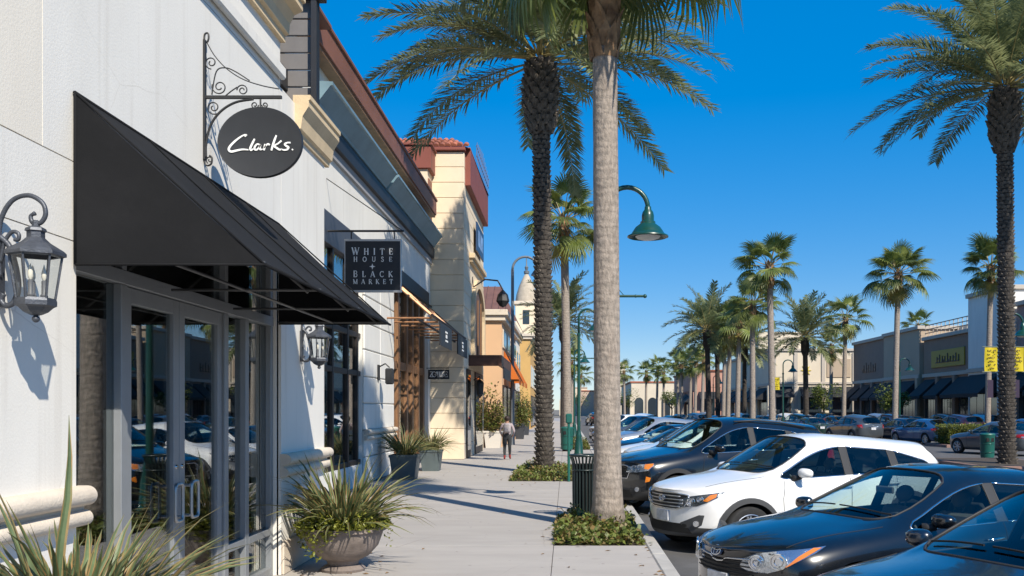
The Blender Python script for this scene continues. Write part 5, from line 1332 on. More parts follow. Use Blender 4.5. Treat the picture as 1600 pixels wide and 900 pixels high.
def make_car(name, kind, pm, style, detail=2):
    """local car: x forward, y left, z up, wheels on z = 0"""
    t = thing(name, 'car', 'car', (0, 0, 0))
    me = car_shell(kind)
    bvh = BVHTree.FromPolygons([v.co for v in me.vertices], [p.vertices[:] for p in me.polygons])
    clad = M_CLAD if style == 'white_suv' else (M_PLASTIC if kind == 'suv' else pm)
    if style == 'black_suv': clad = M_PLASTIC
    bmesh_, _ = split_mesh(me, lambda f: f.material_index in (BODY, CLADM, WELL, PILL), 'body')
    for mm in (pm, pm, pm, pm, clad, M_GAP, M_PLASTIC): bmesh_.materials.append(mm)
    bmesh_.set_sharp_from_angle(angle=R(38))
    body = link_local('body', bmesh_, t)
    gap_pts = []
    def sub(mb, nm, m, par=t, smooth=30):
        return link_local(nm, mb.mesh(nm, m, smooth), par)
    for idx, nm, gm_ in ((WIND, 'windshield', M_CARGLASS), (REARG, 'rear_window', M_TINT)):
        g_, lps = split_mesh(me, lambda f, idx=idx: f.material_index == idx, nm)
        for v in g_.vertices: v.co -= v.normal*0.004
        g_.materials.clear(); g_.materials.append(gm_)
        for p in g_.polygons: p.material_index = 0
        w_ = link_local(nm, g_, t)
        for lp in lps:
            q = MB(); q.tube(lp, 0.011, 5, closed=True); sub(q, 'window_seal', M_PLASTIC, w_, True)
    trim = M_CHROME if style in ('white_suv', 'black_suv', 'dark_sedan') else M_PLASTIC
    # side windows: one pane per connected region
    bm = bmesh.new(); bm.from_mesh(me)
    bmesh.ops.delete(bm, geom=[f for f in bm.faces if f.material_index != SIDE], context='FACES')
    bmesh.ops.remove_doubles(bm, verts=bm.verts, dist=1e-5)
    left = set(bm.faces)
    while left:
        st = [left.pop()]; comp = set(st)
        while st:
            f = st.pop()
            for e in f.edges:
                for g_ in e.link_faces:
                    if g_ in left: left.discard(g_); comp.add(g_); st.append(g_)
        ids = {}; vs = []; fs = []
        for f in comp:
            row = []
            for v in f.verts:
                if v not in ids: ids[v] = len(vs); vs.append(v.co.copy())
                row.append(ids[v])
            fs.append(row)
        m_ = bpy.data.meshes.new('side_window'); m_.from_pydata(vs, [], fs); m_.polygons.foreach_set('use_smooth', [True]*len(fs)); m_.update()
        for v in m_.vertices: v.co -= v.normal*0.004
        cx_ = sum(v.x for v in vs)/len(vs)
        m_.materials.append(M_CARGLASS if cx_ > -0.3 else M_TINT)
        w_ = link_local('side_window', m_, t)
        b2_ = bmesh.new(); b2_.from_mesh(m_); lps = boundary_loops(b2_); b2_.free()
        for lp in lps:
            q = MB(); q.tube(lp, 0.010, 5, closed=True); sub(q, 'window_seal', M_PLASTIC, w_, True)
            if trim != M_PLASTIC:
                nl = len(lp); run = []
                flat = [abs(lp[(i+1) % nl].z-lp[i].z) < 1.1*abs(lp[(i+1) % nl].x-lp[i].x) for i in range(nl)]
                k0 = flat.index(False) if False in flat else 0
                for i in range(k0, k0+nl+1):
                    if flat[i % nl] and i < k0+nl: run.append(lp[i % nl])
                    else:
                        if len(run) > 1:
                            run.append(lp[i % nl]); q = MB(); q.tube([p_+Vector((0, math.copysign(0.006, p_.y), 0)) for p_ in run], 0.009, 5); sub(q, 'window_trim', trim, w_, True)
                        run = []
    bm.free()
    # wheels
    tm_, rm_, dm_ = make_wheel(kind, 5 if kind == 'suv' else 7)
    wb, wr = WHEELS[kind]; wy = 0.805 if kind == 'suv' else 0.79
    for x in wb:
        for s in (1, -1):
            w_ = child(tm_, t, (x, s*wy, wr), (0, 0, 0 if s > 0 else math.pi), name='wheel')
            child(rm_, w_, name='rim'); child(dm_, w_, name='brake_disc')
    # arch trims
    if kind == 'suv':
        for x in wb:
            for s in (1, -1):
                q = MB(); rings = []
                for k_ in range(25):
                    a = R(-8+196*k_/24); ro = []
                    for rad, of in ((wr+0.05, 0.004), (wr+0.05, 0.022), (wr+0.115, 0.020), (wr+0.125, 0.0)):
                        xx, zz = x+rad*math.cos(a), max(0.30, wr+rad*math.sin(a))
                        h = bvh.ray_cast(Vector((xx, 1.6*s, zz)), Vector((0, -s, 0)))
                        y = h[0].y if h[0] is not None else s*0.9
                        if abs(y) < 0.84: y = s*0.9 if not rings else rings[-1][2].y
                        ro.append(Vector((xx, y+s*of, zz)))
                    # keep one y for the whole ring slice
                    ym = max(abs(p.y) for p in ro[2:])
                    ro[0].y = s*(ym-0.03); ro[1].y = s*(ym+0.004)
                    rings.append(ro)
                vs = [p for ro in rings for p in ro]
                fs = [(i*4+k_, i*4+k_+1, i*4+5+k_, i*4+4+k_) for i in range(24) for k_ in range(3)]
                q.add(vs, fs); sub(q, 'arch_trim', M_CLAD if style == 'white_suv' else M_PLASTIC)
    # panel gaps and handles
    zb = 1.07 if kind == 'suv' else 0.94
    doors = [[(0.80, zb), (0.86, 0.80), (0.84, 0.45), (0.76, 0.33)], [(-0.27, zb+0.02), (-0.27, 0.6), (-0.30, 0.33)], [(-1.10, zb+0.03), (-1.06, 0.85), (-0.95, 0.62), (-0.88, 0.45), (-0.86, 0.33)]]
    if kind == 'sedan': doors = [[(0.74, zb), (0.82, 0.70), (0.80, 0.40), (0.72, 0.27)], [(-0.35, zb+0.02), (-0.35, 0.6), (-0.36, 0.27)], [(-1.06, zb+0.03), (-1.05, 0.85), (-0.97, 0.62), (-0.90, 0.42), (-0.88, 0.27)]]
    for s in (1, -1):
        for pl in doors:
            q = MB(); q.tube(on_side(bvh, dens(pl), s=s, off=0.0005), 0.0045, 5); sub(q, 'door_gap', M_GAP, body)
        for x, z in ((-0.08, zb-0.13), (-0.92, zb-0.11)):
            h = on_side(bvh, [(x, z), (x-0.2, z+0.01)], s=s)
            if len(h) < 2: continue
            q = MB(); q.tube([h[0], h[0]+Vector((-0.02, s*0.035, 0)), h[1]+Vector((0.02, s*0.035, 0)), h[1]], [0.014, 0.015, 0.015, 0.013], 6); sub(q, 'door_handle', trim if style != 'white_suv' else pm, body, True)
        # door mirrors
        mx_, mz = (0.56, zb+0.09) if kind == 'suv' else (0.52, zb+0.085)
        h = on_side(bvh, [(mx_+0.10, zb+0.0)], s=s); b = h[0]
        q = MB(); q.ball((mx_, s*(abs(b.y)+0.135), mz), 0.1, 16, 12, (0.80, 1.18, 0.70))
        for i in range(len(q.v)):
            v = q.v[i]; yo = v[1]-s*(abs(b.y)+0.135); zo = v[2]-mz
            yo = math.copysign(0.118*(abs(yo)/0.118)**0.7, yo); zo = math.copysign(0.07*(abs(zo)/0.07)**0.75, zo)
            q.v[i] = (max(v[0], mx_-0.03)-0.12*abs(yo)*(1 if yo*s > 0 else 0.3), s*(abs(b.y)+0.135)+yo, mz+zo*(1-0.9*yo*s))
        mi_ = sub(q, 'mirror', pm, t, 50)
        q = MB(); q.tube([b+Vector((0, -s*0.01, 0.01)), (mx_+0.02, s*(abs(b.y)+0.08), mz-0.06)], [0.05, 0.03], 8); sub(q, 'mirror_stalk', M_PLASTIC, mi_, True)
        q = MB(); q.lathe([(0.001, 0.0), (0.055, 0.0)], 14, (mx_-0.046, s*(abs(b.y)+0.135), mz), axis='x'); 
        for i in range(len(q.v)): v = q.v[i]; q.v[i] = (v[0], s*(abs(b.y)+0.135)+(v[1]-s*(abs(b.y)+0.135))*1.4, v[2])
        sub(q, 'mirror_glass', M_CHROME, mi_, False)
    # bonnet gap
    top = lambda x, y: bvh.ray_cast(Vector((x, y, 2.2)), Vector((0, 0, -1)))[0]
    hx = (1.86, 1.6, 1.3, 1.02) if kind == 'suv' else (1.95, 1.65, 1.3, 0.98)
    for s in (1, -1):
        q = MB(); pl = []
        for i in range(13):
            x = hx[0]+(hx[-1]-hx[0])*i/12; p = top(x, s*(0.60+0.115*i/12)); pl.append(p+Vector((0, 0, 0.0005)))
        q.tube(pl, 0.004, 5); sub(q, 'bonnet_gap', M_GAP, body)
    # wipers
    for y0, y1, xo in ((0.62, 0.05, 0.0), (-0.02, -0.55, 0.0)):
        q = MB(); pl = []
        for i in range(8):
            y = y0+(y1-y0)*i/7; xw = (1.0 if kind == 'suv' else 0.98)-0.28*abs(y)**2-0.10
            p = top(xw+0.02, y); pl.append(p+Vector((0, 0, 0.02)))
        q.tube(pl, 0.008, 5); sub(q, 'wiper', M_GAP, t)
    # cowl panel
    F = (-1, 0, 0)
    o2 = (3.2, 0, 0)
    def frontp(outl, nm, m, off=0.006, par=t, step=0.05, skirt=0.02, D=(-1, 0, 0), org_=(3.2, 0, 0), U=(0, 1, 0), V=(0, 0, 1), sm=35):
        mb = patch(bvh, outl, org_, U, V, D, off, step, skirt); return sub(mb, nm, m, par, sm)
    def mir(pl): return [(-a, b) for a, b in pl][::-1]
    if style == 'white_suv':
        gr = [(-0.52, 0.80), (-0.44, 0.70), (-0.30, 0.66), (0.30, 0.66), (0.44, 0.70), (0.52, 0.80), (0.50, 0.865), (0.30, 0.885), (-0.30, 0.885), (-0.50, 0.865)]
    elif style == 'black_suv':
        gr = [(-0.50, 0.84), (-0.42, 0.66), (0.42, 0.66), (0.50, 0.84), (0.36, 0.88), (-0.36, 0.88)]
    else:
        gr = [(-0.50, 0.70), (-0.46, 0.58), (-0.3, 0.53), (0.3, 0.53), (0.46, 0.58), (0.50, 0.70), (0.3, 0.695), (0.12, 0.685), (0.07, 0.655), (0, 0.645), (-0.07, 0.655), (-0.12, 0.685), (-0.3, 0.695)]
    G_ = frontp(gr, 'grille', M_PLASTIC, 0.004)
    ys = [p[0] for p in gr]; zs = [p[1] for p in gr]
    bars = 4
    for i in range(bars):
        z = min(zs)+(max(zs)-min(zs))*(i+0.7)/(bars+0.6); pl = []
        hw = 0.45-0.05*abs(i-bars/2+0.5)
        if style == 'dark_sedan': hw = 0.42
        for k_ in range(17):
            y = -hw+2*hw*k_/16; h = bvh.ray_cast(Vector((3.2, y, z-(0.02 if i == 0 else 0)*0)), Vector((-1, 0, 0)))
            if h[0] is not None: pl.append(h[0]+Vector((0.014, 0, 0)))
        q = MB(); q.tube(pl, 0.010 if style != 'dark_sedan' else 0.006, 5); sub(q, 'grille_bar', M_RIM if style == 'white_suv' else M_GAP, G_, True)
    # grille surround
    q = MB(); pl = []
    for p in dens([(*p, 0) for p in (gr if style != 'dark_sedan' else gr[5:]+gr[:1])]+([(*gr[0], 0)] if style != 'dark_sedan' else []), 0.04):
        h = bvh.ray_cast(Vector((3.2, p.x, p.y)), Vector((-1, 0, 0)))
        if h[0] is not None: pl.append(h[0]+Vector((0.008, 0, 0)))
    q.tube(pl, 0.010, 6); sub(q, 'grille_surround', M_CHROME, G_, True)
    # emblem: an oval ring with an inner loop
    ez = {'white_suv': 0.80, 'black_suv': 0.80, 'dark_sedan': 0.735}[style]
    h = bvh.ray_cast(Vector((3.2, 0, ez)), Vector((-1, 0, 0)))[0]; nrm_ = Vector((0.9, 0, 0.42 if style == 'dark_sedan' else 0.1)).normalized(); upv = Vector((-nrm_.z, 0, nrm_.x))
    def ell(a, b, oy=0, oz=0, off=0.022): return [h+nrm_*off+Vector((0, oy+a*math.cos(2*math.pi*k_/24), 0))+upv*(oz+b*math.sin(2*math.pi*k_/24)) for k_ in range(24)]
    q = MB(); q.add(ell(0.066, 0.044, off=0.014)+ell(0.072, 0.05, off=0.0), [list(range(24))]+[(k_, 24+k_, 24+(k_+1) % 24, (k_+1) % 24) for k_ in range(24)]); em = sub(q, 'emblem', mat('emblem_blue', (0.05, 0.08, 0.16), 0.3), t, False)
    q = MB(); q.tube(ell(0.07, 0.047), 0.007, 5, closed=True); q.tube(ell(0.028, 0.042), 0.005, 5, closed=True); q.tube(ell(0.055, 0.018, 0, 0.02), 0.005, 5, closed=True); sub(q, 'emblem_ring', M_CHROME, em, True)
    # headlights: seen from a front quarter
    for s in (1, -1):
        D = Vector((-0.80, -s*0.60, 0)).normalized(); U = Vector((-s*0.0, 0, 0))
        U = Vector((0, 0, 1)).cross(-D).normalized()*s   # points outwards towards the tail on side s
        if style == 'dark_sedan':
            hl = [(-0.50, 0.625), (-0.47, 0.70), (-0.33, 0.765), (-0.12, 0.80), (0.10, 0.825), (0.22, 0.845), (0.16, 0.79), (0.02, 0.71), (-0.10, 0.64), (-0.22, 0.60), (-0.40, 0.595)]
            am = [(0.19, 0.832), (0.13, 0.83), (0.03, 0.76), (-0.07, 0.66), (-0.03, 0.68), (0.07, 0.745)]
            pr_ = [(-0.33, 0.68, 0.065), (-0.13, 0.705, 0.07)]; oc = Vector((1.93, 0.70*s, 0))
        elif style == 'white_suv':
            hl = [(-0.46, 0.70), (-0.42, 0.785), (-0.28, 0.85), (-0.05, 0.89), (0.19, 0.925), (0.13, 0.85), (0.0, 0.78), (-0.14, 0.725), (-0.34, 0.70)]
            am = [(0.11, 0.90), (0.03, 0.885), (-0.06, 0.80), (0.0, 0.79), (0.10, 0.85)]
            pr_ = [(-0.24, 0.775, 0.06), (-0.10, 0.82, 0.045)]; oc = Vector((1.88, 0.72*s, 0))
        else:
            hl = [(-0.40, 0.76), (-0.36, 0.85), (-0.10, 0.90), (0.12, 0.925), (0.13, 0.88), (0.06, 0.80), (-0.16, 0.765)]
            am = [(0.12, 0.92), (-0.02, 0.905), (-0.02, 0.83), (0.06, 0.82), (0.12, 0.88)]
            pr_ = [(-0.22, 0.83, 0.05), (-0.10, 0.84, 0.04)]; oc = Vector((1.88, 0.72*s, 0))
        oo = oc-D*1.2
        H_ = sub(patch(bvh, hl, oo, U, (0, 0, 1), D, 0.006, 0.04, 0.02), 'headlight', M_REFL if style != 'white_suv' else mat('dark_reflector', (0.16, 0.17, 0.18), 0.2, metal=0.8, bump=0.5, bs=9), t, 35)
        sub(patch(bvh, am, oo, U, (0, 0, 1), D, 0.010, 0.04, 0.01), 'indicator', M_AMBER, H_, 35)
        for a, b, r_ in pr_:
            hh = bvh.ray_cast(oo+U*a+Vector((0, 0, b)), D)[0]
            if hh is None: continue
            c = hh-D*0.012
            q = MB(); ring = lambda rr_, of: [c-D*of+U*rr_*math.cos(2*math.pi*k_/20)+Vector((0, 0, rr_*math.sin(2*math.pi*k_/20))) for k_ in range(20)]
            q.tube(ring(r_, 0.0), 0.008, 5, closed=True); q.tube(ring(r_*0.55, 0.006), 0.005, 5, closed=True)
            q.add(ring(r_*0.95, -0.004), [list(range(20))]); sub(q, 'projector', M_CHROME, H_, 35)
        sub(patch(bvh, hl, oo, U, (0, 0, 1), D, 0.026, 0.05, 0.022), 'lens', M_LENS, H_, 35)
        if kind == 'suv':
            fg = [(-0.42, 0.47), (-0.12, 0.60), (-0.04, 0.60), (-0.08, 0.46), (-0.16, 0.41), (-0.36, 0.41)] if style == 'white_suv' else [(-0.30, 0.50), (-0.08, 0.52), (-0.08, 0.42), (-0.30, 0.42)]
            FG = sub(patch(bvh, fg, oo, U, (0, 0, 1), D, 0.003, 0.04, 0.01), 'fog_lamp_bezel', M_CLAD if style == 'white_suv' else M_PLASTIC, t, 35)
            hh = bvh.ray_cast(oo+U*-0.16+Vector((0, 0, 0.475)), D)[0]
            q = MB(); c = hh-D*0.008; q.add([c-D*of+U*rr_*math.cos(2*math.pi*k_/16)+Vector((0, 0, rr_*math.sin(2*math.pi*k_/16))) for rr_, of in ((0.045, 0), (0.04, 0.012)) for k_ in range(16)], [list(range(16, 32))]+[(k_, (k_+1) % 16, 16+(k_+1) % 16, 16+k_) for k_ in range(16)]); sub(q, 'fog_lamp', M_REFL, FG, 35)
            if style == 'black_suv':
                sub(patch(bvh, [(0.0, 0.60), (0.08, 0.62), (0.10, 0.68), (0.02, 0.70)], oo, U, (0, 0, 1), D, 0.006, 0.03, 0.01), 'side_marker', M_AMBER, t, 35)
        # tail lights
        Dr = Vector((0.85, -s*0.52, 0)).normalized(); Ur = Vector((0, 0, 1)).cross(-Dr).normalized()*-s
        zz = (0.88, 1.10) if kind == 'suv' else (0.76, 0.95)
        oc = Vector((-2.0, 0.72*s, 0))-Dr*1.2
        TL = sub(patch(bvh, [(-0.16, zz[0]), (0.17, zz[0]+0.06), (0.21, zz[1]-0.02), (-0.12, zz[1])], oc, Ur, (0, 0, 1), Dr, 0.008, 0.04, 0.02), 'tail_light', M_REDL, t, 35)
        sub(patch(bvh, [(-0.10, zz[0]+0.03), (0.0, zz[0]+0.05), (0.0, zz[0]+0.10), (-0.10, zz[0]+0.09)], oc, Ur, (0, 0, 1), Dr, 0.012, 0.04, 0.01), 'reverse_lamp', M_RIM, TL, 35)
    # lower intake and plates
    iz = (0.33, 0.46) if kind == 'suv' else (0.28, 0.42)
    frontp([(-0.55, iz[0]), (0.55, iz[0]), (0.46, iz[1]), (-0.46, iz[1])], 'air_intake', M_GAP, 0.003, t)
    pz = 0.55 if kind == 'suv' else 0.47
    pw = 0.155
    h = bvh.ray_cast(Vector((3.2, 0, pz)), Vector((-1, 0, 0)))[0]
    q = MB(); q.box(h.x-0.03, h.x+0.015, -pw, pw, pz-0.075, pz+0.075, 0.006); pl_ = sub(q, 'number_plate', M_PLATE, t, False)
    h = bvh.ray_cast(Vector((-3.2, 0, 0.85 if kind == 'suv' else 0.80)), Vector((1, 0, 0)))[0]
    q = MB(); q.box(h.x-0.012, h.x+0.03, -pw, pw, h.z-0.075, h.z+0.075, 0.006); sub(q, 'number_plate', M_PLATE, t, False)
    frb = MB(); frb.box(h.x-0.02, h.x+0.02, -0.32, 0.32, h.z+0.10, h.z+0.125, 0.006); sub(frb, 'tailgate_trim', M_CHROME, t, False)
    # cabin
    zf = 0.30
    q = MB(); q.box(-2.0, 1.1, -0.78, 0.78, zf, zf+0.05); q.box(0.55, 1.15, -0.76, 0.76, zf, zb-0.04, 0.05); q.box(-1.75 if kind == 'suv' else -1.45, -1.25, -0.74, 0.74, zf, zb-0.05, 0.05)
    sub(q, 'cabin_tub', M_INT, t, False)
    for y in (0.38, -0.38):
        for x, isrear in ((0.0, 0), (-0.95, 1)):
            x -= 0.1; zs_ = 0.52 if kind == 'suv' else 0.42
            q = MB(); b = len(q.v)
            q.box(x-0.05, x+0.48, y-0.25, y+0.25, zs_-0.1, zs_+0.08, 0.05)
            b = len(q.v); q.box(-0.06, 0.07, y-0.24, y+0.24, 0.0, 0.60, 0.05); q.xf(Matrix.Translation((x, 0, zs_+0.02)) @ Matrix.Rotation(R(-18), 4, 'Y'), b)
            se = sub(q, 'seat', M_INT, t, 40)
            b = 0; q = MB(); q.ball((0, y, 0.74), 0.1, 12, 8, (0.5, 1.25, 0.95)); q.tube([(0, y-0.05, 0.6), (0, y-0.05, 0.7)], 0.01, 5); q.tube([(0, y+0.05, 0.6), (0, y+0.05, 0.7)], 0.01, 5)
            q.xf(Matrix.Translation((x, 0, zs_+0.02)) @ Matrix.Rotation(R(-18), 4, 'Y')); sub(q, 'headrest', M_INT, se, True)
    q = MB(); n = 20; c = Vector((0.42, 0.38, zb-0.06)); ax_ = Vector((-0.85, 0, 0.45)).normalized(); uu = Vector((0, 1, 0)); vv = ax_.cross(uu)
    q.tube([c+uu*0.18*math.cos(2*math.pi*k_/n)+vv*0.18*math.sin(2*math.pi*k_/n) for k_ in range(n)], 0.014, 6, closed=True); q.tube([c-ax_*0.2, c], 0.03, 6); q.tube([c-uu*0.17, c+uu*0.17], 0.014, 5); sub(q, 'steering_wheel', M_INT, t, True)
    q = MB(); pm_ = bvh.ray_cast(Vector((0.26, 0, 2.5)), Vector((0, 0, -1)))[0]; q.box(0.28, 0.31, -0.12, 0.12, pm_.z-0.16, pm_.z-0.09, 0.01); sub(q, 'rear_view_mirror', M_INT, t, False)
    if kind == 'suv':
        for s in (1, -1):
            q = MB(); pl = [bvh.ray_cast(Vector((x, s*0.60, 2.5)), Vector((0, 0, -1)))[0]+Vector((0, 0, 0.035)) for x in (0.0, -0.5, -1.0, -1.6)]
            if style == 'black_suv': q.tube(pl, 0.016, 6); sub(q, 'roof_rail', M_PLASTIC, t, True)
    bpy.data.meshes.remove(me)
    return t
CARS = {}
CARS['white_suv'] = make_car('sport_utility_car', 'suv', P_WHITE, 'white_suv')
CARS['black_suv'] = make_car('sport_utility_car', 'suv', P_BLACK, 'black_suv')
CARS['dark_sedan'] = make_car('sedan_car', 'sedan', P_INDIGO, 'dark_sedan')
BASEP = {'white_suv': P_WHITE, 'black_suv': P_BLACK, 'dark_sedan': P_INDIGO}
USED = set(); LOTZ = -0.2
def repaint(o, old, new):
    if o.type == 'MESH':
        for sl in o.material_slots:
            if sl.material == old: sl.link = 'OBJECT'; sl.material = new
    for c in kids(o): repaint(c, old, new)
def put_car(kind, pos, head, label, pm=None, group='cars parked nose in along the kerb', sc=1.0):
    """pos = ground point under the middle of the front bumper, head = heading in degrees"""
    src = CARS[kind]
    if kind in USED: o = copy_tree(src)
    else: o = src; USED.add(kind)
    PENDING.append((o, kind, pos, head, label, pm, group, sc)); return o
PENDING = []
def finish_cars():
    for o, kind, pos, head, label, pm, group, sc in PENDING:
        nose = (2.25 if 'suv' in kind else 2.36)*(sc[0] if isinstance(sc, tuple) else sc)
        a = R(head); o.rotation_euler = (0, 0, a)
        o.location = (pos[0]-math.cos(a)*nose, pos[1]-math.sin(a)*nose, LOTZ); o.scale = sc if isinstance(sc, tuple) else (sc, sc, sc)
        tag(o, label, 'car', group)
        if pm: repaint(o, BASEP[kind], pm)
HD = 205
put_car('white_suv', (1.26, 13.4), HD, 'white sport utility car with amber indicators parked beside the thick palm trunk', sc=(1.06, 1.0, 0.965))
put_car('dark_sedan', (1.28, 8.72), HD, 'blue black sedan with clear headlights parked in the foreground', sc=(1.02, 1.0, 0.97))
put_car('black_suv', (0.8, 18.3), HD, 'black sport utility car parked behind the white one', sc=(1.08, 1.06, 1.09))
put_car('dark_sedan', (1.42, 5.65), HD, 'dark sedan cut off at the bottom right corner', P_NAVY)
put_car('white_suv', (1.5, 24.2), HD, 'second white sport utility car, parked beyond the black one', None)
put_car('dark_sedan', (1.2, 27.8), HD, 'white sedan with its bonnet seen right of the thick palm trunk', P_WHITE)
put_car('dark_sedan', (1.4, 32.6), HD, 'navy sedan beyond the white cars along the kerb', P_NAVY)
put_car('white_suv', (1.4, 37.4), HD, 'silver sport utility car farther along the kerb', P_SILVER)
put_car('dark_sedan', (1.4, 42.2), HD, 'white sedan far along the kerb behind the green lamp post', P_WHITE)
put_car('black_suv', (1.4, 47.0), HD, 'far grey sport utility car along the kerb', P_GREY)
put_car('dark_sedan', (1.4, 51.8), HD, 'far blue sedan along the kerb', P_BLUE)
put_car('white_suv', (1.4, 56.6), HD, 'farthest white sport utility car along the kerb')
# ================================================================ street furniture
M_GREEN = mat('green_lamp_paint', (0.006, 0.055, 0.044), 0.35, coat=0.4, var=0.1, vs=4)
M_TEAL = mat('teal_post_paint', (0.01, 0.10, 0.08), 0.45)
M_YELLOWB = mat('yellow_banner', (0.72, 0.56, 0.02), 0.7, transl=0.3)
M_PURPLE = mat('purple_banner', (0.03, 0.018, 0.045), 0.8)
def green_lamp(x, y, z, label, reach=0.71, h=5.62, banner=0, arm=True, sgn=1):
    t = thing('street_lamp', label, 'street lamp', (x, y, z), 'green bell street lamps')
    Z = lambda v: z+v
    q = MB(); q.lathe([(0.001, Z(0)), (0.21, Z(0)), (0.21, Z(0.08)), (0.17, Z(0.16)), (0.15, Z(0.55)), (0.11, Z(0.75)), (0.12, Z(0.8)), (0.085, Z(0.9)), (0.08, Z(1.0))], 14, (x, y, 0)); q.build('base', M_GREEN, t, smooth=40)
    rad = reach/2
    q = MB(); q.tube([(x, y, Z(0.95)), (x, y, Z(h-rad-0.6))], [0.068, 0.055], 10); q.lathe([(0.055, Z(h-rad-0.7)), (0.075, Z(h-rad-0.68)), (0.075, Z(h-rad-0.6)), (0.045, Z(h-rad-0.58))], 12, (x, y, 0)); q.build('pole', M_GREEN, t, smooth=40)
    n = 16
    arc = [(x, y, Z(h-rad-0.6))]+[(x+sgn*(rad-rad*math.cos(R(180*k_/n))), y, Z(h-rad+rad*math.sin(R(180*k_/n)))) for k_ in range(n+1)]
    q = MB(); q.tube(arc, 0.042, 10); q.build('swan_neck', M_GREEN, t, smooth=True)
    c = (x+sgn*reach, y, 0); zt = Z(h-rad)
    q = MB(); q.lathe([(0.03, zt+0.04), (0.055, zt+0.02), (0.06, zt-0.03), (0.09, zt-0.07), (0.105, zt-0.13), (0.105, zt-0.22), (0.13, zt-0.24), (0.13, zt-0.27), (0.215, zt-0.335), (0.265, zt-0.41), (0.29, zt-0.45), (0.35, zt-0.48), (0.355, zt-0.50), (0.33, zt-0.51), (0.24, zt-0.43)], 28, c); q.build('bell_shade', M_GREEN, t, smooth=40)
    q = MB(); q.lathe([(0.001, zt-0.56), (0.1, zt-0.55), (0.19, zt-0.52), (0.22, zt-0.49)], 20, c); q.build('diffuser', mat('lamp_diffuser', (0.62, 0.62, 0.6), 0.3), t, smooth=True)
    za = Z(3.75)
    if arm:
        q = MB(); q.tube([(x, y, za), (x+sgn*0.64, y, za)], 0.022, 8); q.ball((x+sgn*0.66, y, za), 0.035); q.ball((x+sgn*0.5, y, za), 0.028); q.build('banner_arm', M_GREEN, t, smooth=40)
        q = MB(); q.tube([(x, y, za+0.36), (x+sgn*0.3, y, za+0.01)], 0.006, 5); q.build('stay_rod', M_GREEN, t)
    if banner:
        for s in ((1, -1) if banner > 1 else (-1,)):
            for zz in (4.25, 3.3):
                q = MB(); q.tube([(x, y, Z(zz+0.12)), (x+s*0.82, y, Z(zz+0.12))], 0.018, 6); q.build('banner_arm', M_GREEN, t, smooth=40)
            q = MB(); nx = 5; x0, x1 = sorted((x+s*0.25, x+s*0.74))
            vs = [(x0+(x1-x0)*i/nx, y-0.02+0.03*math.sin(i*1.3+k_), Z(3.44+0.9*k_/4)) for k_ in range(5) for i in range(nx+1)]
            q.add(vs, [(k_*(nx+1)+i, k_*(nx+1)+i+1, (k_+1)*(nx+1)+i+1, (k_+1)*(nx+1)+i) for k_ in range(4) for i in range(nx)]); b = q.build('banner', M_YELLOWB, t, smooth=True)
            q = MB(); rr = random.Random(int(x*10)+s)
            for k_ in range(6):                                     # small print, unreadable at this distance
                zz = 4.22-k_*0.13; xc = x0+0.1
                while xc < x1-0.12:
                    w_ = rr.uniform(0.02, 0.06)
                    if rr.random() < 0.75: q.box(xc, xc+w_, y-0.064, y-0.06, Z(zz-0.03), Z(zz+rr.uniform(0.0, 0.035)))
                    xc += w_+0.018
            tag(q.build('banner_print', mat('banner_print_ink', (0.10, 0.07, 0.01), 0.7), b), kind='stuff')
            q = MB(); q.box(x0+0.12, x1-0.16, y-0.01, y+0.01, Z(2.45), Z(3.12)); 
            if banner > 1: q.build('lower_banner', M_PURPLE, t)
    return t
green_lamp(0.69, 16.5, 0, 'green bell street lamp arching out from behind the thick palm trunk')
green_lamp(0.47, 36.5, 0, 'second green bell street lamp beside the walk, near the green bin', 0.66)
green_lamp(0.5, 61, 0, 'third green bell street lamp, far along the walk', 0.66)
green_lamp(16.5, 36.2, -0.2, 'green lamp post with yellow banners behind the right date palm', banner=2, arm=False)
green_lamp(15.8, 70, -0.2, 'green lamp post with one yellow banner right of the tallest mid palm', banner=1, arm=False)
green_lamp(15.6, 102, -0.2, 'far green lamp post with yellow banners in the palm cluster', banner=2, arm=False)
green_lamp(23.6, 68, -0.2, 'green lamp post without banner in front of the brown shops', arm=False)
# litter bin with vertical slats
M_BIN = mat('dark_green_steel', (0.012, 0.022, 0.022), 0.4, coat=0.2, var=0.15, vs=8)
t = thing('litter_bin', 'dark slatted steel litter bin standing behind the thick palm trunk', 'litter bin', (0.30, 15.95, 0))
q = MB(); q.lathe([(0.001, 0.0), (0.16, 0.0), (0.165, 0.04), (0.165, 0.9), (0.15, 0.9), (0.15, 0.05)], 20, (0.30, 15.95, 0)); q.build('liner', M_GAP, t, smooth=40)
for k_ in range(22):
    a = 2*math.pi*k_/22
    pts = [(0.30+r_*math.cos(a), 15.95+r_*math.sin(a), z_) for r_, z_ in ((0.185, 0.05), (0.19, 0.5), (0.19, 0.82), (0.20, 0.93), (0.235, 1.03))]
    q = MB(); q.tube(pts, 0.014, 5); q.build('slat', M_BIN, t)
for r_, z_, w_ in ((0.19, 0.06, 0.022), (0.198, 0.80, 0.016), (0.24, 1.04, 0.022)):
    q = MB(); q.tube([(0.30+r_*math.cos(2*math.pi*k_/24), 15.95+r_*math.sin(2*math.pi*k_/24), z_) for k_ in range(24)], w_, 6, closed=True); q.build('hoop', M_BIN, t, smooth=True)
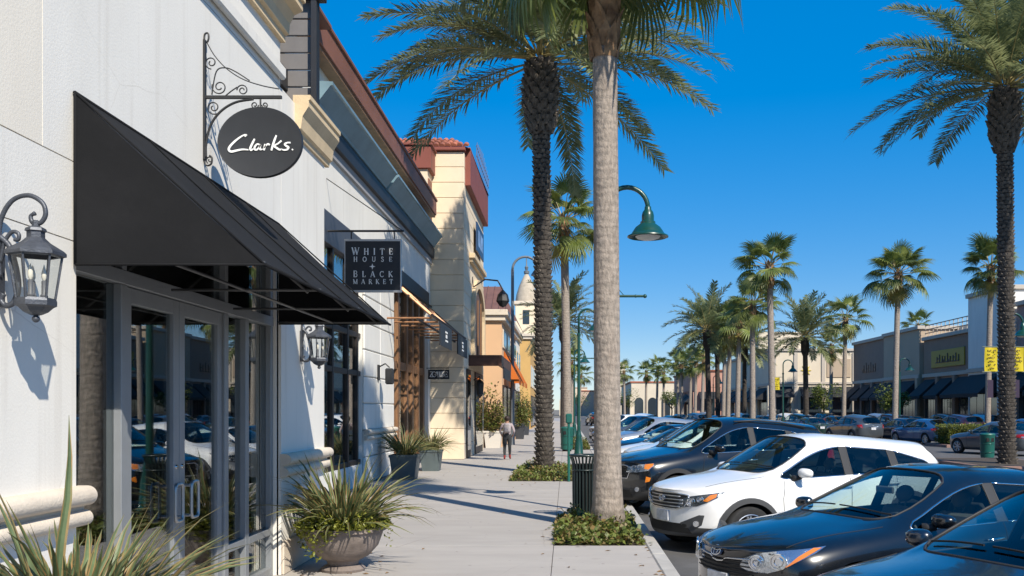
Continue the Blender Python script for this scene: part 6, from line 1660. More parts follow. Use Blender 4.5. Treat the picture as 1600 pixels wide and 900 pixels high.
def post_bin(x, y, z, label):
    t = thing('green_bin', label, 'bin', (x, y, z))
    q = MB(); q.lathe([(0.001, z+0.08), (0.24, z+0.08), (0.26, z+0.2), (0.28, z+0.95), (0.30, z+1.0), (0.27, z+1.05), (0.001, z+1.08)], 16, (x, y, 0)); q.build('drum', M_TEAL, t, smooth=40)
    q = MB(); q.box(x-0.15, x+0.15, y-0.27, y-0.24, z+0.72, z+0.88, 0.01); q.build('slot_plate', M_GAP, t)
    q = MB(); q.lathe([(0.2, z), (0.2, z+0.08)], 12, (x, y, 0)); q.build('foot', M_GAP, t)
    for zz in (0.3, 0.65):
        q = MB(); q.tube([(x+0.272*math.cos(2*math.pi*k_/16), y+0.272*math.sin(2*math.pi*k_/16), z+zz) for k_ in range(16)], 0.015, 5, closed=True); q.build('hoop', M_GREEN, t, smooth=True)
post_bin(0.02, 41.5, 0, 'green drum bin beside the second street lamp')
post_bin(16.75, 38.2, -0.2, 'green drum bin at the foot of the right date palm')
t = thing('teal_post', 'thin teal post at the corner of the date palm bed', 'post', (0.06, 24.0, 0))
q = MB(); q.tube([(0.06, 24.0, 0), (0.06, 24.0, 1.45)], 0.035, 8); q.build('shaft', M_TEAL, t, smooth=40)
q = MB(); q.box(-0.02, 0.14, 23.95, 24.05, 1.45, 1.7, 0.03); q.build('cap_box', M_TEAL, t)
t = thing('white_post', 'white bollard post beside the right date palm trunk', 'bollard', (15.4, 30.4, -0.2))
q = MB(); q.tube([(15.4, 30.4, -0.2), (15.4, 30.4, 1.35)], 0.07, 8); q.build('shaft', mat('white_post_paint', (0.6, 0.62, 0.64), 0.5), t, smooth=40)
q = MB(); q.lathe([(0.075, 1.3), (0.09, 1.35), (0.07, 1.42), (0.001, 1.44)], 10, (15.4, 30.4, 0)); q.build('cap', MATS['white_post_paint'], t, smooth=40)

# ================================================================ planters
def blade_mesh(rr, L, w, e0, bend, mats_, tw=0.25):
    mb = MB(); n = 5; p = Vector((0, 0, 0)); rows = []
    for i in range(n+1):
        t_ = i/n; e = R(e0-bend*t_**1.6); d = Vector((math.cos(e), 0, math.sin(e)))
        up = Vector((-d.z, 0, d.x)); ww = w*0.5*(0.75+0.5*t_ if t_ < 0.35 else 1.0*(1-((t_-0.35)/0.65)**1.8))
        ww = max(ww, 0.001); sd = Vector((0, 1, 0))
        rows.append([p-sd*ww+up*ww*0.35, p-sd*ww*0.62+up*ww*0.2, p-up*0.0, p+sd*ww*0.62+up*ww*0.2, p+sd*ww+up*ww*0.35])
        p = p+d*(L/n)+Vector((0, rr.uniform(-tw, tw)*L/n*0.3, 0))
    for i in range(n):
        for k_ in range(4):
            mb.add([rows[i][k_], rows[i][k_+1], rows[i+1][k_+1], rows[i+1][k_]], [(0, 1, 2, 3)], 1 if k_ in (0, 3) else 0)
    return mb.mesh('leaf', mats_, True)
M_FLAX = mat('flax_leaf', (0.085, 0.135, 0.055), 0.5, var=0.3, vs=5, rnd=0.3, transl=0.25, col2=(0.15, 0.20, 0.09))
M_FLAXE = mat('flax_leaf_edge', (0.27, 0.29, 0.11), 0.5, var=0.35, vs=6, rnd=0.15, transl=0.25, col2=(0.36, 0.20, 0.08))
M_YUCCA = mat('yucca_leaf', (0.085, 0.14, 0.05), 0.5, var=0.3, vs=5, rnd=0.25, transl=0.2, col2=(0.15, 0.20, 0.08))
M_TRAIL = mat('trailing_leaf', (0.20, 0.24, 0.035), 0.5, var=0.3, vs=8, transl=0.35, col2=(0.34, 0.35, 0.06))
rr = random.Random(77)
FLX = {e: [blade_mesh(rr, rr.uniform(0.85, 1.15), 0.052, e, b+rr.uniform(-10, 10), [M_FLAX, M_FLAXE]) for _ in range(2)] for e, b in ((84, 22), (70, 34), (56, 46), (42, 55), (28, 60))}
YUC = {e: [blade_mesh(rr, rr.uniform(0.75, 1.0), 0.036, e, b+rr.uniform(-10, 10), [M_YUCCA, M_FLAXE], 0.4) for _ in range(2)] for e, b in ((84, 20), (68, 36), (54, 55), (40, 72), (26, 80))}
M_BOWL = mat('aged_cast_stone', (0.20, 0.165, 0.145), 0.7, var=0.3, vs=5, bump=0.25, bs=35, dirt=0.5, ds=3, dcol=(0.07, 0.055, 0.05))
def tuft(t, c, lib, counts, rr, spread=0.12, sc=1.0):
    i = 0
    for e, n in zip(lib, counts):
        for k_ in range(n):
            az = i*137.5+rr.uniform(-20, 20); i += 1; s = sc*rr.uniform(0.75, 1.15); r_ = spread*math.sqrt(rr.random())
            child(rr.choice(lib[e]), t, (c[0]+r_*math.cos(R(az))-t.location.x, c[1]+r_*math.sin(R(az))-t.location.y, c[2]-t.location.z), (R(rr.uniform(-35, 35)), R(rr.uniform(-8, 8)), R(az)), (s, s*rr.uniform(0.8, 1.2), s), name='leaf')
def bowl(x, y, rim, z0, h, label):
    t = thing('bowl_planter', label, 'planter', (x, y, 0), 'stone bowl planters')
    q = MB(); R_ = rim
    q.lathe([(0.001, 0), (R_*0.52, 0), (R_*0.54, 0.03), (R_*0.46, 0.06), (R_*0.36, z0*0.6), (R_*0.40, z0), (R_*0.62, z0+h*0.13), (R_*0.84, z0+h*0.42), (R_*0.95, z0+h*0.78), (R_*0.96, z0+h*0.86), (R_*1.03, z0+h*0.88), (R_*1.04, z0+h), (R_*0.95, z0+h), (R_*0.9, z0+h*0.85)], 40, (x, y, 0)); q.build('bowl', M_BOWL, t, smooth=35)
    q = MB(); q.lathe([(0.001, z0+h*0.92), (R_*0.94, z0+h*0.88)], 24, (x, y, 0)); q.build('soil', M_SOIL, t)
    return t
rr = random.Random(31)
t = bowl(-2.50, 10.75, 0.46, 0.12, 0.38, 'stone bowl planter with spiky grass and trailing yellow green leaves by the pier')
pl = thing('yucca_plant', 'spiky grass plant growing in the stone bowl by the pier', 'plant', (-2.50, 10.75, 0.48))
tuft(pl, (-2.50, 10.75, 0.48), YUC, (18, 56, 70, 60, 30), rr, 0.24, 0.98)
mb = MB()
for _ in range(4200):
    a = rr.uniform(0, 6.283); u = rr.random(); r_ = 0.48*math.sqrt(u)*1.06
    z = 0.52+0.13*rr.random()*(1.1-0.5*u)+0.03*math.sin(a*5)
    hang = max(0.12, math.sin(a*1.5+0.9)*math.sin(a*3.1+2), 0.95*math.exp(-((a-4.25)/0.42)**2))
    if r_ > 0.40 and rr.random() < 0.8:
        r_ = rr.uniform(0.46, 0.53); z = 0.54-rr.random()**1.4*0.42*hang
    s = rr.uniform(0.022, 0.05); p = Vector((-2.50+r_*math.cos(a), 10.75+r_*math.sin(a), z)); b = rr.uniform(0, 6.28); el = rr.uniform(-0.4, 1.2)
    d = Vector((math.cos(b)*math.cos(el), math.sin(b)*math.cos(el), math.sin(el))); sd = Vector((-math.sin(b), math.cos(b), rr.uniform(-.5, .5))).normalized()*s*0.5
    mb.add([p, p+d*s*0.6+sd, p+d*s*1.2, p+d*s*0.6-sd], [(0, 1, 2, 3)])
pl2 = tag(mb.build('trailing_plant', M_TRAIL, at=(-2.50, 10.75, 0.5)), 'low yellow green foliage spilling over the stone bowl rim', 'plant', kind='stuff')
t = bowl(-2.2, 4.3, 0.44, 0.46, 0.40, 'stone bowl under the flax plant in the lower left corner')
pl = thing('flax_plant', 'large variegated flax with sword leaves in the lower left corner', 'plant', (-2.2, 4.3, 0.82))
tuft(pl, (-2.2, 4.3, 0.78), FLX, (10, 50, 90, 90, 60), rr, 0.26, 0.60)
child(FLX[84][0], pl, (-0.12, 0.0, -0.02), (R(10), R(-4), R(150)), (0.92, 1, 0.92), name='leaf'); child(FLX[70][1], pl, (-0.1, -0.1, 0), (R(10), R(-8), R(200)), (0.95, 1, 0.95), name='leaf')
def box_planter(x, y, w, h, label, m, plabel, kind='sago'):
    t = thing('square_planter', label, 'planter', (x, y, 0), 'tapered square planters')
    q = MB(); a, b = w*0.40, w*0.5
    ring = lambda s_, z: [(x-s_, y-s_, z), (x+s_, y-s_, z), (x+s_, y+s_, z), (x-s_, y+s_, z)]
    vs = ring(a, 0)+ring(b, h*0.9)+ring(b*1.06, h*0.9)+ring(b*1.06, h)+ring(b*0.92, h)+ring(b*0.9, h*0.85)
    fs = [(3, 2, 1, 0), (20, 21, 22, 23)]+[(k_*4+i, k_*4+(i+1) % 4, k_*4+4+(i+1) % 4, k_*4+4+i) for k_ in range(5) for i in range(4)]
    q.add(vs, fs); q.build('tub', m, t)
    q = MB(); q.box(x-b*0.89, x+b*0.89, y-b*0.89, y+b*0.89, h*0.8, h*0.86); q.build('soil', M_SOIL, t)
    p = thing('potted_plant', plabel, 'plant', (x, y, h*0.86)); r2 = random.Random(int(y*10))
    if kind == 'sago':
        tuft(p, (x, y, h*0.86+0.05), YUC, (14, 34, 44, 44, 30), r2, w*0.22, w*1.55)
    else:
        for k_ in range(4):
            q = MB(); a = k_*1.7; pts = [(x+0.06*math.cos(a), y+0.06*math.sin(a), h*0.8), (x+0.2*math.cos(a), y+0.2*math.sin(a), h+0.7), (x+0.34*math.cos(a+0.4), y+0.34*math.sin(a+0.4), h+1.4)]
            q.tube(crom(pts, 4), 0.022, 5); q.build('stem', M_TRUNKD, p, smooth=True)
        leaf_mass('foliage', [(x-0.55, x+0.55, y-0.55, y+0.55, h*0.9, h+1.9)], [M_COVER, M_COVER2], 1500, p, 0.12, r2)
    return t
M_POT = mat('grey_green_fibreglass', (0.085, 0.11, 0.115), 0.5, var=0.12, vs=3)
box_planter(-4.18, 24.9, 0.70, 0.64, 'grey tapered planter nearest the block pier', M_POT, 'spiky potted plant with yellow base in the nearer grey planter')
box_planter(-3.98, 28.3, 0.60, 0.62, 'smaller grey tapered planter beside gallery entrance', M_POT, 'dark spiky palm in the smaller grey planter')
box_planter(-3.45, 46.5-1.2, 0.82, 0.80, 'white tapered planter in front of the apricot shop', mat('white_pot', (0.62, 0.58, 0.52), 0.6), 'tall leafy bush in the white planter', 'bush')
box_planter(-3.0, 68, 0.8, 1.0, 'dark planter far along the walk', mat('dark_pot', (0.04, 0.045, 0.055), 0.5), 'round bush in the far dark planter', 'bush')
box_planter(-2.9, 58.8, 0.7, 0.8, 'dark planter beyond the orange awnings', MATS['dark_pot'], 'small bush beyond the orange awnings', 'bush')
q = MB()
pot_ = [(-3.4, 50), (-3.0, 76)]
# ================================================================ person walking away
def skin_fig():
    V = {'pel': (0, 0, 0.86, 0.135), 'waist': (0, 0, 0.98, 0.115), 'chest': (0, 0.01, 1.16, 0.145), 'neck0': (0, 0, 1.30, 0.075), 'neck': (0, -0.005, 1.34, 0.05), 'head0': (0, 0.0, 1.40, 0.085), 'head': (0, 0.01, 1.47, 0.092), 'top': (0, 0.0, 1.535, 0.06)}
    E = [('pel', 'waist'), ('waist', 'chest'), ('chest', 'neck0'), ('neck0', 'neck'), ('neck', 'head0'), ('head0', 'head'), ('head', 'top')]
    for s, nm in ((-1, 'l'), (1, 'r')):
        st = 0.16*s
        V.update({nm+'hip': (0.085*s, 0, 0.80, 0.10), nm+'knee': (0.085*s, st*0.5-0.03, 0.45, 0.062), nm+'calf': (0.085*s, st*0.8, 0.30, 0.058), nm+'ank': (0.085*s, st, 0.09, 0.038), nm+'toe': (0.095*s, st+0.12, 0.035, 0.036),
                  nm+'sh': (0.165*s, 0, 1.26, 0.062), nm+'elb': (0.255*s, -0.06, 1.02, 0.042), nm+'wri': (0.19*s, 0.08, 0.86, 0.03), nm+'hand': (0.165*s, 0.13, 0.82, 0.033)})
        E += [('pel', nm+'hip'), (nm+'hip', nm+'knee'), (nm+'knee', nm+'calf'), (nm+'calf', nm+'ank'), (nm+'ank', nm+'toe'), ('chest', nm+'sh'), (nm+'sh', nm+'elb'), (nm+'elb', nm+'wri'), (nm+'wri', nm+'hand')]
        hx, hy, hz, _ = V[nm+'hand']
        for k_ in range(4):
            V[nm+'f%d' % k_] = (hx-0.01*s+0.0*k_, hy+0.055-0.012*abs(k_-1.5), hz-0.025+0.017*k_, 0.0085); E.append((nm+'hand', nm+'f%d' % k_))
        V[nm+'th'] = (hx-0.035*s, hy+0.02, hz+0.04, 0.009); E.append((nm+'hand', nm+'th'))
    ks = list(V); me = bpy.data.meshes.new('body'); me.from_pydata([V[k_][:3] for k_ in ks], [(ks.index(a), ks.index(b)) for a, b in E], []); me.update()
    o = bpy.data.objects.new('tmp_fig', me); COL.objects.link(o)
    sk = o.modifiers.new('sk', 'SKIN'); sk.use_smooth_shade = True
    for i, k_ in enumerate(ks): o.data.skin_vertices[0].data[i].radius = (V[k_][3], V[k_][3])
    o.data.skin_vertices[0].data[0].use_root = True
    o.modifiers.new('ss', 'SUBSURF').levels = 2; o.modifiers['ss'].render_levels = 2
    dg = bpy.context.evaluated_depsgraph_get(); dg.update(); out = bpy.data.meshes.new_from_object(o.evaluated_get(dg)); bpy.data.objects.remove(o)
    return out
pe = thing('person', 'person in pale top and dark trousers walking away along the sidewalk', 'person', (-2.12, 34.4, 0))
fg = skin_fig(); fg.materials.clear()
for m_ in (mat('skin', (0.45, 0.25, 0.17), 0.5), mat('pale_pink_top', (0.33, 0.27, 0.28), 0.8, var=0.1, vs=12), mat('charcoal_trousers', (0.03, 0.032, 0.036), 0.85), mat('red_shoes', (0.28, 0.03, 0.025), 0.6)): fg.materials.append(m_)
for p in fg.polygons:
    c = p.center; i = 0
    if c.z < 0.17: i = 3
    elif c.z < 0.93 and abs(c.x) < 0.165 and c.y < 0.12: i = 2
    elif c.z < 1.32 and not (c.z < 0.91): i = 1
    p.material_index = i; p.use_smooth = True
bd = link_local('body', fg, pe)
q = MB(); q.ball((0, -0.015, 1.48), 0.102, 14, 10, (1.0, 1.05, 1.0)); q.ball((0, -0.10, 1.50), 0.05, 10, 8)
hair = link_local('hair', q.mesh('hair', mat('dark_hair', (0.035, 0.022, 0.016), 0.6), True), pe)
q = MB(); q.ball((0, 0.088, 1.44), 0.014); q.ball((0.033, 0.09, 1.465), 0.009); q.ball((-0.033, 0.09, 1.465), 0.009)
bp_ = thing('backpack', 'small off white backpack worn by the walking person', 'bag', (-2.12, 34.4, 0.95))
q = MB(); q.box(-0.13, 0.13, -0.26, -0.12, 0.03, 0.35, 0.05); link_local('pack', q.mesh('pack', mat('off_white_canvas', (0.38, 0.34, 0.34), 0.8), 60), bp_)
q = MB(); q.box(-0.09, 0.09, -0.295, -0.255, 0.05, 0.18, 0.02); link_local('pocket', q.mesh('pocket', MATS['off_white_canvas'], 60), bp_)
for s in (-1, 1):
    q = MB(); q.tube([(0.08*s, -0.13, 0.32), (0.09*s, -0.02, 0.385), (0.1*s, 0.14, 0.28), (0.11*s, 0.1, 0.1), (0.1*s, -0.12, 0.06)], 0.014, 5); link_local('strap', q.mesh('strap', MATS['off_white_canvas'], True), bp_)

# fallen leaves blown along the walk
mb = MB(); rr = random.Random(9)
for _ in range(150):
    c_ = rr.choice(((-0.2, 14.5, 1.3, 3), (-1.6, 26, 1.2, 4), (1.0, 10, 0.25, 8), (-2.5, 11, 1.0, 2), (-4.4, 22, 0.5, 8)))
    p = Vector((min(1.04, rr.gauss(c_[0], c_[2]*0.6)), max(3, rr.gauss(c_[1], c_[3]*0.6)), 0.006)); a = rr.uniform(0, 6.28); s_ = rr.uniform(0.02, 0.055)
    if p.x < -2.9 and p.y < 12.5: continue
    d = Vector((math.cos(a), math.sin(a), 0))*s_; n_ = Vector((-math.sin(a), math.cos(a), 0))*s_*0.35
    mb.add([p-d, p+n_+Vector((0, 0, 0.008)), p+d, p-n_+Vector((0, 0, 0.012))], [(0, 1, 2, 3)])
tag(mb.build('fallen_leaves', mat('dry_leaf', (0.22, 0.13, 0.05), 0.8, var=0.4, vs=9), at=(0, 14, 0)), 'small dry leaves scattered along the sidewalk', 'leaves', kind='stuff')
# ================================================================ far side of the parking lot
FXR = 35.0
M_TAUPE = mat('taupe_stucco', (0.42, 0.33, 0.24), 0.9, var=0.06, vs=0.8, dirt=0.25, ds=0.4, dcol=(0.16, 0.13, 0.1))
M_BROWNS = mat('brown_stucco', (0.27, 0.185, 0.135), 0.9, var=0.06, vs=0.8)
M_DBROWN = mat('dark_brown_stucco', (0.25, 0.18, 0.14), 0.9, var=0.06, vs=0.8)
M_MAUVE = mat('mauve_stucco', (0.30, 0.21, 0.185), 0.9, var=0.06, vs=0.8)
M_IVORY = mat('ivory_stucco', (0.62, 0.54, 0.42), 0.9, var=0.05, vs=0.6)
M_BAWN = mat('black_shop_awning', (0.014, 0.015, 0.018), 0.8)
M_CAP = mat('pale_parapet_cap', (0.45, 0.40, 0.34), 0.85)
def awn_part(b, x, y0, y1, z1, z0, out, m=None):
    q = MB(); m = m or M_BAWN
    q.add([(x, y0, z1), (x, y1, z1), (x-out, y1, z0), (x-out, y0, z0)], [(0, 1, 2, 3)]); q.add([(x, y0, z1), (x-out, y0, z0), (x, y0, z0)], [(0, 1, 2)]); q.add([(x, y1, z1), (x-out, y1, z0), (x, y1, z0)], [(0, 1, 2)])
    q.add([(x-out, y0, z0), (x-out, y1, z0), (x-out, y1, z0-0.3), (x-out, y0, z0-0.3)], [(0, 1, 2, 3)]); return q.build('awning', m, b)
def rshop(name, label, x, y0, y1, z1, m, bays=3, depth=25, awn=True, capm=None, band=4.9, front=True):
    b = thing(name, label, 'building', (x, (y0+y1)/2, -0.2))
    q = MB(); q.box(x, x+depth, y0, y1, -0.3, z1, 0.02); q.build('wall', m, b)
    q = MB(); q.box(x-0.25, x+depth, y0-0.2, y1, z1, z1+0.35, 0.03); q.build('parapet_cap', capm or M_CAP, b)
    q = MB(); q.box(x-0.18, x-0.002, y0-0.1, y1, band, band+0.35, 0.02); q.build('band_course', capm or M_CAP, b)
    st = (y1-y0)/bays
    for i in range(bays):
        ya, yb = y0+i*st+0.45, y0+(i+1)*st-0.45
        q = MB(); q.box(x-0.06, x-0.002, ya, yb, 0.0, 3.9, 0.01); w_ = q.build('shopfront', M_BRONZE, b)
        nn = 4
        for k_ in range(nn):
            a_ = ya+0.1+(yb-ya-0.2)*k_/nn
            q = MB(); q.box(x-0.075, x-0.061, a_+0.05, a_+(yb-ya-0.2)/nn-0.05, 0.4, 3.7); q.build('pane', M_FARGLASS, w_)
        q = MB(); q.box(x-0.35, x-0.003, y0+i*st-0.3, y0+i*st+0.3, -0.2, band, 0.03); q.build('pilaster', m, b)
        if awn: awn_part(b, x-0.07, ya, yb, 4.7, 3.1, 1.7)
    return b
rshop('brown_end_shop', 'mauve brown shop at the far right edge', FXR, 58, 74.6, 9.8, M_MAUVE, 4)
b = rshop('white_tower_shop', 'white tower front between the fan palm and the right date palm', FXR-0.9, 75, 81.5, 11.2, M_STUCCO_B, 1, 20, True)
b = rshop('yellow_sign_shop', 'brown shop with yellow sign and roof terrace railing', FXR, 82, 94, 8.5, M_BROWNS, 3, 3.4)
q = MB(); q.box(FXR+3.45, FXR+25, 82.2, 94, -0.2, 10.0, 0.02); q.build('upper_wall', M_IVORY, b)
for k_ in range(13):
    y = 82.2+k_*0.97; q = MB(); q.box(FXR+0.1, FXR+0.16, y, y+0.06, 8.85, 9.95); q.build('rail_post', M_CAP, b)
for z in (9.2, 9.55, 9.95):
    q = MB(); q.box(FXR+0.09, FXR+0.17, 82.1, 93.95, z, z+0.07); q.build('rail', M_BROWNS, b)
q = MB(); q.box(FXR-0.12, FXR-0.003, 84.2, 91.8, 5.75, 7.35, 0.02); s_ = q.build('sign_board', mat('mustard_sign', (0.36, 0.25, 0.03), 0.6), b)
def scribble(par, x, y0, y1, z0, z1, m, seed, n=9):
    """dark unreadable sign lettering on a facade across the lot (faces -x)"""
    q = MB(); r2 = random.Random(seed); w = (y1-y0)/n
    for k_ in range(n):
        ya = y0+k_*w; h = (z1-z0)*r2.uniform(0.6, 1.0); kind = r2.randrange(3)
        q.box(x-0.06, x, ya+w*0.1, ya+w*0.28, z0, z0+h)
        if kind != 0: q.box(x-0.06, x, ya+w*0.3, ya+w*0.8, z0+h*0.42, z0+h*0.58)
        if kind == 2: q.box(x-0.06, x, ya+w*0.62, ya+w*0.8, z0, z0+h*0.42)
        else: q.box(x-0.06, x, ya+w*0.3, ya+w*0.75, z0, z0+h*0.16)
    return tag(q.build('sign_letters', m, par), kind='stuff')
scribble(s_, FXR-0.122, 85.2, 90.8, 6.15, 7.0, M_SIGNBLK, 4)
b = rshop('taupe_shop', 'taupe shop with tall parapet left of the yellow sign shop', FXR-0.3, 94.4, 105, 9.7, M_TAUPE, 2)
b = rshop('dark_brown_shop', 'dark brown shop with dim script sign behind the fan palms', FXR, 105.4, 117, 9.6, M_DBROWN, 3)
scribble(b, FXR-0.003, 108.5, 113.5, 6.1, 7.3, M_SIGNBLK, 9, 6)
# ivory building with its sunlit end towards the camera
b = rshop('ivory_shop', 'ivory shop with sunlit end wall and yellow emblem', 26.5, 125, 160, 9.4, M_IVORY, 5, 20)
q = MB(); q.box(25.2, 31, 126, 131, 9.76, 12.0, 0.03); q.build('tower_block', M_IVORY, b)
for x0, x1 in ((27.2, 29.2), (30.5, 33.5), (34.5, 37.5)):
    q = MB(); q.box(x0, x1, 124.93, 124.998, 0.2, 3.6, 0.01); w_ = q.build('window', M_BRONZE, b)
    q = MB(); q.box(x0+0.2, x1-0.2, 124.9, 124.925, 0.5, 3.4); q.build('pane', M_FARGLASS, w_)
    q = MB(); q.add([(x0-0.2, 124.99, 4.8), (x1+0.2, 124.99, 4.8), (x1+0.2, 123.4, 3.4), (x0-0.2, 123.4, 3.4)], [(3, 2, 1, 0)]); q.build('awning', M_BAWN, b)
for x0 in (26.8, 29.6, 33.2, 37.2):
    q = MB(); q.box(x0, x0+0.5, 124.85, 124.995, -0.2, 9.2, 0.02); q.build('pilaster', M_CAP, b)
q = MB(); q.box(26.4, 40, 124.82, 124.99, 5.1, 5.4, 0.02); q.build('band_course', M_CAP, b)
q = MB(); q.box(33.9, 37.0, 124.9, 124.992, 6.0, 8.4, 0.02); q.build('wall_panel', M_TAUPE, b)
q = MB(); c = (31.2, 124.99, 6.9)
st_ = [(c[0]+(0.7 if k_ % 2 == 0 else 0.28)*math.sin(R(22.5*k_)), c[2]+(0.8 if k_ % 2 == 0 else 0.3)*math.cos(R(22.5*k_))) for k_ in range(16)]
q.prism(st_, c[1]-0.08, c[1]-0.002, 'y'); q.build('emblem', mat('emblem_yellow', (0.55, 0.42, 0.03), 0.6), b)
b = rshop('pink_shop', 'dusky pink shop with tiled roof edge behind the palm cluster', 23.0, 172, 205, 8.6, mat('pink_stucco', (0.48, 0.26, 0.19), 0.9, var=0.06, vs=0.5), 5, 16, capm=M_TILE)
for x0 in (24, 28, 32):
    q = MB(); q.box(x0, x0+2.6, 171.9, 171.995, 0.2, 3.8, 0.01); q.build('window', M_FARGLASS, b)
    q = MB(); q.add([(x0-0.3, 171.98, 5.0), (x0+2.9, 171.98, 5.0), (x0+2.9, 170, 3.7), (x0-0.3, 170, 3.7)], [(3, 2, 1, 0)]); q.build('awning', M_BAWN, b)
b = rshop('far_white_shop', 'far white arcade building seen under the distant palms', 15.0, 222, 262, 8.0, M_IVORY, 5, 17, capm=M_TILE)
for k_ in range(5):
    x0 = 15.8+k_*3.1
    q = MB(); pr = [(x0, 0.0), (x0+2.0, 0.0), (x0+2.0, 3.6)]+[(x0+1.0+math.cos(R(180*t_/8)), 3.6+math.sin(R(180*t_/8))) for t_ in range(1, 8)]+[(x0, 3.6)]; q.prism(pr, 221.9, 221.995, 'y'); q.build('arch', M_FARGLASS, b)
b = rshop('far_cream_block', 'farthest cream block rising above the distant roofs', 12.5, 285, 330, 15.5, M_IVORY, 4, 5, awn=False)
b = rshop('far_terracotta_shop', 'low far shop with terracotta roof at the end of the lot', 4.5, 300, 330, 7.5, mat('pale_pink_stucco', (0.52, 0.38, 0.30), 0.9), 4, 9, awn=False, capm=M_TILE)
b = rshop('far_pale_shop', 'pale shop closing the street between the trunks', -2.0, 320, 350, 9, M_IVORY, 4, 9, awn=False)
# planted islands
M_HEDGE = mat('hedge_leaf', (0.11, 0.15, 0.03), 0.5, var=0.35, vs=4, transl=0.3, col2=(0.26, 0.27, 0.05))
M_REDKERB = mat('red_brown_kerb', (0.26, 0.16, 0.13), 0.9, var=0.15, vs=3)
def island(x0, x1, y0, y1):
    q = MB(); q.box(x0, x1, y0, y1, -0.3, -0.05, 0.02); o = tag(q.build('traffic_island', M_REDKERB, at=((x0+x1)/2, (y0+y1)/2, -0.2)), kind='structure')
    q = MB(); q.box(x0+0.15, x1-0.15, y0+0.15, y1-0.15, -0.2, -0.046); q.build('soil', M_SOIL, o)
for a in ((20.0, 24.5, 50.5, 53.5), (13.6, 16.9, 31.2, 37), (11.2, 13.6, 56, 62), (20.8, 23.8, 62, 66), (27, 30.5, 61, 67), (24, 26, 84, 88), (15.6, 16.2, 68, 72)): island(*a)
def hedge(x0, x1, y0, y1, h, label, n=5200):
    t = thing('hedge', label, 'hedge', ((x0+x1)/2, (y0+y1)/2, -0.05))
    q = MB(); q.box(x0+0.12, x1-0.12, y0+0.12, y1-0.12, -0.05, h-0.18, 0.1); q.build('core', mat('hedge_core', (0.03, 0.045, 0.012), 0.9), t)
    mb = MB(); r2 = random.Random(int(x0*7))
    for _ in range(n):
        p = [r2.uniform(x0, x1), r2.uniform(y0, y1), r2.uniform(-0.02, h)]
        f = r2.randrange(5)
        if f == 0: p[1] = y0+r2.uniform(-0.04, 0.14)
        elif f == 1: p[2] = h-r2.uniform(-0.05, 0.2)
        elif f == 2: p[0] = x0+r2.uniform(-0.04, 0.14)
        elif f == 3: p[1] = y0+r2.uniform(-0.04, 0.14)
        p = Vector(p); s = r2.uniform(0.06, 0.13); a = r2.uniform(0, 6.28); el = r2.uniform(-0.4, 1.2)
        d = Vector((math.cos(a)*math.cos(el), math.sin(a)*math.cos(el), math.sin(el))); sd = Vector((-math.sin(a), math.cos(a), r2.uniform(-.5, .5))).normalized()*s*0.4
        mb.add([p, p+d*s*0.5+sd, p+d*s, p+d*s*0.5-sd], [(0, 1, 2, 3)])
    tag(mb.build('foliage', M_HEDGE, t), kind='stuff')
hedge(20.3, 23.0, 51.0, 53.0, 0.95, 'clipped yellow green hedge between blue sedan and right date palm')
hedge(23.3, 24.3, 51.0, 53.0, 0.85, 'short piece of hedge right of the longer one')
hedge(11.4, 13.4, 57, 61, 0.7, 'low hedge at the foot of the tallest mid palm', 3000)
# small round trees before the far shops
def small_tree(x, y, h, r_, label, m=None):
    t = thing('street_tree', label, 'tree', (x, y, -0.2)); r2 = random.Random(int(x*13+y))
    q = MB(); q.tube([(x, y, -0.2), (x+0.1, y, h*0.3), (x, y, h*0.6)], [0.14, 0.11, 0.07], 7)
    for k_ in range(5):
        a = k_*1.26; q.tube([(x, y, h*0.35+0.1*k_), (x+r_*0.7*math.cos(a), y+r_*0.7*math.sin(a), h*0.7)], [0.06, 0.02], 5)
    q.build('trunk', M_TRUNKD, t, smooth=True)
    mb = MB()
    cl = [(r2.uniform(-r_, r_)*0.7, r2.uniform(-r_, r_)*0.7, h*0.68+r2.uniform(-0.5, 0.5)*r_, r2.uniform(0.35, 0.6)*r_) for _ in range(9)]
    for _ in range(1500):
        c = r2.choice(cl); v = Vector((r2.gauss(0, 1), r2.gauss(0, 1), r2.gauss(0, 1))).normalized()*c[3]*r2.uniform(0.6, 1.05); p = Vector((x+c[0], y+c[1], c[2]))+v
        s = r2.uniform(0.12, 0.28); a = r2.uniform(0, 6.28); el = r2.uniform(-0.6, 1.0)
        d = Vector((math.cos(a)*math.cos(el), math.sin(a)*math.cos(el), math.sin(el))); sd = Vector((-math.sin(a), math.cos(a), r2.uniform(-.5, .5))).normalized()*s*0.45
        mb.add([p, p+d*s*0.5+sd, p+d*s, p+d*s*0.5-sd], [(0, 1, 2, 3)])
    tag(mb.build('crown', m or M_COVER, t), kind='stuff')
small_tree(27.8, 104, 4.6, 1.7, 'small leafy tree before the ivory shop end wall')
small_tree(31.5, 92, 4.2, 1.5, 'small leafy tree before the taupe shop')
small_tree(17.5, 160, 5, 2.0, 'far round tree by the pink shop')
small_tree(9.5, 230, 6, 2.6, 'far round tree at the end of the lot')
small_tree(3.5, 260, 6, 2.8, 'far dark tree closing the street')
small_tree(12.8, 205, 6, 2.4, 'far dark tree left of the white arcade')
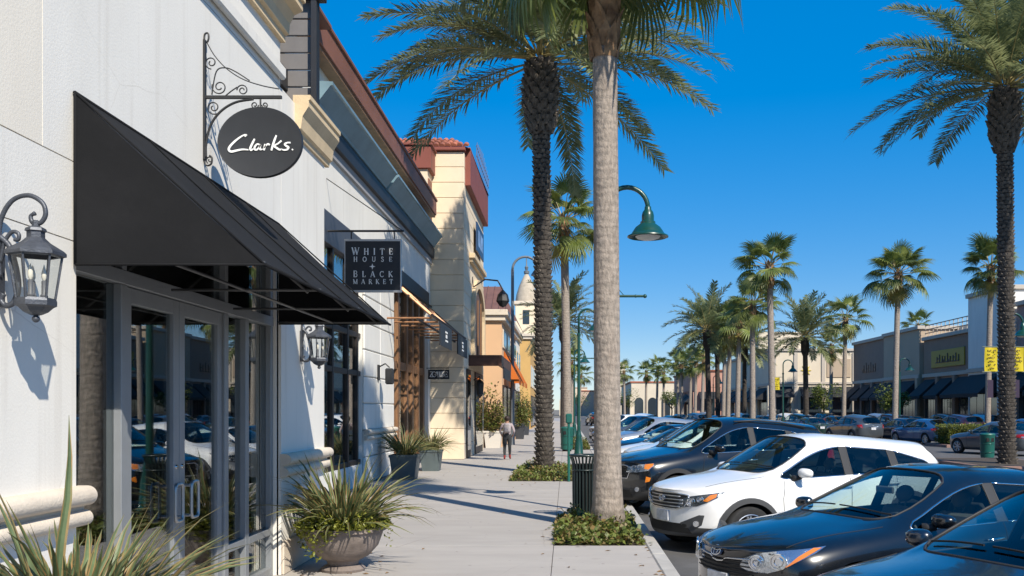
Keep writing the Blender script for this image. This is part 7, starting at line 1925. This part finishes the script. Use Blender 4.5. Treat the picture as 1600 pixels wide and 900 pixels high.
# ================================================================ cars across the lot
GR2 = 'cars parked across the lot'
def far_car(kind, px, d, head, label, pm):
    x = (px-885)/1500*d
    nose = 2.25 if 'suv' in kind else 2.36
    put_car(kind, (x+math.cos(R(head))*nose, d+math.sin(R(head))*nose), head, label, pm, GR2)
for a in (
 ('dark_sedan', 1262, 66, 100, 'dark green sedan seen from behind left of the grey one', P_DGREEN),
 ('white_suv', 1333, 60, 104, 'grey sport utility car seen from behind with bright tail trim', P_GREY),
 ('black_suv', 1388, 70, 102, 'dark sport utility car half hidden behind lone fan palm', P_MAROON),
 ('dark_sedan', 1442, 56, 106, 'bright blue sedan seen from behind beside the hedge', P_BLUE),
 ('black_suv', 1494, 65, 100, 'maroon sport utility car behind the blue sedan', P_MAROON),
 ('dark_sedan', 1556, 43, 112, 'dark grey sedan behind the right date palm', P_GREY),
 ('black_suv', 1470, 74, 100, 'black sport utility car between blue sedan and taupe shop', P_BLACK),
 ('dark_sedan', 1408, 62, 104, 'navy sedan partly hidden by the lone fan palm trunk', P_NAVY),
 ('white_suv', 1530, 72, 100, 'silver sport utility car behind the hedge', P_SILVER),
 ('dark_sedan', 1600, 58, 100, 'blue car at the far right edge', P_BLUE),
 ('white_suv', 1002, 78, 110, 'white sport utility car just right of thick palm trunk in the distance', P_WHITE),
 ('dark_sedan', 1045, 84, 110, 'navy sedan in the distance behind the white roofs', P_NAVY),
 ('black_suv', 1085, 90, 108, 'dark distant sport utility car under the date palms', P_GREY),
 ('dark_sedan', 1118, 88, 108, 'distant blue sedan under the palm cluster', P_BLUE),
 ('white_suv', 1152, 92, 108, 'distant white sport utility car under the palm cluster', P_WHITE),
 ('dark_sedan', 1187, 86, 106, 'distant navy sedan left of the tallest mid palm', P_NAVY),
 ('white_suv', 1226, 84, 104, 'distant white sport utility car right of tallest mid palm', P_WHITE),
 ('black_suv', 1245, 76, 104, 'distant teal green sport utility car behind the dark green sedan', P_DGREEN),
 ('dark_sedan', 1300, 84, 104, 'distant navy sedan behind the grey sport utility car', P_NAVY),
 ('white_suv', 1368, 82, 102, 'distant silver sport utility car before the dark brown shop', P_SILVER),
 ('dark_sedan', 1420, 80, 100, 'distant dark sedan before the taupe shop', P_INDIGO),
 ('dark_sedan', 1350, 96, 100, 'distant grey sedan nearest the dark brown shop', P_GREY),
 ('black_suv', 1285, 100, 100, 'farthest black sport utility car before the ivory shop', P_BLACK),
 ('dark_sedan', 1205, 108, 100, 'farthest silver sedan before the ivory shop', P_SILVER),
 ('white_suv', 1100, 118, 100, 'farthest silver sport utility car before the pink shop', P_SILVER),
 ('dark_sedan', 1060, 112, 100, 'farthest dark sedan before the white arcade', P_INDIGO),
 ('dark_sedan', 990, 60, 112, 'dark sedan driving lane side right of the thick trunk', P_INDIGO),
 ('dark_sedan', 960, 110, 100, 'distant blue sedan left end of the lot', P_BLUE),
 ('black_suv', 930, 120, 100, 'distant black sport utility car beside the green lamp', P_BLACK),
): far_car(*a)
finish_cars()
print('objects', len(bpy.data.objects), 'tris', sum(sum(len(p.vertices)-2 for p in m.polygons) for m in bpy.data.meshes))
